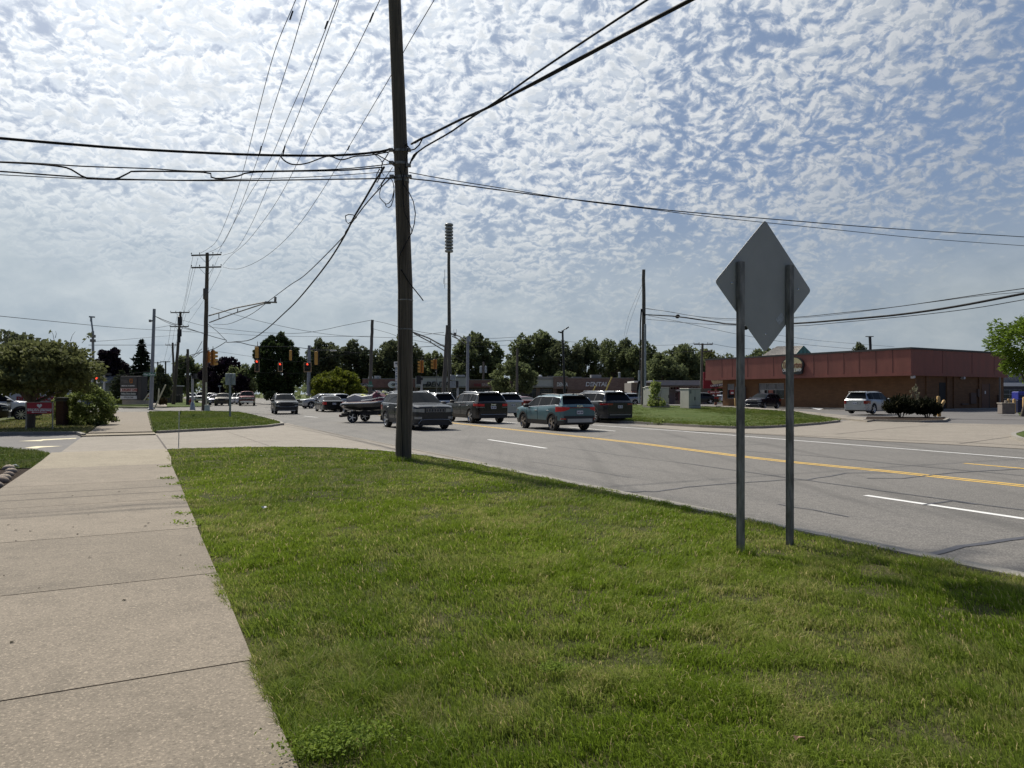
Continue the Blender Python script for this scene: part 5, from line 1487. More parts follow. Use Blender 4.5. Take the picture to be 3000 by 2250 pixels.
    # nose
    if front == 'jeep':
        for s in (-1, 1):
            wrap(s * .50, s * hwd * .97, zh - .20, zh - .03, n=6, z0b=zh - .17, z1b=zh - .05).build("headlight", m_lampw, th, smooth=40)
            fl_ = wrap(s * .62, s * hwd * .93, .50, .60, n=5); fl_.build("fog_lamp", m_lampw, th, smooth=40)
        wrap(-.46, .46, zh - .20, zh - .02).build("grille", m_black, th)
        for k in range(7):
            y = (k - 3) * .128
            g = MB(); z0, z1 = zh - .185, zh - .035
            for a, b in ((-.052, -.040), (.040, .052)):
                g.box(xf + .018, xf + .034, y + a, y + b, z0, z1)
            g.box(xf + .018, xf + .034, y - .04, y + .04, z0, z0 + .012); g.box(xf + .018, xf + .034, y - .04, y + .04, z1 - .012, z1)
            g.build("grille_slot_frame", m_brt, th)
        wrap(-.66, .66, .30, .47).build("lower_intake", m_black, th)
        m = MB(); m.tube([(xf + .03, -.78, .30), (xf + .045, -.66, .46), (xf + .05, -.4, .475), (xf + .05, .4, .475), (xf + .045, .66, .46), (xf + .03, .78, .30)], .018, 6); m.build("bumper_trim", m_brt, th, smooth=60)
        wrap(-hwd * .96, hwd * .96, .22, .30, n=12).build("bumper_lip", m_clad, th)
        bt = MB(); lettering(bt, "Jeep", .13, 0, 0, 0, extrude=.006, bold=.004)
        bt.v = [(xf - .03 - y, x, zh + .035 + z) for x, y, z in bt.v]; bt.build("badge", m_chrome, th)
    elif front == 'split':
        for s in (-1, 1):
            wrap(s * .48, s * hwd * .95, zh - .07, zh - .02, n=6).build("daytime_lamp", m_lampw, th)
            wrap(s * .58, s * hwd * .94, zh - .30, zh - .18, n=6, z0b=zh - .26, z1b=zh - .2).build("headlight", m_lampw, th, smooth=40)
        wrap(-.5, .5, zh - .16, zh - .05).build("grille", m_black, th)
        wrap(-.58, .58, .36, .62).build("lower_grille", m_black, th)
        wrap(-.62, .62, .27, .335).build("skid_plate", m_brt, th)
        m = MB(); m.tube([(xf + .03, -.8, .66), (xf + .04, -.5, .60), (xf + .045, 0, .585), (xf + .04, .5, .60), (xf + .03, .8, .66)], .02, 6); m.build("bumper_trim", m_brt, th, smooth=60)
    elif front == 'truck':
        for s in (-1, 1):
            wrap(s * .62, s * hwd * .95, zh - .28, zh - .03, n=5).build("headlight", m_lampw, th)
        wrap(-.6, .6, zh - .30, zh - .05).build("grille", m_black, th)
        m = MB(); m.box(xf + .02, xf + .05, -.6, .6, zh - .10, zh - .04); m.box(xf + .02, xf + .05, -.6, .6, zh - .2, zh - .17); m.build("grille_bar", m_chrome if trim else m_clad, th)
        wrap(-hwd * .97, hwd * .97, .46, .68, n=12, th_=.06).build("chrome_bumper", m_chrome, th, smooth=40)
    else:
        for s in (-1, 1):
            wrap(s * .46, s * hwd * .97, zh - .14, zh - .01, n=6, z0b=zh - .08, z1b=zh - .0).build("headlight", m_lampw, th, smooth=40)
        wrap(-.42, .42, zh - .28, zh - .03).build("grille", m_black, th)
        wrap(-.55, .55, .30, .46).build("lower_intake", m_black, th)
        if trim:
            m = MB(); m.box(xf + .02, xf + .035, -.42, .42, zh - .17, zh - .14); m.build("grille_bar", trim, th)
    if detail:
        for s in (-1, 1):
            mr = MB(); xm = xf - cowl - .32; rg = ring(cowl + .32); ym = rg[5][0]
            mr.bbox(-.09, .09, -.11, .11, -.08, .08, .03); 
            o = mr.build("mirror", col if not clad else m_clad, th, smooth=40); o.location = (xm, s * (ym + .11), bz + .07)
            for dd_ in (cuts[0][1] - .12, cuts[min(1, ng - 1)][1] - .12):
                hd = MB(); rg = ring(dd_); hd.bbox(-.10, .10, -.018, .018, -.02, .02, .008)
                o = hd.build("door_handle", (trim or col), th); o.location = (xf - dd_, s * (rg[5][0] + .012), bz - .13)
            seam = MB()
            for dd_ in (cuts[0][0] + .02, cuts[0][1] + .04, cuts[min(1, ng - 1)][1] + .02):
                r0 = ring(dd_)
                if r0[3][1] > sill + .35: continue
                pts = [(xf - dd_, s * (r0[k][0] + .003), r0[k][1]) for k in (3, 4, 5)]
                seam.tube(pts, .006, 4)
            if seam.v: seam.build("door_gap", m_under, th)
    # tail
    zr = bzr - .10
    lam = m_brake if brake else m_lampr
    if kind == 'pickup':
        for s in (-1, 1):
            wrap(s * hwd * .84, s * hwd * .97, zr - .35, zr + .02, True, n=4).build("tail_light", lam, th)
    elif rear == 'seltos':
        for s in (-1, 1):
            wrap(s * .52, s * hwd * .985, zr - .05, zr + .03, True, n=8, z0b=zr - .17, z1b=zr + .045).build("tail_light", lam, th, smooth=40)
        wrap(-.52, .52, zr - .01, zr + .03, True).build("tail_bar", M("dark_red_bar", (.14, .012, .014), .2), th)
        wrap(-hwd * .985, hwd * .985, .34, .66, True, n=14).build("rear_bumper", m_clad, th, smooth=40)
        wrap(-.62, .62, .38, .54, True, th_=.04).build("skid_plate", m_brt, th)
        for s in (-1, 1):
            wrap(s * .70, s * .84, .50, .57, True, th_=.03, n=4).build("reflector", m_lampr, th)
    elif rear == 'jeep':
        for s in (-1, 1):
            wrap(s * .54, s * hwd * .985, zr - .13, zr + .0, True, n=8, z1b=zr + .01, z0b=zr - .11).build("tail_light", lam, th, smooth=40)
            wrap(s * .52, s * hwd * .95, zr - .19, zr - .165, True, n=6).build("reverse_lamp", m_lampw, th)
        wrap(-hwd * .98, hwd * .98, .30, .52, True, n=14).build("rear_bumper", m_clad if clad else col, th, smooth=40)
        m = MB(); m.tube([(xf - L - .03, -.75, .50), (xf - L - .04, 0, .49), (xf - L - .03, .75, .50)], .018, 6); m.build("bumper_trim", m_brt if trim else m_clad, th)
    elif rear == 'thin':
        for s in (-1, 1):
            wrap(s * .48, s * hwd * .985, zr - .09, zr + .0, True, n=8).build("tail_light", lam, th, smooth=40)
        wrap(-.7, .7, .44, .47, True, th_=.035).build("bumper_trim", m_brt, th)
        wrap(-hwd * .98, hwd * .98, .27, .42, True, n=14).build("rear_bumper", m_clad, th, smooth=40)
    else:
        for s in (-1, 1):
            wrap(s * hwd * .70, s * hwd * .985, zr - .22, zr + .02, True, n=5).build("tail_light", lam, th, smooth=40)
        wrap(-hwd * .97, hwd * .97, .32, .54, True, n=14, th_=.05).build("rear_bumper", col, th, smooth=40)
    if plate:
        pz = zr - .19 if kind != 'sedan' else zr - .14
        p_ = MB(); p_.box(xf - L - .035, xf - L - .015, -.155, .155, pz - .075, pz + .075); po = p_.build("number_plate", m_plate, th)
        if hazy:
            t_ = MB()
            for k in range(7):
                if k != 3: t_.box(xf - L - .038, xf - L - .036, -.13 + k * .038, -.10 + k * .038, pz - .035, pz + .03)
            t_.build("plate_characters", M("plate_blue", (.08, .09, .16), .5), po)
    if badge:
        bt = MB(); lettering(bt, badge, .11 if badge != "KIA" else .13, 0, 0, 0, extrude=.006, bold=.005, sx=1.5)
        bt.v = [(xf - L - .03 + y, -x, zr + (.075 if badge == "KIA" else -.03) + z) for x, y, z in bt.v]; bt.build("badge", m_chrome, th)
    if rails:
        for s in (-1, 1):
            m = MB(); pts = []
            for f in (0, .06, .3, .6, .94, 1):
                d = rf + .25 + (tr0 - rf - .45) * f; rg = ring(d)
                pts.append((xf - d, s * (rg[8][0] + .01), rg[8][1] + (.055 if 0 < f < 1 else .0)))
            m.tube(pts, .02, 6); m.build("roof_rail", rails, th, smooth=60)
    if detail and kind == 'suv':
        m = MB(); d = tr0 - .12; m.add([(xf - d + .1, 0, Hr - .03), (xf - d - .06, .025, Hr - .04), (xf - d - .06, -.025, Hr - .04), (xf - d - .05, 0, Hr + .06)], [(0, 1, 3), (0, 3, 2), (1, 2, 3)]); m.build("roof_antenna", m_black, th)
        sp = MB(); sp.bbox(xf - tr0 - .16, xf - tr0 + .03, -W * .34, W * .34, Hr - .10, Hr - .05, .015); sp.build("roof_spoiler", m_black if rear in ('jeep', 'seltos') else (roofmat or col), th)
    return th


def wheel_at(th, which, pt, wb, W):
    """move the car so that the named wheel's foot stands on pt"""
    x = wb / 2 * (1 if which[0] == 'F' else -1); y = (W / 2 - .12) * (1 if which[1] == 'L' else -1)
    a = th.rotation_euler.z
    th.location = (pt.x - x * math.cos(a) + y * math.sin(a), pt.y - x * math.sin(a) - y * math.cos(a), pt.z)


def put(which, uv, z, head, wb=2.7, W=1.85, Y=None, **kw):
    th = car(head=head, wb=wb, W=W, **kw)
    wheel_at(th, which, G(uv[0], uv[1], z) if Y is None else P3(uv[0], uv[1], Y), wb, W)
    return th


c_blk = paint("black", (.006, .006, .007), .1, .28); c_gry = paint("granite_grey", (.020, .022, .025), .2, .3); c_teal = paint("slate_teal", (.085, .165, .19), .25, .34)
c_dgry = paint("dark_grey", (.024, .025, .028), .3, .3); c_slv = paint("silver", (.42, .43, .44), .6, .3); c_wht = paint("white", (.75, .75, .75), .0, .3)
c_navy = paint("navy", (.006, .008, .02), .2, .28); c_red = paint("red", (.11, .007, .009), .4, .3); c_olive = paint("olive_bronze", (.075, .068, .05), .5, .32); c_lil = paint("pale_lilac", (.42, .42, .50), .5, .3); c_blu = paint("deep_blue", (.015, .02, .11), .4, .28)
AW, TW = -27.0, 153.0
grp_q = "cars in the queue heading away"; grp_o = "cars coming towards the viewer"
m_dkrim = M("machined_dark_rim", (.42, .38, .34), .35, .7, .4, 30)
put('RL', (1622, 1262), 0, -27, name="suv", label="slate teal crossover seen from behind in the turn lane, lit red lamps", group=grp_q, col=c_teal, L=4.37, W=1.80, H=1.64, wb=2.63, fo=.87, r=.345, hz=1.05, cowl=1.02, rf=1.78, rr=.42, bz=1.0, bzr=1.10, clad=m_clad, rim=(5, 'y'), rimmat=m_dkrim, rails=m_black, rear='seltos', brake=True, trim=m_chrome, badge="KIA", hazy=1)
put('RL', (1745, 1238), 0, -27, name="suv", label="charcoal long SUV seen from behind, beside the far lawn kerb", group=grp_q, col=c_dgry, L=5.0, W=1.96, H=1.80, wb=3.0, fo=.88, r=.39, hz=1.14, cowl=1.2, rf=2.0, rr=.42, bz=1.12, bzr=1.18, sill=.28, clad=m_clad, rim=(10, 's'), rails=m_chrome, rear='thin', trim=m_chrome, hazy=1)
put('RL', (1381.5, 1240), 0, -27, name="suv", label="black SUV seen from behind with red lamps, just past the thick pole", group=grp_q, col=c_blk, L=4.82, W=1.94, H=1.77, wb=2.91, fo=.92, r=.385, hz=1.12, cowl=1.2, rf=1.98, rr=.48, bz=1.10, bzr=1.16, sill=.28, clad=m_clad, rim=(5, 'y'), rails=m_silver, rear='jeep', brake=True, trim=m_silver, badge="Jeep", hazy=1)
put('FL', (1302, 1256.5), 0, 151, name="suv", label="dark grey SUV facing the viewer behind the thick wooden pole", group=grp_o, col=c_gry, L=4.82, W=1.94, H=1.77, wb=2.91, fo=.92, r=.385, hz=1.14, cowl=1.2, rf=1.98, rr=.48, bz=1.10, bzr=1.16, sill=.28, clad=m_clad, rim=(5, 's'), rails=m_silver, front='jeep', trim=m_silver)
put('FL', (868, 1213), 0, 157, name="suv", label="dark grey crossover facing the viewer alone in the junction mouth", group=grp_o, col=c_dgry, L=4.41, W=1.81, H=1.67, wb=2.64, fo=.88, r=.35, hz=1.06, cowl=1.05, rf=1.8, rr=.45, bz=1.02, bzr=1.1, clad=m_clad, rim=(5, 's'), rails=m_silver, front='split', trim=m_silver)
put('RL', (945, 1207), 0, -25, name="sedan", label="black sedan seen from behind, left of the jet ski trailer", group=grp_q, col=c_blk, L=4.95, W=1.87, H=1.46, wb=2.92, fo=.95, r=.34, hz=.92, cowl=1.4, rf=2.2, rr=1.35, bz=.93, bzr=.98, sill=.2, kind='sedan', glassk=2, rim=(10, 's'), brake=True, trim=m_chrome, hazy=1)
put('FL', (911, 1197), 0, -128, name="suv", label="silver SUV turning across the junction behind the dark crossover", group=grp_o, col=c_slv, L=4.69, W=1.9, H=1.66, wb=2.87, fo=.88, r=.37, hz=1.06, cowl=1.25, rf=2.05, rr=.5, bz=1.05, bzr=1.12, rim=(5, 's'), rails=m_silver)
put('RL', (972, 1203), 0, -26, name="suv", label="pale SUV roof seen beyond the black sedan", group=grp_q, col=c_slv, L=4.6, H=1.64, detail=False)
put('RL', (1036, 1212), 0, -27, name="sedan", label="dark sedan beyond the white jet ski", group=grp_q, col=c_dgry, L=4.8, W=1.85, H=1.62, wb=2.8, fo=.95, r=.34, hz=.95, cowl=1.4, rf=2.2, rr=1.1, bz=.97, bzr=1.0, kind='sedan', glassk=2, detail=False)
put('RL', (1100, 1214), 0, -27, name="suv", label="dark SUV beyond the yellow jet ski", group=grp_q, col=c_dgry, L=4.7, W=1.9, H=1.78, wb=2.8, hz=1.08, bz=1.05, bzr=1.1, rails=m_silver)
put('RL', (1262, 1217), 0, -27, name="suv", label="deep blue SUV with pale roof between the two big SUVs at the thick pole", group=grp_q, col=c_blu, L=4.7, W=1.9, H=1.74, wb=2.8, hz=1.05, bz=1.02, bzr=1.06, roofmat=c_slv, rails=m_silver, brake=True)
put('RR', (1515, 1221), 0, -27, name="suv", label="silver SUV seen from behind, half hidden by the black one", group=grp_q, col=c_slv, L=4.6, W=1.86, H=1.72, wb=2.7, hz=1.05, bz=1.04, bzr=1.12, rails=m_silver, hazy=1)
put('RL', (1524, 1203), 0, -27, name="sedan", label="low red car hidden behind the teal crossover", group=grp_q, col=c_red, L=4.5, W=1.8, H=1.38, wb=2.7, hz=.9, cowl=1.35, rf=2.1, rr=1.2, bz=.92, bzr=1.0, kind='sedan', glassk=2, detail=False)
grp_p = "cars parked by the strip mall"
put('FR', (1548, 1183), 0.02, 80, name="coupe", label="white coupe parked by the strip mall above the red car", group=grp_p, col=c_wht, L=4.5, W=1.85, H=1.4, wb=2.7, hz=.95, cowl=1.4, rf=2.1, rr=1.1, bz=.95, bzr=1.0, kind='sedan', glassk=2, detail=False)
put('RR', (1848, 1187), 0.02, -100, name="wagon", label="pale wagon parked just right of the charcoal long SUV", group=grp_p, col=c_slv, L=4.6, W=1.8, H=1.6, wb=2.7, hz=1, bz=1.0, bzr=1.06, detail=False, Y=92)
grp_far = "far oncoming cars down the street"
for kw in (dict(uv=(631, 1189), head=161, col=c_olive, label="olive bronze SUV waiting at the far side of the junction, behind the sign post", H=1.72, W=1.95, L=4.9, wb=2.85, hz=1.12, bz=1.08, bzr=1.12, front='plain', w='FR', name="suv"),
           dict(uv=(702, 1189), head=161, col=c_red, label="red pickup truck with chrome bumper waiting across the junction", H=1.98, W=2.05, L=5.9, wb=3.7, fo=.98, r=.42, hz=1.30, cowl=1.45, rf=2.15, rr=2.1, bz=1.25, bzr=1.30, sill=.42, front='truck', trim=m_chrome, kind='pickup', w='FR', glassk=2, name="pickup_truck", cat="pickup"),
           dict(uv=(613, 1187), head=160, col=c_lil, label="pale lilac sedan next to the olive SUV", H=1.5, L=4.7, hz=.95, cowl=1.4, rf=2.2, rr=1.2, bz=.95, bzr=1.0, kind='sedan', w='FR', glassk=2, name="sedan"),
           dict(uv=(603, 1184), head=160, col=c_slv, label="silver SUV behind the lilac sedan", H=1.75, W=1.85, hz=1.08, bz=1.05, bzr=1.1, w='FR', name="suv"),
           dict(uv=(574, 1181), head=160, col=c_wht, label="white pickup truck facing the viewer between two poles", H=2.0, W=2.0, L=5.8, wb=3.6, fo=.95, r=.4, hz=1.28, cowl=1.4, rf=2.1, rr=2.0, bz=1.22, bzr=1.28, sill=.4, front='truck', kind='pickup', glassk=2, w='FR', name="pickup_truck", cat="pickup"),
           dict(uv=(549, 1177), head=160, col=c_wht, label="white SUV farthest down the street beside the dark slim pole", H=1.8, hz=1.1, bz=1.05, bzr=1.1, w='FR', name="suv"),
           dict(uv=(692, 1185), head=160, col=c_wht, label="white SUV behind the red pickup", H=1.75, hz=1.08, bz=1.05, bzr=1.1, w='FR', name="suv"),
           dict(uv=(679, 1184.5), head=160, col=c_wht, label="white car just behind the olive SUV", H=1.7, hz=1.05, bz=1.02, bzr=1.06, w='FR', name="suv")):
    uv, w_ = kw.pop('uv'), kw.pop('w')
    put(w_, uv, 0, kw.pop('head'), group=grp_far, plate=False, detail=False, **kw)
put('FL', (2238, 1198.5), .06, -132, name="suv", label="navy SUV with chrome grille parked by the cafe windows", col=c_navy, L=4.45, W=1.8, H=1.66, wb=2.63, fo=.9, r=.35, hz=1.08, cowl=1.1, rf=1.85, rr=.45, bz=1.04, bzr=1.1, front='jeep', rim=(5, 's'), rails=m_black)
put('RR', (2557, 1213), .1, 52, name="suv", label="older silver SUV parked beside the dark shrubs at the cafe", col=c_slv, L=4.69, W=1.85, H=1.76, wb=2.72, fo=.9, r=.375, sill=.2, hz=1.02, cowl=1.1, rf=1.9, rr=.42, bz=1.02, bzr=1.08, rim=(5, 's'), rails=m_black, hazy=1)
put('FR', (62, 1233.5), .06, 58, name="suv", label="white SUV parked facing the red pharmacy sign", col=c_wht, L=5.0, W=2.0, H=1.80, wb=2.86, fo=.95, r=.37, hz=1.10, cowl=1.2, rf=2.05, rr=.5, bz=1.08, bzr=1.12, clad=m_clad, rim=(10, 's'))
put('FR', (-42, 1241), .06, 60, name="suv", label="black SUV nose at the picture edge before the white SUV", col=c_blk, L=4.9, W=1.95, H=1.78, wb=2.85, fo=.92, r=.38, hz=1.08, front='split')
put('FL', (352, 1180), .02, -84, name="suv", label="white SUV parked behind the black monument sign", col=c_wht, L=4.9, W=1.9, H=1.72, wb=2.9, hz=1.05, bz=1.03, bzr=1.08, detail=False, Y=95)
put('FL', (505, 1177), .02, 160, name="suv", label="dark SUV with a pale roof beside the black trash bins", col=c_blk, roofmat=c_slv, L=4.7, H=1.75, hz=1.05, bz=1.03, bzr=1.08, detail=False, plate=False, Y=128)
grp_b = "vehicles seen between cabinet and cafe"
put('FR', (2106, 1174), .1, 88, name="van", label="white high-roof van behind the beige cabinet", cat="van", col=c_wht, L=5.6, W=2.05, H=2.6, wb=3.6, fo=.95, r=.36, hz=1.35, cowl=.75, rf=1.5, rr=.15, tail_g=.06, bz=1.3, bzr=1.35, glassk=1, detail=False, group=grp_b, Y=150)
put('RR', (2078, 1184), .1, -80, name="sedan", label="dark car low behind the beige cabinet", col=c_dgry, L=4.6, H=1.5, hz=.95, cowl=1.4, rf=2.2, rr=1.2, bz=.95, bzr=1.0, kind='sedan', glassk=2, detail=False, group=grp_b, Y=90)
put('FL', (2117, 1179), .1, -150, name="pickup_truck", label="white pickup nose beside the cafe corner", cat="pickup", col=c_wht, L=5.6, W=2.0, H=1.9, wb=3.5, r=.4, hz=1.25, cowl=1.4, rf=2.1, rr=2.0, bz=1.2, bzr=1.25, kind='pickup', front='truck', glassk=2, detail=False, group=grp_b, Y=120)

# jet skis on a two-place trailer
ax = (G(1021, 1239) + G(1051, 1234)) / 2
TH_ = R(-6)
tr_ = thing("trailer", "black two-place trailer carrying the jet skis behind the dark grey SUV", "trailer", (ax.x + .3, ax.y, 0), TH_)
m_frame = M("black_trailer_frame", (.02, .02, .022), .5, .2, .2)
f = MB()
for y in (-.85, .85):
    f.obox((-.7, y, .48), (1.7, y, .48), .08, .10)
for x in (-.7, .1, .9, 1.7):
    f.obox((x, -.85, .47), (x, .85, .47), .08, .08)
f.obox((1.5, 0, .48), (3.4, 0, .46), .1, .1); f.obox((1.5, .85, .48), (2.5, 0, .48), .07, .08); f.obox((1.5, -.85, .48), (2.5, 0, .48), .07, .08)
f.obox((-.75, -.95, .36), (-.75, .95, .36), .1, .12); f.build("frame", m_frame, tr_)
ty, rm = wheel_geo(.29, .18, 5, 's')
for s in (-1, 1):
    wh = holder("wheel", tr_, (0, s * 1.12, .29)); ty.build("tyre", m_rubber, wh, smooth=50); rm.build("rim", [m_silver, m_under], wh, smooth=40)
    fe = MB(); pts = []
    for k in range(9):
        t = math.pi * (.05 + .9 * k / 8); pts += [(.36 * math.cos(t), s * 1.0, .29 + .36 * math.sin(t)), (.36 * math.cos(t), s * 1.24, .29 + .36 * math.sin(t))]
    fe.add(pts, [(2 * k, 2 * k + 1, 2 * k + 3, 2 * k + 2) for k in range(8)]); fe.build("mudguard", m_frame, tr_, smooth=60)
    tl = MB(); tl.bbox(-.86, -.79, s * .78 - .12, s * .78 + .12, .32, .44, .015); tl.build("tail_light", m_lampr, tr_)
    for y in (s * .62 - .2, s * .62 + .2):
        bk = MB(); bk.obox((-.6, y, .58), (1.7, y, .60), .08, .06); bk.build("bunk", m_frame, tr_)
mh = M("hull_white", (.72, .72, .70), .25, 0, .05, coat=.6); mk_ = M("hull_black", (.02, .02, .022), .3, 0, .1, coat=.5)
def jetski(label, y, cov, hullm, acc):
    o = TH_; c, s = math.cos(o), math.sin(o); bx_ = tr_.location
    th = thing("jet_ski", label, "jet ski", (bx_.x - y * s + .75 * c, bx_.y + y * c + .75 * s, .58), o, "jet skis on the trailer")
    st_ = [(-1.5, .42, .24, .42), (-1.35, .50, .16, .50), (-.5, .58, .08, .52), (.4, .58, .08, .56), (1.0, .46, .12, .66), (1.4, .24, .26, .74), (1.58, .05, .46, .76)]
    hl = MB(); dk = MB(); nr = 9; V = []
    for x, hw, zb, zd in st_:
        V.append([(x, 0, zb), (x, hw * .55, zb + .06), (x, hw, zb + .22 if zb + .22 < zd - .02 else zd - .06), (x, hw * 1.02, zd - .05), (x, hw, zd), (x, hw * .62, zd + .05), (x, 0, zd + .09)])
    for sgn in (1, -1):
        for i in range(len(V) - 1):
            for k in range(6):
                q = [(a, b * sgn, c2) for a, b, c2 in (V[i][k], V[i + 1][k], V[i + 1][k + 1], V[i][k + 1])]
                (hl if k < 3 or k == 5 else dk).add(q, [(0, 1, 2, 3) if sgn > 0 else (3, 2, 1, 0)])
        hl.add([(a, b * sgn, c2) for a, b, c2 in V[0]], [tuple(range(7))])
    hl.build("hull", mk_, th, smooth=50); dk.build("deck", hullm, th, smooth=50)
    se = MB(); 
    for sgn in (1, -1):
        sec = [(-1.2, .15, .62, .86), (-.75, .21, .62, 1.02), (-.35, .20, .62, .90), (.0, .17, .62, .95), (.3, .15, .64, 1.0)]
        for i in range(4):
            a, b = sec[i], sec[i + 1]
            se.add([(a[0], sgn * a[1] * 1.2, a[2] - .1), (b[0], sgn * b[1] * 1.2, b[2] - .1), (b[0], sgn * b[1], b[3] - .05), (a[0], sgn * a[1], a[3] - .05)], [(0, 1, 2, 3) if sgn > 0 else (3, 2, 1, 0)])
            se.add([(a[0], sgn * a[1], a[3] - .05), (b[0], sgn * b[1], b[3] - .05), (b[0], 0, b[3]), (a[0], 0, a[3])], [(0, 1, 2, 3) if sgn > 0 else (3, 2, 1, 0)])
    se.add([(-1.2, -.24, .52), (-1.2, .24, .52), (-1.2, .2, .75), (-1.2, -.2, .75)], [(0, 3, 2, 1)]); se.build("seat", cov, th, smooth=45)
    co = MB()
    for sgn in (1, -1):
        sec = [(.25, .17, .62, 1.05), (.5, .24, .66, 1.22), (.8, .30, .70, 1.02), (1.25, .16, .76, .84)]
        for i in range(3):
            a, b = sec[i], sec[i + 1]
            co.add([(a[0], sgn * a[1] * 1.15, a[2] - .06), (b[0], sgn * b[1] * 1.15, b[2] - .06), (b[0], sgn * b[1] * .8, b[3] - .1), (a[0], sgn * a[1] * .8, a[3] - .1)], [(0, 1, 2, 3) if sgn > 0 else (3, 2, 1, 0)])
            co.add([(a[0], sgn * a[1] * .8, a[3] - .1), (b[0], sgn * b[1] * .8, b[3] - .1), (b[0], 0, b[3]), (a[0], 0, a[3])], [(0, 1, 2, 3) if sgn > 0 else (3, 2, 1, 0)])
    co.add([(.25, -.2, .56), (.25, .2, .56), (.25, .14, .95), (.25, 0, 1.05), (.25, -.14, .95)], [(0, 4, 3, 2, 1)]); co.build("cowling", acc, th, smooth=45)
    gx = MB(); gx.tube([(1.2, -.26, .80), (.75, -.36, .82), (.3, -.28, .72), (-.3, -.42, .64)], .03, 5); gx.tube([(1.2, .26, .80), (.75, .36, .82), (.3, .28, .72), (-.3, .42, .64)], .03, 5); gx.tube([(.85, -.2, 1.0), (.55, -.12, 1.2)], .02, 5); gx.tube([(.85, .2, 1.0), (.55, .12, 1.2)], .02, 5); gx.build('stripe', hullm, th)
    for s2 in (-1, 1):
        mr_ = MB(); mr_.bbox(.62, .78, s2 * .40 - .07, s2 * .40 + .07, 1.0, 1.1, .02); mr_.build('mirror', mk_, th)
    hb = MB(); hb.tube([(.30, -.40, 1.20), (.42, -.12, 1.16), (.42, .12, 1.16), (.30, .40, 1.20)], .03, 6); hb.build("handlebar", mk_, th)
    sp_ = MB(); sp_.tube([(1.1, .38, .70), (.4, .585, .60), (-.6, .585, .56), (-1.3, .5, .54)], .02, 5); sp_.tube([(1.1, -.38, .70), (.4, -.585, .60), (-.6, -.585, .56), (-1.3, -.5, .54)], .02, 5); sp_.build("rub_strip", acc, th)
jetski("white and maroon jet ski with a grey seat, nearer on the trailer", -.62, M("grey_seat", (.34, .34, .35), .6), mh, M("maroon_cowl", (.16, .02, .035), .4, 0, .3, coat=.4))
jetski("yellow green and white jet ski on the far side of the trailer", .62, M("lime_cover", (.50, .50, .10), .5), mh, M("lime_cowl", (.46, .47, .08), .4, 0, .3, coat=.4))

# ------------------------------------------------------------------ trees and shrubs: tapered trunk with limbs, crown of many leaf-sized faces
def leaf_mesh(name, pts, size, mat, rs, parent, flat=0.0, out=None, aspect=0.62, droop=0.0):
    """one diamond of leaf spray per point; out: outward directions that the sprays lean to"""
    n = len(pts); sz = size * rs.uniform(0.6, 1.45, n)
    a = rs.normal(size=(n, 3)); a[:, 2] *= (1 - flat)
    if out is not None:
        a = a * 0.8 + out * 1.1
    a[:, 2] -= droop
    a /= np.linalg.norm(a, axis=1)[:, None] + 1e-9
    b = rs.normal(size=(n, 3)); b -= (b * a).sum(1)[:, None] * a; b /= np.linalg.norm(b, axis=1)[:, None] + 1e-9
    c = np.cross(a, b)
    V = np.zeros((n, 5, 3), np.float32)
    V[:, 0] = pts - a * sz[:, None] * .5
    V[:, 1] = pts + b * sz[:, None] * aspect * .5 + c * sz[:, None] * .10
    V[:, 2] = pts + a * sz[:, None] * .5
    V[:, 3] = pts - b * sz[:, None] * aspect * .5 + c * sz[:, None] * .10
    V[:, 4] = pts
    me = bpy.data.meshes.new(name); me.vertices.add(n * 5); me.vertices.foreach_set("co", V.reshape(-1))
    k = (np.arange(n) * 5)[:, None]
    lp = np.concatenate([k + np.array([0, 1, 4]), k + np.array([1, 2, 4]), k + np.array([2, 3, 4]), k + np.array([3, 0, 4])], axis=1).reshape(-1)
    me.loops.add(n * 12); me.loops.foreach_set("vertex_index", lp.astype(np.int32))
    me.polygons.add(n * 4); me.polygons.foreach_set("loop_start", (np.arange(n * 4) * 3).astype(np.int32))
    me.update(calc_edges=True); me.materials.append(mat)
    o = bpy.data.objects.new(name, me); COL.objects.link(o)
    if parent: o.parent = parent
    return o


def crown_points(rs, center, radii, n, clumps, csize, shell=0.55, lo=-1.0, gap=0.0, shape='round'):
    """leaf positions in clumps spread through the crown's volume"""
    center = np.array(center); radii = np.array(radii)
    d = rs.normal(size=(clumps * 6, 3)); d /= np.linalg.norm(d, axis=1)[:, None]
    rr = shell + (1 - shell) * rs.uniform(0, 1, len(d)) ** 0.6
    q = d * rr[:, None]; q = q[q[:, 2] > lo][:clumps]
    if shape == 'oval':
        q[:, :2] *= (1 - 0.35 * np.clip(q[:, 2], 0, 1) ** 1.5)[:, None]
    if shape == 'dome':
        q[:, 2] = np.abs(q[:, 2]) * 1.0 - 0.15
    if shape == 'column':
        q[:, :2] *= (1 - 0.75 * np.clip((q[:, 2] + .6) / 1.6, 0, 1) ** 1.2)[:, None] * 1.2
    cs = csize * rs.uniform(0.6, 1.4, len(q))
    w = cs ** 2; idx = rs.choice(len(q), n, p=w / w.sum())
    e = rs.normal(size=(n, 3)); e /= np.linalg.norm(e, axis=1)[:, None]
    er = rs.uniform(0.25, 1, n) ** 0.5
    p = q[idx] + e * (er * cs[idx])[:, None]
    out = (p - p.mean(0)); out /= np.linalg.norm(out, axis=1)[:, None] + 1e-9
    return center + p * radii, center + q * radii, out


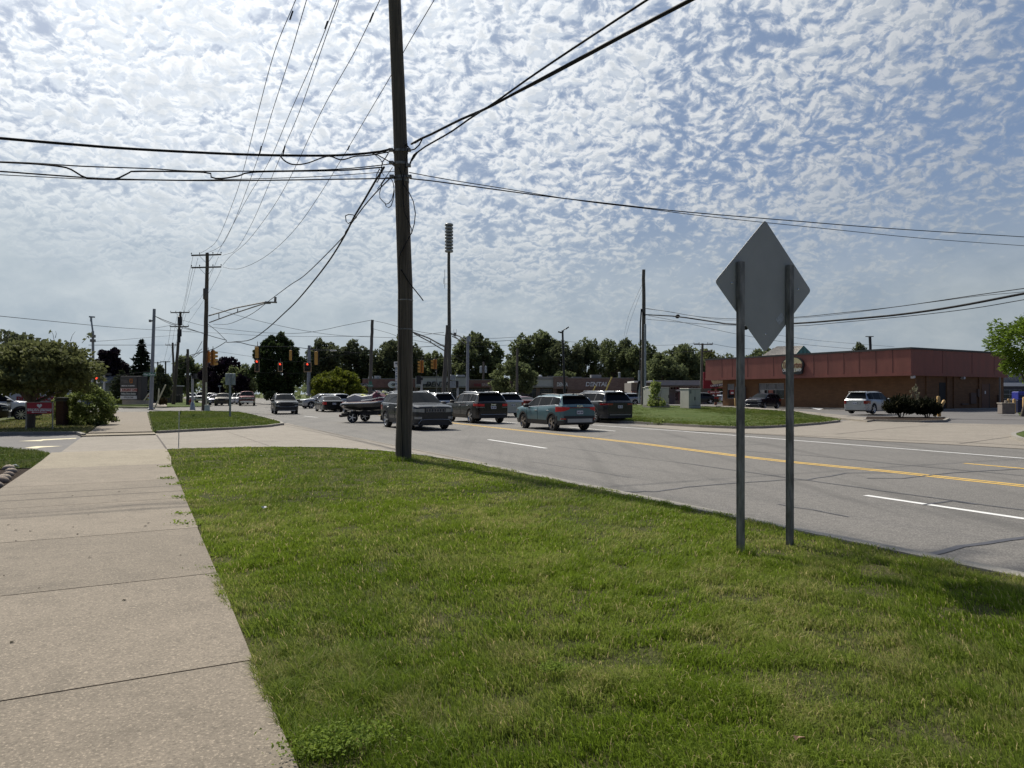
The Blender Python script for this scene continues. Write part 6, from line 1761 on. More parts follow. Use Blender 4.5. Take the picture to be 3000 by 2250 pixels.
def tree(name, label, px, vt, vb, Y, mat, cat="tree", group=None, shape='round', lo=None, n=3600, clumps=70, csize=.24, size=.42, shell=.5, trunk=.16, seed=None, ub=None, depth=1.0, limbs=9, aspect=.62, droop=0.0, crown_lo=0.22, flat=0.0, kinds=None, outl=True):
    """px: (left, right) columns of the crown, vt: row of its top, vb: row of the foot, all in the photograph, Y: its distance"""
    u0, u1 = px; um = (u0 + u1) / 2
    rs = np.random.default_rng(seed if seed is not None else int(abs(um) * 7 + vt))
    foot = P3(ub if ub is not None else um, vb, Y); foot.z = max(foot.z, 0.0) if foot.z < .6 else foot.z
    topz = P3(um, vt, Y).z; hgt = topz - foot.z; rx = (u1 - u0) / F * Y / 2
    cx = P3(um, vt, Y).x - foot.x
    th = thing(name, label, cat, foot, 0, group)
    zl = hgt * crown_lo; rz = (hgt - zl) / 2
    kw = dict(clumps=clumps, csize=csize, shell=shell, shape=shape)
    f = 1 / (1 + csize * .62)
    ctr = (cx, 0, zl + rz)
    if shape == 'dome':
        ctr = (cx, 0, zl + rz * .35); rad = (rx * f, rx * f * depth, (hgt - zl) * .82 * f)
    else:
        rad = (rx * f, rx * f * depth, rz * f)
    pts, cl, out = crown_points(rs, ctr, rad, n, **kw)
    pts[:, 2] = np.maximum(pts[:, 2], 0.05)
    leaf_mesh("crown", pts, size, mat, rs, th, out=out if outl else None, aspect=aspect, droop=droop, flat=flat)
    tk = MB(); t0 = trunk
    fork = Vector((cx * .4, 0, max(zl * .9, hgt * .2)))
    tk.tube([(0, 0, -.2), (0, 0, .1), fork * .5 + Vector((.04, 0, 0)), fork, Vector((cx, 0, zl + rz * 1.2))], [t0 * 1.4, t0 * 1.1, t0 * .9, t0 * .8, t0 * .2], 9)
    rg = random.Random(int(um))
    order = list(range(len(cl))); rg.shuffle(order)
    for k in order[:limbs]:
        e = Vector(cl[k]); mid = fork.lerp(e, .5) + Vector((0, 0, hgt * .03))
        tk.tube([fork, mid, e], [t0 * .5, t0 * .28, t0 * .08], 6)
    tk.build("trunk", m_bark, th, smooth=60)
    return th


def conifer(name, label, u, px, vt, vb, Y, mat, seed, group=None, layers=15, n=160, size=.5, droop=.25, power=1.0, bare=.1):
    rs = np.random.default_rng(seed); foot = P3(u, vb, Y); topz = P3(u, vt, Y).z; hgt = topz - foot.z
    rmax = (px[1] - px[0]) / F * Y / 2
    th = thing(name, label, "tree", foot, 0, group); P = []; O = []; br = MB()
    br.tube([(0, 0, -.2), (0, 0, hgt * .5), (0, 0, hgt * .98)], [.24, .14, .03], 8)
    for i in range(layers):
        f = i / (layers - 1); z = hgt * (bare + (1 - bare) * f * .97); rad = rmax * (1 - f) ** power * rs.uniform(.8, 1.12) + .12
        nb = int(7 + 4 * (1 - f)); a0 = rs.uniform(0, 6.28)
        for b in range(nb):
            a = a0 + 6.28 * b / nb + rs.uniform(-.25, .25); L = rad * rs.uniform(.7, 1.15)
            tip = Vector((L * math.cos(a), L * math.sin(a), z - L * droop + L * .10)); st_ = Vector((0, 0, z))
            br.tube([st_, st_.lerp(tip, .5) + Vector((0, 0, -L * .06)), tip], [.05 * (1 - f) + .015, .03, .008], 4)
            k = max(6, int(n / nb * (L / rmax + .15)))
            t = rs.uniform(.12, 1, k) ** .7
            q = np.array(st_)[None] + (np.array(tip) - np.array(st_))[None] * t[:, None]
            q += rs.normal(size=(k, 3)) * np.array([.16, .16, .10]) * (.4 + L * .22) * (1.15 - t)[:, None]; q[:, 2] -= rs.uniform(0, .22, k)
            o = np.tile(np.array([math.cos(a), math.sin(a), -.15]), (k, 1)); P.append(q); O.append(o)
    br.build("trunk", m_bark, th, smooth=60)
    leaf_mesh("crown", np.vstack(P), size, mat, rs, th, out=np.vstack(O), aspect=.4, droop=.2)
    return th


l_dark = M_leaf("leaf_dark_green", (.066, .080, .046), (.14, .16, .080), .42)
l_mid = M_leaf("leaf_mid_green", (.088, .110, .055), (.185, .215, .095), .50)
l_oliv = M_leaf("leaf_grey_olive", (.095, .108, .046), (.205, .22, .088), .42)
l_yel = M_leaf("leaf_yellow_green", (.075, .10, .014), (.20, .22, .030), .42)
l_oval = M_leaf("leaf_deep_green", (.026, .042, .018), (.070, .10, .034), .35)
l_purp = M_leaf("leaf_purple", (.012, .009, .014), (.030, .017, .030), .15)
l_con = M_leaf("needle_dark", (.010, .020, .012), (.028, .048, .022), .15)
l_con2 = M_leaf("needle_olive", (.030, .042, .020), (.085, .10, .05), .2)
l_loc = M_leaf("leaf_locust", (.065, .115, .016), (.21, .30, .04), .45)
l_bush = M_leaf("leaf_bush", (.10, .135, .035), (.30, .35, .11), .48, tip=(.5, .55, .3))
l_shr = M_leaf("leaf_dark_shrub", (.010, .013, .006), (.030, .032, .014), .2, tip=(.10, .09, .05))

gL = "trees behind the pharmacy car park"
tree("ornamental_tree", "broad low grey-green tree with a short trunk beside the pharmacy sign", (-95, 292), 995, 1262, 30.5, l_oliv, ub=88, n=15000, clumps=200, csize=.18, size=.19, shell=.35, trunk=.17, crown_lo=.33, depth=.9, limbs=16, group=gL, aspect=.55, seed=3)
tree("broadleaf_tree", "taller dark tree top showing behind the broad grey-green tree", (-120, 135), 968, 1185, 55, l_dark, n=4000, size=.36, crown_lo=.2, group=gL, seed=4)
tw = thing("dead_twig", "bare twigs poking out of the grey-green tree's top", "twig", P3(160, 1000, 30.5))
m = MB()
for pts in (((160, 1005), (155, 978), (148, 968)), ((206, 1000), (212, 982), (221, 971)), ((240, 1005), (252, 992), (262, 980)), ((162, 990), (165, 978), (163, 970))):
    m.tube([P3(u, v, 30.5) - P3(160, 1000, 30.5) for u, v in pts], [.012, .008, .004] if len(pts) == 3 else .006, 5)
m.build("branch", m_bark, tw)
leaf_mesh("twig_leaves", np.array([tuple(P3(u, v, 30.4) - P3(160, 1000, 30.5)) for u, v in ((146, 970), (148, 974), (145, 976), (262, 979), (268, 975), (266, 984), (258, 988), (254, 984), (247, 994))]), .17, l_dark, np.random.default_rng(1), tw)
gB = "trees along the street beyond the junction"
tree("purple_beech", "large dark purple tree behind the camera pole", (280, 385), 1018, 1178, 104, l_purp, n=8200, clumps=140, size=.55, csize=.18, crown_lo=.02, group=gB, shell=.6, trunk=.3)
conifer("spruce", "tall dark spruce with a pointed top beside the grey steel pole", 415, (352, 478), 993, 1178, 96, l_con, 5, gB, layers=17, n=190, size=.75)
conifer("pine", "small olive conifer with tiered branches left of the monument sign", 357, (318, 396), 1085, 1174, 88, l_con2, 6, gB, layers=9, n=150, size=.55, droop=.1, power=.6)
tree("arborvitae", "dense pointed evergreen right of the grey steel pole", (438, 504), 1070, 1178, 86, l_dark, n=4600, clumps=80, csize=.22, size=.34, crown_lo=.0, shape='column', group=gB, limbs=4)
tree("roadside_tree", "green tree low behind the slim dark pole", (505, 592), 1042, 1168, 170, l_mid, n=3600, size=.8, csize=.26, group=gB, crown_lo=.1)
tree("roadside_tree", "hazy far tree closing the street between the poles", (470, 545), 1105, 1166, 230, l_mid, n=2200, size=1.0, group=gB, crown_lo=.05)
tree("purple_beech", "huge dark purple tree behind the square sign back", (585, 722), 1047, 1170, 132, l_purp, n=10500, clumps=160, size=.62, csize=.18, crown_lo=.0, group=gB, shell=.55, trunk=.4)
tree("roadside_tree", "light green tree in front of the huge purple tree", (655, 760), 1066, 1172, 122, l_mid, n=4200, size=.55, group=gB, crown_lo=.08)
tree("purple_beech", "small round purple tree under the light green one", (686, 732), 1098, 1160, 112, l_purp, n=2200, size=.42, csize=.26, crown_lo=.1, group=gB)
tree("linden_tree", "big dense oval tree behind the traffic signals", (736, 892), 974, 1176, 112, l_oval, n=17000, clumps=260, csize=.13, size=.52, crown_lo=.03, shape='oval', shell=.62, group=gB, trunk=.3, limbs=14)
for i, (a, b, c, Y, nn) in enumerate(((880, 1006, 986, 140, 5200), (985, 1098, 993, 150, 4800), (1085, 1250, 978, 146, 7200), (1222, 1335, 1030, 150, 4200), (1315, 1478, 972, 150, 7600), (1478, 1652, 966, 146, 8200))):
    tree("shade_tree", ("dark tree right of the oval tree", "dark tree behind the street-cable pole", "big dark tree behind the thick wooden pole", "rounded tree behind the leaning pole", "tall tree between the siren mast and the crab apple", "broad tall tree behind the slender street lamp")[i], (a, b), c, 1172, Y, l_dark if i < 3 else l_mid, n=int(nn * 1.9), clumps=170, csize=.17, size=.60, crown_lo=.02, group=gB, trunk=.35, limbs=14, shell=.35)
tree("honey_locust", "yellow-green umbrella-shaped tree at the strip mall corner", (908, 1066), 1069, 1176, 98, l_yel, n=7600, clumps=120, csize=.2, size=.36, crown_lo=.18, shape='dome', group=gB, trunk=.2, limbs=12, seed=31)
tree("crab_apple", "dense mid-green tree before the strip mall fascia", (1424, 1578), 1052, 1184, 104, l_mid, n=6800, clumps=110, csize=.19, size=.36, crown_lo=.14, group=gB, trunk=.2, limbs=10, shell=.55, depth=.8)
for i, (a, b, c, Y) in enumerate(((1600, 1718, 992, 140), (1664, 1760, 990, 146), (1712, 1806, 985, 152), (1748, 1848, 984, 142), (1790, 1880, 994, 149), (1822, 1930, 997, 138))):
    tree("cottonwood", ("loose feathery tree just right of the street lamp", "loose feathery tree, second from the street lamp", "narrow loose tree in the middle of the feathery row", "loose tree with bare limbs showing, near the far pole", "narrow loose tree left of the bare-topped pole", "loose tree behind the bare-topped pole")[i], (a, b), c, 1176, Y, l_mid if i % 2 else l_dark, n=4600, clumps=46, csize=.27, size=.5, crown_lo=.16, group="loose feathery trees behind the strip mall", trunk=.26, limbs=16, shell=.55, depth=1.0)
tree("shrub_tree", "low bushy tree on the roofline behind the street lamp", (1618, 1690), 1082, 1150, 134, l_mid, n=1800, size=.4, crown_lo=.2)
for i, (a, b, c, Y) in enumerate(((1876, 2010, 1032, 120), (1925, 2075, 1009, 128), (1990, 2130, 1021, 134), (2050, 2210, 1036, 150), (2150, 2280, 1022, 160))):
    tree("shade_tree", ("low rounded tree behind the tall cabinet", "taller tree behind the two cabinets", "tree behind the pole by the cafe", "hazy tree line rising behind the cafe's far end", "treetops above the cafe roof by the diamond sign")[i], (a, b), c, 1176, Y, l_mid if i != 2 else l_oliv, n=7600, clumps=130, csize=.19, size=.5, crown_lo=.02, group=gB, trunk=.3)
tree("shade_tree", "small treetop peeking over the cafe roof beside the flat-armed pole", (2488, 2540), 1003, 1120, 150, l_dark, n=900, size=.5, crown_lo=.35, group=gB)
tree("shade_tree", "small dark treetop over the green gable's slope", (2225, 2300), 1018, 1120, 170, l_mid, n=1500, size=.6, crown_lo=.3, group=gB)
tree("young_locust", "bright feathery tree at the cafe's parking entrance", (2905, 3170), 888, 1222, 50, l_loc, ub=2995, n=12500, clumps=130, csize=.2, size=.26, crown_lo=.27, trunk=.12, limbs=18, shell=.3, aspect=.35, flat=.5, seed=12, depth=1.0)
# far woods that close the horizon in the gaps
rs = np.random.default_rng(77); P = []
for k in range(12000):
    a = rs.uniform(-1000, 4000); Y = rs.uniform(240, 300); h = 9.0 + 2.5 * math.sin(a * .02) + 1.8 * math.sin(a * .057 + 1)
    P.append(((a - 1500) / F * Y, Y, max(.4, h * rs.uniform(0, 1) ** .8)))
o = leaf_mesh("treeline", np.array(P), 1.7, l_mid, rs, None); tag(o, "far off low woods closing the street and lots", "woods", kind="stuff")

def shrub(name, label, px, vt, vb, Y, mat, n, size, group=None, cat="shrub", depth=.9, seed=1, csize=.2, clumps=70, spiky=False, ub=None):
    rs = np.random.default_rng(seed); u0, u1 = px; um = (u0 + u1) / 2; foot = P3(um, vb, Y); rx = (u1 - u0) / F * Y / 2; h = (vb - vt) / F * Y
    th = thing(name, label, cat, foot, 0, group)
    if spiky:
        b = MB(); rg = random.Random(seed)
        pts = []; out = []
        for k in range(n):
            a = rg.uniform(0, 6.28); s = rg.uniform(0, 1) ** .5; e = Vector((rx * s * math.cos(a), rx * depth * s * math.sin(a), h * rg.uniform(.5, 1.02) * (1 - .45 * s * s)))
            st_ = Vector((e.x * .35, e.y * .35, 0)); f = rg.uniform(.45, 1); pts.append(tuple(st_.lerp(e, f))); d = (e - st_).normalized(); out.append(tuple(d * 1.6))
        leaf_mesh("foliage", np.array(pts), size, mat, rs, th, out=np.array(out), aspect=.22)
    else:
        pts, cl, out = crown_points(rs, (0, 0, h * .36), (rx * .88, rx * depth * .88, h * .56), n, clumps, csize, .72)
        pts[:, 2] = np.abs(pts[:, 2]) + .02
        leaf_mesh("foliage", pts, size, mat, rs, th, out=out)
    st = MB(); rg = random.Random(seed + 5)
    for k in range(8):
        a = rg.uniform(0, 6.28); st.tube([(0.1 * math.cos(a), .1 * math.sin(a), -.05), (rx * .5 * math.cos(a), rx * .5 * math.sin(a), h * .7)], [.03, .008], 5)
    st.build("stem", m_bark, th)
    return th
shrub("round_bush", "big rounded bush crowding the sidewalk beside the brick pier", (158, 338), 1118, 1247, 34.2, l_bush, 17000, .10, seed=4, clumps=220, csize=.15, depth=.8)
shrub("low_plant", "weedy sprigs spilling from the bush onto the sidewalk", (318, 350), 1212, 1234, 35, l_bush, 160, .10, seed=5, clumps=16, csize=.3)
gs = "dark shrubs in the cafe's mulch bed"
shrub("dark_shrub", "wide dark spiky shrub against the silver SUV", (2588, 2690), 1152, 1220, 45.5, l_shr, 2600, .34, gs, seed=6, spiky=True)
shrub("dark_shrub", "smaller dark spiky shrub beside the yellow posts", (2675, 2758), 1160, 1221, 45.5, l_shr, 2000, .32, gs, seed=7, spiky=True)
shrub("tall_sprig", "pale tall sprig rising behind the dark shrubs", (2660, 2694), 1126, 1190, 47.5, M_leaf("pale_sprig", (.14, .14, .09), (.24, .23, .16), .3), 130, .16, seed=8, clumps=30, csize=.25)
gm = "low shrubs planted around the monument sign"
for i, (a, b, vt, vb, lb) in enumerate(((338, 372, 1168, 1182, "low green shrub under the sign's near end"), (368, 398, 1168, 1183, "low dark shrub beneath the monument sign"), (420, 440, 1168, 1183, "low green shrub between sign base and steel pole"))):
    shrub("low_shrub", lb, (a, b), vt, vb, 82, l_bush if i != 1 else l_mid, 900, .22, gm, seed=20 + i, clumps=40)
shrub("low_shrub", "brown-green mounded shrub right of the guy sleeve", (464, 490), 1165, 1184, 82, M_leaf("brown_shrub", (.05, .04, .02), (.11, .085, .04), .2), 1100, .22, gm, seed=24, clumps=40)
shrub("sapling", "leafy young sapling growing in front of the tall cabinet", (1890, 1956), 1116, 1189, 57, l_bush, 560, .24, seed=9, clumps=20, csize=.34, depth=.9)
shrub("low_shrub", "low green shrub in the bed at the parking entrance", (2985, 3040), 1205, 1223, 52, l_loc, 700, .16, seed=10, clumps=40)
shrub("low_shrub", "low bush at the foot of the big oval tree", (776, 812), 1142, 1172, 108, l_mid, 900, .4, seed=11, clumps=40)
# weeds along the sidewalk edge
gw_ = "weeds creeping over the sidewalk edge"
for i, (u, v, s) in enumerate(((487, 1369, .16), (492, 1404, .15), (520, 1420, .14), (533, 1460, .2), (552, 1508, .26), (548, 1536, .2), (604, 1668, .17), (630, 1690, .1), (985, 2195, .20), (930, 2225, .18), (1625, 1985, .10), (1060, 2180, .16))):
    c = G(u, v, .1); rs = np.random.default_rng(i + 50); n = 50 if v < 1900 else 320
    q = rs.normal(size=(n, 3)) * np.array([s, s * .6, .03]) * .5; q[:, 2] = np.abs(q[:, 2]) + .012 + (.035 if v > 1900 else 0)
    th = thing("weed", "ragged little weed creeping over the edge of slab and lawn" if v < 1900 else "bright leafy weed clump standing in the lawn", "weed", c, 0, gw_ if v < 1900 else "leafy weeds in the lawn")
    leaf_mesh("foliage", q, .035 if v < 1600 else .016, M_leaf("weed_leaf", (.13, .20, .03), (.28, .36, .07), .45), rs, th, flat=.5)
c = P3(1936, 1243.5, 36.3); rs = np.random.default_rng(99)
th = thing("weed", "weed growing from the gutter at the far lawn kerb", "weed", c); leaf_mesh("foliage", rs.normal(size=(160, 3)) * np.array([.22, .12, .09]) + np.array([0, 0, .12]), .1, l_bush, rs, th)

# ------------------------------------------------------------------ buildings
m_winglass = M("shop_glass", (.016, .019, .022), .08, 0, .1, 3, spec=.6)
m_frame_l = M("pale_window_frame", (.36, .37, .36), .5, .2, .1)
m_letter_w = M("white_letters", (.80, .80, .77), .5, 0, .05); m_letter_k = M("black_letters", (.03, .03, .033), .5, 0, .1)

# cafe: brown stucco box with an overhanging red fascia; local x runs from the far end to the corner, -y faces the road
cc = P3(2669, 1100, 65.6); FD = R(30)
ex = Vector((math.sin(FD), -math.cos(FD), 0)); ey = Vector((math.cos(FD), math.sin(FD), 0))    # along the front towards us; into the building
LEN, DEP = 25.8, 17.2
c0 = Vector((cc.x, cc.y, 0)) - ex * LEN
cz = .1
cafe = thing("cafe", "single-storey cafe with deep red overhanging fascia and brown walls", "building", (c0.x, c0.y, cz), math.atan2(ex.y, ex.x))
m_fas = M("red_fascia", (.26, .088, .064), .6, 0, .16, 1.1, stretch=(1, 1, .25)); m_stuc = M_brick("brown_brick", (.175, .086, .036), (.215, .108, .046), (.16, .09, .048))
m_trimb = M("dark_roof_edge", (.055, .05, .047), .6)
ov = 1.25; zb, zt = 3.22, 5.82
# walls (behind the fascia line)
wl_ = MB()
def wall_with_holes(mb, x0, x1, z0, z1, y, holes, th_=.25, mi=0):
    xs = sorted({x0, x1} | {h[0] for h in holes} | {h[1] for h in holes}); zs = sorted({z0, z1} | {h[2] for h in holes} | {h[3] for h in holes})
    for i in range(len(xs) - 1):
        for j in range(len(zs) - 1):
            xm, zm = (xs[i] + xs[i + 1]) / 2, (zs[j] + zs[j + 1]) / 2
            if any(h[0] < xm < h[1] and h[2] < zm < h[3] for h in holes):
                continue
            mb.add([(xs[i], y, zs[j]), (xs[i + 1], y, zs[j]), (xs[i + 1], y, zs[j + 1]), (xs[i], y, zs[j + 1])], [(0, 1, 2, 3)], mi)
    for h in holes:
        a, b, c, d = h
        mb.add([(a, y, c), (b, y, c), (b, y, d), (a, y, d), (a, y + th_, c), (b, y + th_, c), (b, y + th_, d), (a, y + th_, d)], [(0, 4, 5, 1), (1, 5, 6, 2), (2, 6, 7, 3), (3, 7, 4, 0)], mi)
def k_cafe(u, y=ov):
    """front-wall coordinate seen at column u"""
    o = c0 + ey * y; r = (u - CX) / F
    return (r * o.y - o.x) / (ex.x - r * ex.y)
xw0 = k_cafe(2117); xw1 = LEN - .35
w1a, w1b = k_cafe(2130), k_cafe(2151); w2a, w2b = k_cafe(2222), k_cafe(2297)
holes = [(w1a, w1b, .95, 2.72), (w2a, w2b, .95, 2.72)]
wall_with_holes(wl_, xw0, xw1, -.2, zb, ov, holes)
wl_.add([(xw1, ov, -.2), (xw1, DEP, -.2), (xw1, DEP, zb), (xw1, ov, zb), (xw0, ov, -.2), (xw0, DEP, -.2), (xw0, DEP, zb), (xw0, ov, zb)], [(0, 1, 2, 3), (5, 4, 7, 6), (1, 5, 6, 2)])
for y in (2.9, 6.4, 7.6, 12.2):       # faint pilaster strips on the end wall
    wl_.box(xw1, xw1 + .12, y, y + .35, -.1, zb - .01)
wl_.build("wall", m_stuc, cafe)
fs_ = MB()
fs_.box(0, LEN, 0, DEP, zb, zt - .18, 0); fs_.box(-.06, LEN + .06, -.06, DEP + .06, zt - .18, zt, 1); fs_.box(-.04, LEN + .04, -.04, DEP, zb - .02, zb + .22, 0)
fs_.build("fascia", [m_fas, m_trimb], cafe)
gr_ = MB()
for u in (2115, 2145, 2190, 2266, 2384, 2425, 2472, 2517, 2566, 2615):
    x = k_cafe(u, 0); gr_.box(x - .025, x + .025, -.012, .0, zb + .25, zt - .2)
for y in (5.2, 10.4, 14.6):
    gr_.box(LEN, LEN + .012, y - .025, y + .025, zb + .25, zt - .2)
gr_.build("panel_joint", M("fascia_joint", (.10, .04, .035), .8), cafe)
def window(par, x0, x1, z0, z1, y, cols, rows=(.5,), mat=None, fr=None, deep=.14):
    f = MB(); fw_ = .06
    f.box(x0, x1, y + deep - .05, y + deep, z0, z0 + fw_); f.box(x0, x1, y + deep - .05, y + deep, z1 - fw_, z1)
    for k in range(cols + 1):
        x = x0 + (x1 - x0) * k / cols; xa = max(x0, x - fw_ / 2); f.box(xa, min(x1, xa + fw_), y + deep - .052, y + deep - .002, z0 + fw_, z1 - fw_)
    for r_ in rows:
        z = z0 + (z1 - z0) * r_; f.box(x0 + fw_, x1 - fw_, y + deep - .048, y + deep - .004, z - .04, z + .04)
    o = f.build("window", fr or m_frame_l, par)
    MB().add([(x0, y + deep, z0), (x1, y + deep, z0), (x1, y + deep, z1), (x0, y + deep, z1)], [(0, 1, 2, 3)]).build("pane", mat or m_winglass, o)
    return o
wa = window(cafe, w1a, w1b, .95, 2.72, ov, 1, (.62,)); wb_ = window(cafe, w2a, w2b, .95, 2.72, ov, 3, (.58,))
sh_ = MB(); sh_.box(w1a + .08, w1b - .08, ov + .1, ov + .11, 2.1, 2.64); sh_.build("blind", M("pale_blind", (.22, .23, .24), .7), wa)
sh_ = MB()
for k in range(3):
    a = w2a + (w2b - w2a) * k / 3 + .1; sh_.box(a, a + (w2b - w2a) / 3 - .2, ov + .1, ov + .11, 2.05, 2.64)
sh_.build("blind", M("pale_blind", (.22, .23, .24), .7), wb_)
ps_ = MB(); xq = w1a + (w1b - w1a) * .3; ps_.box(xq, w1b - .12, ov + .095, ov + .105, 1.45, 2.02); po_ = ps_.build("poster", M("red_poster", (.28, .012, .03), .5), wa)
MB().box(xq + .2, xq + .6, ov + .088, ov + .094, 1.52, 1.72).build("poster_panel", m_letter_w, po_)
for f0, f1, mt in ((.05, .22, M("white_poster", (.5, .48, .44), .6, 0, .35, 5)), (.38, .56, M("red_white_poster", (.45, .16, .11), .6, 0, .5, 5))):
    MB().box(w2a + (w2b - w2a) * f0, w2a + (w2b - w2a) * f1, ov + .095, ov + .105, 1.3, 1.95).build("poster", mt, wb_)
# drive-through menu and bollards by the window
dr = MB(); dr.box(k_cafe(2163), k_cafe(2186), ov - .5, ov - .02, .15, 2.35); dr.build("service_hatch", M("hatch_grey", (.2, .2, .2), .5), cafe)
# badge sign on the fascia
bsx = k_cafe(2323, -.1); bs = MB(); cream, blk, redb = 0, 1, 2
def blob(cx, cz, rx, rz, y0, y1, mi, a0=0, a1=360, n=28, mb=None):
    mb.plate([(cx + rx * math.cos(R(a0 + (a1 - a0) * k / n)), cz + rz * math.sin(R(a0 + (a1 - a0) * k / n))) for k in range(n)], y0, y1, mi)
ew = (k_cafe(2356, -.1) - k_cafe(2291, -.1)) / 2
zc_ = zb + 1.25
blob(bsx, zc_ + .12, ew, .92, -.22, -.0, 1, mb=bs); bs.plate([(bsx - ew * .92, zc_ - .15), (bsx + ew * .92, zc_ - .15), (bsx + ew * .86, zc_ - .8), (bsx + ew * .5, zc_ - .92), (bsx, zc_ - .8), (bsx - ew * .5, zc_ - .92), (bsx - ew * .86, zc_ - .8)], -.24, -.0, 1)
blob(bsx, zc_ + .14, ew * .9, .80, -.25, -.2, 0, mb=bs)
bsn = bs.build("hanging_sign", [M("sign_cream", (.62, .55, .30), .5), m_letter_k], cafe)
lt = MB(); lettering(lt, "Tim Hortons", .92, bsx, -.26, zc_ + .12, extrude=.012, shear=.25, bold=.012, sx=.52); lt.build("lettering", M("sign_brown_red", (.20, .05, .03), .5), bsn)
lt = MB(); lettering(lt, "CAFE & BAKE SHOP", .42, bsx, -.26, zc_ - .42, extrude=.012, bold=.01, sx=.66); lt.build("lettering", m_letter_w, bsn)
# lamps and fittings under the soffit, end wall doors
for y in (.5, 9.0):
    MB().bbox(LEN - .3, LEN + .05, y - .14, y + .14, zb - .28, zb - .02, .04).build("flood_lamp", M("lamp_white", (.6, .6, .6), .5), cafe)
def end_box(name, y0, y1, z0, z1, mat, out_=.03):
    MB().box(xw1, xw1 + out_, y0, y1, z0, z1).build(name, mat, cafe)
m_dk = M("dark_brown_door", (.06, .035, .025), .7)
end_box("door", 5.2, 6.3, .0, 2.6, M("black_opening", (.012, .012, .012), .7)); end_box("door", 12.9, 14.2, .05, 2.5, M("brown_door", (.15, .075, .045), .7)); end_box("door_frame", 14.2, 14.45, .05, 2.55, m_dk)
for y in (15.2,):
    MB().box(xw1 + .5, xw1 + .62, y, y + .12, -.1, zb).build("canopy_post", M("post_pale", (.3, .26, .22), .6), cafe)
for y0, y1, z0, z1 in ((10.6, 11.6, .5, 1.6), (11.9, 12.2, 1.2, 2.0), (9.0, 10.2, .4, .55), (15.9, 16.2, .1, 1.4)):
    end_box("meter_box", y0, y1, z0, z1, M("meter_brown", (.12, .075, .055), .7), .16)
MB().box(13.2 * 0 + xw1 + .03, xw1 + .05, 13.4, 13.6, 1.5, 1.8).build("notice", m_letter_w, cafe)
apn = MB(); apn.box(xw1, xw1 + 1.6, .5, DEP, -.12, .06); apn.box(xw0, xw1, ov - 1.2, ov, -.12, .06); apn.build("kerb_apron", m_kerb, cafe)
# gabled green-ended roof behind the parapet
gx0, gx1 = 7.0, 13.6
rg_ = thing("gable_roof", "ribbed metal roof with a mint green gable end rising behind the cafe parapet", "roof")
pA, pB = P3(2196, 1050, 92), P3(2480, 1045, 92)
r0, r1 = P3(2275, 1015, 92), P3(2354, 1013, 84); e0, e1 = P3(2190, 1052, 90), P3(2310, 1052, 82); f1 = P3(2410, 1040, 86)
zlow = 4.6
m = MB(); e0.z = zlow + .6; e1.z = zlow + .6; n = 26
for k in range(n):
    a, b = k / n, (k + .86) / n
    A, B, C_, Dd = e0.lerp(e1, a), e0.lerp(e1, b), r0.lerp(r1, b), r0.lerp(r1, a)
    A2, Dd2 = e0.lerp(e1, b), r0.lerp(r1, b); B2, C2 = e0.lerp(e1, (k + 1) / n), r0.lerp(r1, (k + 1) / n)
    m.add([A, B, C_, Dd], [(0, 1, 2, 3)], 0); up = Vector((0, 0, .05))
    m.add([A2, B2, C2, Dd2, A2 + up, B2 + up, C2 + up, Dd2 + up], [(4, 5, 6, 7), (0, 1, 5, 4), (2, 3, 7, 6), (1, 2, 6, 5), (3, 0, 4, 7)], 1)
m.build("roof_sheet", [M("roof_metal_dark", (.16, .145, .135), .5, .3), M("roof_rib_pale", (.42, .40, .37), .4, .3)], rg_)
m = MB(); f1.z = zlow + .6; b1 = f1 + (e1 - f1) * 0
n = 18
fe0, fe1 = e1, f1
for k in range(n):
    t0, t1 = k / n, (k + 1) / n
    def hgt(t): return (zlow + .6) + (r1.z - zlow - .6) * (1 - abs(t - .44) / (.44 if t < .44 else .56))
    A, B = fe0.lerp(fe1, t0), fe0.lerp(fe1, t1)
    m.add([(A.x, A.y, zlow - 1), (B.x, B.y, zlow - 1), (B.x, B.y, hgt(t1)), (A.x, A.y, hgt(t0))], [(0, 1, 2, 3)], k % 2)
m.build("gable_end", [M("mint_siding", (.17, .40, .31), .6), M("mint_siding_dark", (.12, .27, .21), .6)], rg_)
m = MB(); bk = r0 + (f1 - e1); m.add([r0, r1, f1, f1 + (e0 - e1)], [(0, 1, 2, 3)]); m.build("roof_back", M("roof_metal_dark", (.16, .145, .135), .5, .3), rg_)

# cafe's billboard and small direction sign
def board(name, label, cat, u0, u1, v0, v1, Y, mats, post=None, zg=.1, thick=.25):
    b = P3((u0 + u1) / 2, v1, Y); th = thing(name, label, cat, (b.x, b.y, zg))
    w_ = (u1 - u0) / F * Y / 2; z0, z1 = P3(0, v1, Y).z - zg, P3(0, v0, Y).z - zg
    mbx = MB(); mbx.bbox(-w_, w_, 0, thick, z0, z1, .03); mbx.build("board", mats[0], th)
    if post:
        pm = MB()
        for f in post:
            pm.box(-w_ + 2 * w_ * f - .12, -w_ + 2 * w_ * f + .12, .03, .22, -.1, z0)
        pm.build("post", mats[1], th)
    return th, w_, z0, z1
m_rsign = M("deep_red_sign", (.20, .012, .022), .45, 0, .1)
bt_, w_, z0, z1 = board("pole_sign", "big deep red sign with a cream arch, partly hidden behind the cafe's far corner", "sign", 2061, 2150, 1090, 1138, 104, (m_rsign, M("rust_post", (.2, .09, .06), .7)), post=(.42,))
m = MB(); blob(.1 * w_, z0 + (z1 - z0) * .62, w_ * .62, (z1 - z0) * .55, -.04, -.004, 0, 180, 360, mb=m); m.build("cream_arch", M("sign_cream", (.62, .55, .30), .5), bt_)
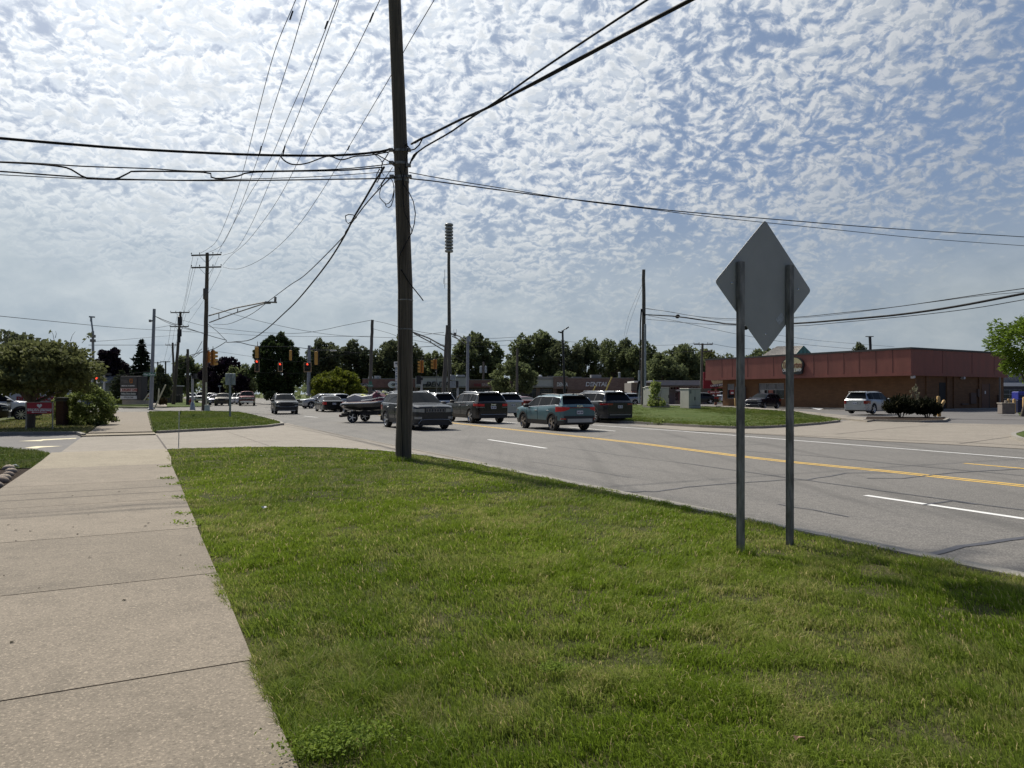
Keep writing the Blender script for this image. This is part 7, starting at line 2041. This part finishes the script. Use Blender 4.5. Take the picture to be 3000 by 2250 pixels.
m = MB(); m.plate([(-w_ * .45, z0 + .55), (w_ * .7, z0 + .95), (w_ * .7, z0 + .45), (-w_ * .40, z0 + .12)], -.06, -.042); m.build("ribbon_panel", m_letter_k, bt_)
m = MB(); lettering(m, "Tim Hortons", .62, .12 * w_, -.05, z0 + (z1 - z0) * .56, extrude=.01, shear=.2, bold=.02, sx=.8); m.build("lettering", M("sign_brown_red", (.20, .05, .03), .5), bt_)
m = MB(); lettering(m, "CAFE & BAKE SHOP", .38, .12 * w_, -.07, z0 + .53, extrude=.01, bold=.012, sx=.92, rot=R(7)); m.build("lettering", m_letter_w, bt_)
bt2, w_, z0, z1 = board("direction_sign", "small red sign reading drive thru under the big red sign", "sign", 2075, 2108, 1145, 1155, 101, (m_rsign, M("rust_post", (.2, .09, .06), .7)), post=(.65,))
m = MB(); lettering(m, "DRIVE THRU", .27, .2, -.01, (z0 + z1) / 2, extrude=.008, bold=.012); m.build("lettering", m_letter_w, bt2)
# bollards
m_boll = M("bollard_yellow", (.52, .33, .12), .6, 0, .12)
def bollard(label, a, b, Y, r, grp="yellow steel bollards at the cafe", cap=True):
    A, B = P3(*a, Y), P3(*b, Y); th = thing("bollard", label, "bollard", A, 0, grp)
    MB().tube([(0, 0, -.1), B - A, B - A + (B - A).normalized() * .06], [r, r, r * .6], 12).build("tube", m_boll, th, smooth=50)
bollard("upright yellow bollard in the mulch bed by the shrubs", (2752, 1216), (2749, 1163), 46, .105); bollard("bent yellow bollard leaning away from the upright one", (2742, 1210), (2766, 1175), 46.2, .10)
bollard("short yellow stub leaning low at the shrubs' foot", (2737, 1215), (2749, 1199), 45.7, .09)
bollard("yellow bollard in front of the blue collection box", (2972, 1208), (2971, 1170), 58, .11); bollard("yellow bollard behind the lidded bin", (2956, 1205), (2955, 1170), 62, .1)
bollard("pale yellow bollard at the cafe's far wall corner", (2155, 1190), (2154, 1168), 76, .1); bollard("grey-topped post cut by the picture edge", (3000, 1205), (3000, 1165), 58, .11)
tb = thing("trash_bin", "lidded tan litter bin standing by the blue box", "bin", P3(2948, 1212, 52), R(-12))
MB().bbox(-.42, .42, -.38, .38, -.02, .72, .03).build("bin_body", M("bin_tan", (.22, .19, .165), .8, 0, .15), tb); MB().bbox(-.46, .46, -.42, .42, .72, .80, .02).build("lid", M("bin_lid", (.30, .265, .22), .7), tb); MB().lathe([(.12, .80), (.12, .98), (0, .99)], 10).build("stack", M("bin_lid", (.30, .265, .22), .7), tb)
bb = thing("collection_box", "tall dark blue collection box behind the yellow bollard", "bin", P3(2987, 1208, 60))
MB().bbox(-.42, .46, -.4, .4, 0, 1.05, .03).build("cabinet_body", M("dark_blue_shade", (.01, .014, .05), .5), bb); MB().bbox(-.40, .44, -.42, .4, 1.05, 1.75, .05).build("hood", M("box_blue", (.03, .04, .28), .45), bb); MB().box(-.3, .34, -.45, -.42, 1.2, 1.45).build("chute", M("dark_blue_shade", (.01, .014, .05), .5), bb)
mailb = thing("drum", "black drum with a pale lid beside the blue box", "bin", P3(2968, 1206, 64)); MB().lathe([(.25, 0), (.27, 1.0), (.25, 1.05)], 12).build("drum_body", m_black, mailb, smooth=40); MB().lathe([(.27, 1.05), (.26, 1.12), (0, 1.16)], 12).build("lid", m_lampw, mailb, smooth=40)
sb = thing("far_shop", "grey and white shop end behind the young locust", "building", (P3(2900, 1180, 120).x, 120, 0))
MB().box(0, 30, 0, 8, 2.9, 3.5).build("fascia", m_letter_w, sb); MB().box(.2, 30, .3, 8, 0, 2.9).build("wall", M("shop_dark", (.06, .06, .07), .7), sb); MB().box(1, 30, 2, 8, 3.5, 5.3).build("upper_wall", M("shop_grey", (.16, .16, .17), .7), sb)
for k in range(3):
    window(sb, 1.5 + k * 6, 5.5 + k * 6, .8, 2.3, .05, 2, (.5,), deep=.2)

# utility cabinets on the far lawn
m_cab = M("cabinet_beige", (.46, .45, .405), .55, .0, .06)
def cabinet(label, uc, vb, Y, wl, wr, h, rot, doors, vents=False, wing=False):
    th = thing("utility_cabinet", label, "utility cabinet", P3(uc, vb, Y), rot, "beige utility cabinets on the far lawn")
    # corner at origin: left face runs along -x, right face along +y
    MB().box(-wl - .05, .05, -.05, wr + .05, -.3, .10).build("plinth", m_kerb, th)
    b = MB(); b.bbox(-wl, 0, 0, wr, .10, h, .025); b.build("cabinet_body", m_cab, th)
    MB().bbox(-wl - .04, .04, -.04, wr + .04, h, h + .07, .02).build("lid", m_cab, th)
    g = MB(); g.box(-wl + .02, -.02, -.008, -.001, .30, .325); g.box(.001, .008, .02, wr - .02, .30, .325); g.build("seam", M("seam_dark", (.16, .165, .155), .7), th)
    for k in range(doors):
        x0 = -wl + .04 + (wl - .08) * k / doors; x1 = -wl + .04 + (wl - .08) * (k + 1) / doors
        d = MB(); d.bbox(x0 + .01, x1 - .01, -.025, -.0, .36, h - .04, .008); do = d.build("door", m_cab, th)
        if k == 0:
            MB().box(x1 - .05, x1 + .03, -.05, -.026, h * .45, h * .62).build("handle", m_black, do)
    l = MB(); l.box(.005, .02, wr * .35, wr * .5, h * .25, h * .42); l.box(.005, .02, .08, .2, h * .8, h * .95); l.box(-wl + .06, -wl + .22, -.035, -.026, h * .78, h * .95); l.build("label_plate", M("label_grey", (.2, .2, .2), .6), th)
    if vents:
        v = MB()
        for k in range(7):
            v.box(.004, .02, wr * .2, wr * .8, .38 + k * .05, .41 + k * .05)
        v.build("vent", M("seam_dark", (.16, .165, .155), .7), th)
    return th
cabinet("shorter beige utility cabinet with two doors on the far lawn", 2053, 1199, 58.5, 1.12, 1.35, 1.66, R(18), 2)
cabinet("taller wide beige utility cabinet half covered by the sapling", 1960, 1190, 61, 1.75, 1.35, 1.55, R(20), 1, True)
cabinet("narrow end cabinet peeking out left of the sapling", 1913, 1190, 60, .22, .9, 1.62, R(20), 1)

# strip mall far across the junction
YM = 128.0
def mx(u, y=YM): return (u - CX) / F * y
zmt = lambda v: P3(0, v, YM).z
mall = thing("strip_mall", "long low brick strip mall with pale fascia panels and dental signs", "building", (0, YM, 0))
m_br1 = M_brick("mall_brick", (.20, .125, .10), (.27, .18, .14), (.22, .19, .17)); m_br2 = M_brick("mall_brick_red", (.21, .10, .085), (.27, .14, .115), (.2, .16, .15))
m_fp = M("fascia_putty", (.47, .45, .43), .8, 0, .06); m_fp2 = M("fascia_white", (.52, .51, .47), .8, 0, .06); m_cap = M("coping_grey", (.24, .23, .22), .6)
def seg(u0, u1, vt, y, mat, zb_=2.75, name="fascia", d=6):
    o = MB().box(mx(u0), mx(u1), y, d, zb_, zmt(vt)).build(name, mat, mall)
    MB().box(mx(u0) - .02, mx(u1) + .02, y - .06, d + .02, zmt(vt), zmt(vt) + .14).build("coping", m_cap, o); return o
seg(1062, 1166, 1111, 0, m_br2); seg(1166, 1219, 1110, -.4, m_br2); s1 = seg(1219, 1369, 1105.5, -.8, m_fp); seg(1369, 1440, 1114, -.4, m_br2); seg(1440, 1532, 1114, -.2, m_br2); s2 = seg(1532, 1620, 1106, -.8, m_fp2); s3 = seg(1620, 1662, 1105, -1.2, m_br1, 2.5); s4 = seg(1662, 1853, 1109, -1.4, m_br1, 2.3)
fr = MB(); fr.box(mx(1222), mx(1366), -.86, -.81, 2.85, 3.0); fr.box(mx(1222), mx(1366), -.86, -.81, zmt(1107.5), zmt(1106)); fr.build("fascia_rim", m_cap, s1)
fr = MB(); fr.box(mx(1540), mx(1617), -.86, -.81, 2.85, 2.95); fr.box(mx(1534), mx(1619), -.9, -.81, zmt(1112), zmt(1109)); fr.build("fascia_rim", m_cap, s2)
lw_ = MB(); lw_.box(mx(1062), mx(1660), .6, 6, -.1, 2.75); lw_.build("wall", M("mall_dark_wall", (.12, .095, .08), .9), mall)  # dark brown wall below the fascia
MB().box(mx(1660), mx(1853), -1.1, 6, -.1, 2.3).build("wall", m_br1, mall)
for u in (1062, 1160, 1219, 1368, 1440, 1576, 1625):
    c = MB(); c.box(mx(u) - .35, mx(u) + .35, -.3, .3, -.1, 2.74); c.build("column", m_br1, mall)
for a, b in ((1068, 1110), (1112, 1155), (1225, 1290), (1294, 1362), (1375, 1432), (1446, 1520), (1535, 1572), (1582, 1620)):
    window(mall, mx(a), mx(b), .5, 2.5, .35, 3, (.75,), deep=.2, fr=m_cap)
for u, mt in ((1780, m_dk), (1838, m_dk)):
    MB().box(mx(u) - .7, mx(u) + .7, -1.15, -1.12, 0, 2.2).build("door", mt, mall)
def mall_text(s, u, v, size, mat, y, sx=1.0, shear=.0, bold=.02):
    m = MB(); lettering(m, s, size, mx(u), y, zmt(v), extrude=.05, bold=bold, sx=sx, shear=shear); m.build("sign_letters", mat, mall)
mall_text("DENTAL", 1287, 1126.5, 1.25, m_letter_k, -.9, 1.0, .25, .03); mall_text("gentle", 1252, 1127, .6, m_letter_k, -.9, 1.0, .2)
mall_text("DENTAL", 1648, 1127, .95, m_letter_w, -1.3, .62, .1, .03); mall_text("DENTAL", 1745, 1126.5, 1.05, m_letter_w, -1.5, 1.0, .12, .03); mall_text("the", 1729 - 2, 1126, .42, m_letter_w, -1.5)
mall_text("NAIL", 1400, 1128, .6, M("sign_red", (.28, .03, .04), .5), -.5); mall_text("SPA", 1421, 1128, .7, M("sign_pink", (.5, .38, .36), .5), -.5)
mall_text("Pattern", 1553, 1127, .8, m_letter_k, -.9, .9, .2)
ovs = MB(); blob(mx(1150), zmt(1127), .8, .62, -.2, -.02, 0, mb=ovs); ovs.build("oval_sign", m_letter_w, mall); mall_text("GRILL", 1160, 1127, .6, m_letter_k, -.24)
wt = MB(); wt.box(mx(1058), mx(1076), -.3, -.05, zmt(1131), zmt(1124)); wt.build("light_box", m_letter_w, mall); mall_text("GIFTS", 1067, 1127.5, .42, m_letter_k, -.32)
ac = MB(); ac.box(mx(1736), mx(1766), 2, 4.5, zmt(1109) + .15, zmt(1097)); ac.build("roof_unit", M("roof_unit_grey", (.25, .26, .27), .6, 0, .25, 5), mall)
MB().box(mx(1680), mx(1708), 2, 4, zmt(1109) + .15, zmt(1103)).build("roof_unit", M("roof_unit_dark", (.14, .15, .16), .6), mall); MB().box(mx(1605), mx(1625), 1, 3, zmt(1106) + .15, zmt(1101)).build("roof_unit", M("roof_unit_dark", (.14, .15, .16), .6), mall)
ac = MB(); ac.lathe([(.22, zmt(1109) + .1), (.22, zmt(1091)), (.3, zmt(1090)), (0, zmt(1088.5))], 10, 0, (mx(1822), 3, 0)); ac.build("flue", m_galv, mall, smooth=40)
for u in (1080, 1095):
    pass
MB().box(mx(1090), mx(1104), 2, 4, zmt(1111) + .15, zmt(1100)).build("roof_unit", m_galv, mall); MB().box(mx(1338), mx(1358), 2, 4, zmt(1105.5) + .15, zmt(1107) + .6).build("roof_unit", m_galv, mall)
for u, v in ((1583, 1104), (1082, 1106)):
    d = MB(); d.lathe([(.01, 0), (.3, .06), (.42, .18)], 12, 0, (mx(u), 1.0, zmt(v)), 'y'); d.tube([(mx(u), 1.1, zmt(v)), (mx(u), 1.2, zmt(1111))], .05, 5); d.build("satellite_dish", m_letter_w, mall)

# flat-roofed bank behind the cabinets
bank = thing("bank", "low flat-roofed grey building with a long white canopy behind the cabinets", "building", (0, 112, 0))
def bx_(u): return (u - CX) / F * 112
bz = lambda v: P3(0, v, 112).z
MB().box(bx_(1853), bx_(1908), -1.5, 5, bz(1121), bz(1116.5)).build("canopy_edge", M("canopy_white", (.78, .78, .75), .6), bank)
MB().box(bx_(1908), bx_(2090), -.8, 6, bz(1129), bz(1116.5)).build("canopy", M("canopy_grey", (.30, .32, .33), .6), bank); MB().box(bx_(1905), bx_(2092), -.9, 6.1, bz(1116.5), bz(1115)).build("roof_edge", M("roof_edge_pale", (.45, .47, .47), .6), bank)
MB().box(bx_(1853), bx_(2090), 1.2, 8, 0, bz(1121)).build("wall", M("bank_wall", (.20, .185, .17), .9), bank)
MB().box(bx_(1853), bx_(1880), .6, 1.2, 0, bz(1146)).build("brick_wall", m_br2, bank)
for a, b in ((1934, 1965), (1968, 1994), (1998, 2030), (2033, 2060)):
    window(bank, bx_(a), bx_(b), bz(1142), bz(1131), 1.0, 3, (.8,), deep=.15)
window(bank, bx_(1889), bx_(1909), bz(1146), bz(1136), 1.0, 2, (.5,), deep=.15, mat=M("purple_glass", (.03, .025, .06), .2))
window(bank, bx_(1890), bx_(1896), bz(1172), bz(1155), 1.0, 1, (.5,), deep=.15)
MB().box(bx_(1983), bx_(2004), .2, 1.2, bz(1146), bz(1141)).build("door_canopy", m_letter_w, bank); MB().box(bx_(1990), bx_(2012), .7, 1.15, 0, bz(1149)).build("brick_wall", m_br2, bank); window(bank, bx_(1982), bx_(1988), .1, bz(1150), 1.0, 1, (.5,), deep=.12)
for u in (1992, 1996):
    o = MB().tube([(bx_(u), 106, 0), (bx_(u), 106, .95)], .10, 8).build("bollard", m_letter_w, smooth=50); tag(o, "white bollard before the bank door, " + ("nearer the door" if u == 1992 else "farther from the door"), "bollard", "white bollards at the bank")
bf = thing("picket_fence", "low weathered fence boards behind the tall cabinet", "fence", P3(2000, 1184, 95))
m = MB()
for k in range(5): m.box(-1 + k * .5, -.6 + k * .5, 0, .05, 0, .5)
m.build("boards", m_pole2, bf)

# multi-panel pylon sign beside the thick pole
py = thing("pylon_sign", "narrow white pylon of stacked name panels half behind the thick pole", "sign", P3(1166, 1195, 92))
def pyz(v): return P3(0, v, 92).z - P3(0, 1195, 92).z
m = MB(); m.box(-.28, .5, -.1, .1, 0, pyz(1136)); m.build("post", m_galv, py)
m = MB(); m.bbox(-.50, .95, -.15, .15, pyz(1076), pyz(1060), .02); ph = m.build("panel", m_letter_w, py)
m = MB(); lettering(m, "MEDI", .30, .02, -.16, pyz(1064.5), extrude=.01, bold=.01); lettering(m, "TV", .30, .05, -.16, pyz(1070), extrude=.01, bold=.01); m.build("lettering", m_letter_k, ph)
for k in range(8):
    v0 = 1077 + k * 7.3; m = MB(); m.bbox(-.34, .8, -.12, .12, pyz(v0 + 7), pyz(v0), .01); pn = m.build("panel", m_letter_w if k % 3 else M("pale_blue_panel", (.42, .5, .55), .5), py)
    m = MB()
    for j in range(3): m.box(-.28 + j * .2, -.14 + j * .2, -.13, -.121, pyz(v0 + 5), pyz(v0 + 2))
    m.build("lettering", M("panel_grey_marks", (.2, .22, .25), .6), pn)

# monument sign on the corner
mo = thing("monument_sign", "dark monument sign with an orange emblem and stacked tenant panels, URGENT CARE in red", "sign", P3(377, 1180, 80), R(-6))
def mz(v): return P3(0, v, 80).z - P3(0, 1180, 80).z
pw = 26.5 / F * 80
MB().bbox(-pw * 1.0, pw * 1.45, .05, 1.2, mz(1171), mz(1101.5), .04).build("cabinet_body", m_black, mo)
def panel(v0, v1, mat, name="panel", x0=-pw * .98, x1=pw * .95):
    return MB().box(x0, x1, -.02, .048, mz(v1), mz(v0)).build(name, mat, mo)
pt = panel(1104, 1136, M("panel_dark_brown", (.05, .046, .042), .5))
m = MB(); m.tube([(pw * .18, -.03, mz(1120)), (pw * .16, -.03, mz(1112)), (pw * .32, -.03, mz(1110))], .045, 6); m.tube([(pw * .2, -.03, mz(1121)), (pw * .32, -.03, mz(1122)), (pw * .42, -.03, mz(1118)), (pw * .43, -.03, mz(1109))], .045, 6); m.tube([(pw * .36, -.03, mz(1119)), (pw * .5, -.03, mz(1121.5))], .045, 6); m.build("emblem", M("emblem_orange", (.55, .19, .03), .5), pt)
m = MB()
for k, (a, b) in enumerate(((-.9, -.2), (-.9, -.05), (-.6, -.1), (-.6, -.05))):
    m.box(pw * a, pw * b, -.026, -.021, mz(1113.6 + k * 2.6), mz(1113 + k * 2.6))
m.build("fine_print", M("print_grey", (.22, .2, .18), .6), pt)
m = MB(); lettering(m, "MEDICAL O CENTER", .17, -pw * .06, -.024, mz(1130.5), extrude=.006, bold=.004); m.build("lettering", m_letter_w, pt)
pu = panel(1137.5, 1147.5, M("panel_pink", (.55, .44, .40), .5)); m = MB(); lettering(m, "URGENT CARE", .36, pw * .18, -.03, mz(1142.5), extrude=.008, bold=.012, sx=.74); m.build("lettering", M("sign_dkred", (.22, .03, .02), .5), pu)
m = MB(); m.box(-pw * .94, -pw * .70, -.03, -.021, mz(1145.8), mz(1139.2)); cx = m.build("cross_panel", M("sign_dkred", (.22, .03, .02), .5), pu); m = MB(); m.box(-pw * .86, -pw * .78, -.04, -.031, mz(1145), mz(1140)); m.box(-pw * .91, -pw * .73, -.038, -.0312, mz(1143.2), mz(1141.8)); m.build("cross_mark", m_letter_w, cx)
pk = panel(1148.5, 1158.5, m_black); m = MB(); lettering(m, "McKay Dance Studios", .27, 0, -.03, mz(1153.5), extrude=.008, bold=.01, sx=.73); m.build("lettering", M("panel_pale_letters", (.45, .5, .48), .5), pk)
pc = panel(1159.5, 1169.5, M("panel_white", (.52, .53, .52), .5)); m = MB(); lettering(m, "OPTICAL CARE", .27, 0, -.03, mz(1164.5), extrude=.008, bold=.004, sx=.62); m.build("lettering", M("print_dk", (.16, .16, .16), .6), pc)
MB().box(-pw * .9, pw * 1.3, .2, 1.0, -.2, mz(1171)).build("plinth", m_kerb, mo); MB().box(pw * .9, pw * 1.9, .1, 1.1, -.2, mz(1173)).build("plinth", m_kerb, mo)

# pharmacy, its drive-thru sign, brick pier
ph = thing("pharmacy", "white pharmacy wall with red letters showing under the grey-green tree", "building", (P3(-300, 1200, 66).x, 66, 0), R(6))
x1 = P3(178, 1150, 66).x - P3(-300, 1200, 66).x
MB().box(0, x1, 0, 2.2, -.1, 4.4).build("wall", M("pharmacy_white", (.50, .51, .50), .8), ph); MB().box(-.1, x1 + .1, -.1, 2.3, 4.4, 4.65).build("coping", m_cap, ph); MB().box(0, x1, -.06, -.004, -.1, .75).build("base_course", m_br2, ph)
xt = P3(83, 1150, 66).x - P3(-300, 1200, 66).x
m = MB(); lettering(m, "pharmacy", .86, xt - .1, -.06, 1.22, extrude=.05, bold=.012); m.build("sign_letters", M("pharmacy_red", (.36, .03, .035), .5), ph)
for k in range(3):
    window(ph, 1.5 + k * 2.6, 3.5 + k * 2.6, .9, 2.6, -.1, 2, (.6,), deep=.095)
rf_ = thing("far_building", "long dark low building behind the round bush and monument sign", "building", (P3(275, 1170, 118).x, 118, 0)); wlen = P3(470, 1170, 118).x - P3(275, 1170, 118).x
MB().box(0, wlen, 0, 8, 0, 2.9).build("wall", M("far_dark_wall", (.05, .045, .043), .8), rf_); MB().box(-.3, wlen + .3, -.5, 8, 2.9, 3.1).build("roof_edge", M("roof_edge_pale", (.45, .47, .47), .6), rf_)
for k in range(4): window(rf_, 1 + k * 2.6, 2.8 + k * 2.6, .9, 2.2, -.02, 2, (.5,), deep=.015, fr=m_black)
hs = thing("house", "grey-roofed house end behind the camera pole", "building", (P3(205, 1170, 100).x, 100, 0))
MB().box(0, 5, 0, 8, 0, 3.2).build("wall", M("house_siding", (.22, .22, .21), .8), hs); m = MB(); m.add([(-.4, -.4, 3.1), (5.4, -.4, 3.1), (5.4, 8.4, 3.1), (-.4, 8.4, 3.1), (-.4, 4, 5.3), (5.4, 4, 5.3)], [(0, 1, 5, 4), (2, 3, 4, 5), (0, 4, 3), (1, 2, 5), (0, 3, 2, 1)]); m.build("roof", M("roof_shingle", (.13, .14, .15), .9, 0, .2), hs)
window(hs, 1.2, 2.6, 1.0, 2.2, -.02, 2, (.5,), deep=.015)
ds = thing("pharmacy_sign", "small red drive-thru pharmacy sign with a white heart and arrow on two posts", "sign", P3(117, 1262, 29.3), R(4))
k_ = 29.3 / F
MB().bbox(-38 * k_, 38 * k_, -.03, .03, 50 * k_, 83 * k_, .01).build("board", M("sign_red_panel", (.36, .010, .028), .45, 0, .06), ds)
for s in (-1, 1):
    MB().box(s * 37.2 * k_ - .025, s * 37.2 * k_ + .025, -.045, -.031, -.2, 84 * k_).build("post", M("post_tan_metal", (.33, .31, .24), .6), ds)
MB().box(-38 * k_, 38 * k_, -.04, .04, 83 * k_, 84.5 * k_).build("top_rail", M("post_tan_metal", (.33, .31, .24), .6), ds)
hrt = MB(); hpts = [(0, 66.3), (-7, 73), (-7, 76.5), (-4, 78.6), (0, 76.6), (4, 78.6), (7, 76.5), (7, 73)]
hrt.plate([(x * k_, z * k_) for x, z in hpts], -.036, -.031); hrt.build("heart_mark", m_letter_w, ds)
m = MB(); m.box(-36 * k_, 36 * k_, -.036, -.031, 64.6 * k_, 65.3 * k_); lettering(m, "drive-thru pharmacy", .145, 0, -.036, 61 * k_, extrude=.004, bold=.004, sx=.80); m.build("lettering", m_letter_w, ds)
m = MB(); m.plate([(-23 * k_, 54.5 * k_), (-17 * k_, 57 * k_), (-17 * k_, 55.2 * k_), (21 * k_, 55.2 * k_), (21 * k_, 53.8 * k_), (-17 * k_, 53.8 * k_), (-17 * k_, 52 * k_)], -.036, -.031); m.build("arrow_mark", m_letter_w, ds)
bp3 = thing("brick_pier", "brick pier coloured dark for shade, with a stepped cap half swallowed by the bush", "pier", P3(182, 1248, 33.2))
MB().box(-.17, .18, -.2, .2, -.1, 1.15).build("shaft", M_brick("shaded_pier_brick", (.045, .016, .014), (.06, .023, .02), (.04, .03, .026), 2.2), bp3); c_ = MB(); c_.bbox(-.21, .22, -.25, .25, 1.15, 1.22, .015); c_.bbox(-.18, .19, -.22, .22, 1.22, 1.28, .01); c_.bbox(-.23, .24, -.27, .27, 1.28, 1.34, .015); c_.build("cap", M("pier_cap", (.06, .062, .066), .7), bp3)  # brick colour darkened to carry the shade the pier stands in
# trash bins and street name signs
for i, (u, lb) in enumerate(((506, "black wheeled trash bin at the far kerb, left of its twin"), (523, "black wheeled trash bin at the far kerb beside the second pole"))):
    t = thing("trash_bin", lb, "bin", P3(u, 1177, 112), 0, "black trash bins at the far kerb"); MB().bbox(-.4, .4, -.35, .35, .1, 1.0, .04).build("bin_body", m_black, t); MB().bbox(-.42, .42, -.4, .38, 1.0, 1.07, .02).build("lid", m_black, t)
    wh = MB(); wh.lathe([(0, -.42), (.12, -.42), (.12, -.36), (0, -.36)], 10, 0, (0, 0, .12), 'y'); wh.lathe([(0, .36), (.12, .36), (.12, .42), (0, .42)], 10, 0, (0, 0, .12), 'y'); wh.build("wheel", m_rubber, t)
m_sgreen = M("street_sign_green", (.05, .19, .13), .5)
ss = thing("street_name_sign", "green street name sign hanging on the grey steel pole", "street sign", P3(438, 1097, 70.6)); w_ = 17.5 / F * 70.6
MB().bbox(-w_, w_, -.03, .03, -.16, .17, .01).build("board", m_sgreen, ss); m = MB(); lettering(m, "Van Dyke", .27, 0, -.036, 0, extrude=.004, bold=.008); m.build("lettering", m_letter_w, ss)
ss = thing("street_name_sign", "two small green street name blades on the pole before the strip mall", "street sign", P3(1085, 1128, 81.7)); w_ = 8 / F * 82
MB().bbox(-w_, w_, -.03, .03, -.2, .08, .01).build("board", m_sgreen, ss); MB().bbox(-w_ * .6, w_ * .6, -.03, .03, .12, .4, .01).build("board", m_sgreen, ss); m = MB(); lettering(m, "12 Mile", .17, 0, -.036, -.06, extrude=.004, bold=.004); m.build("lettering", m_letter_w, ss)
lb_ = thing("street_light_arm", "thin horizontal pale arm with a lamp left of the oval tree's pole", "street lamp", P3(905, 1024, 96))
MB().tube([(0, 0, 0), P3(985, 1027, 96) - P3(905, 1024, 96)], .06, 6).build("bracket", m_galvd, lb_); q = P3(978, 1026, 96) - P3(905, 1024, 96); MB().bbox(q.x - .5, q.x + .35, -.15, .15, q.z - .16, q.z + .03, .03).build("lamp_head", m_letter_w, lb_)
nb = thing("street_name_sign", "tiny pale street sign on a post beyond the olive SUV", "street sign", P3(644, 1162, 118)); MB().box(-.04, .04, -.04, .04, 0, 1.75).build("post", m_galv, nb); MB().box(-.28, .28, -.06, -.041, 1.65, 1.85).build("board", m_galv, nb)
tn = thing("traffic_signal", "small side-on signal with a red glow on the span behind the round bush", "traffic signal", P3(284, 1113, 73.8), 0, "traffic signals on the span wires"); MB().bbox(-.14, .14, -.15, .15, 0, .95, .02).build("housing", M("signal_green_body", (.03, .08, .05), .5), tn); q = MB(); q.lathe([(0, -.2), (.14, -.19), (.15, .0)], 10, 0, (.0, 0, .2), 'y'); q.build("lens", M_emit("lit_red_signal", (1.0, .07, .03), 1.6), tn)
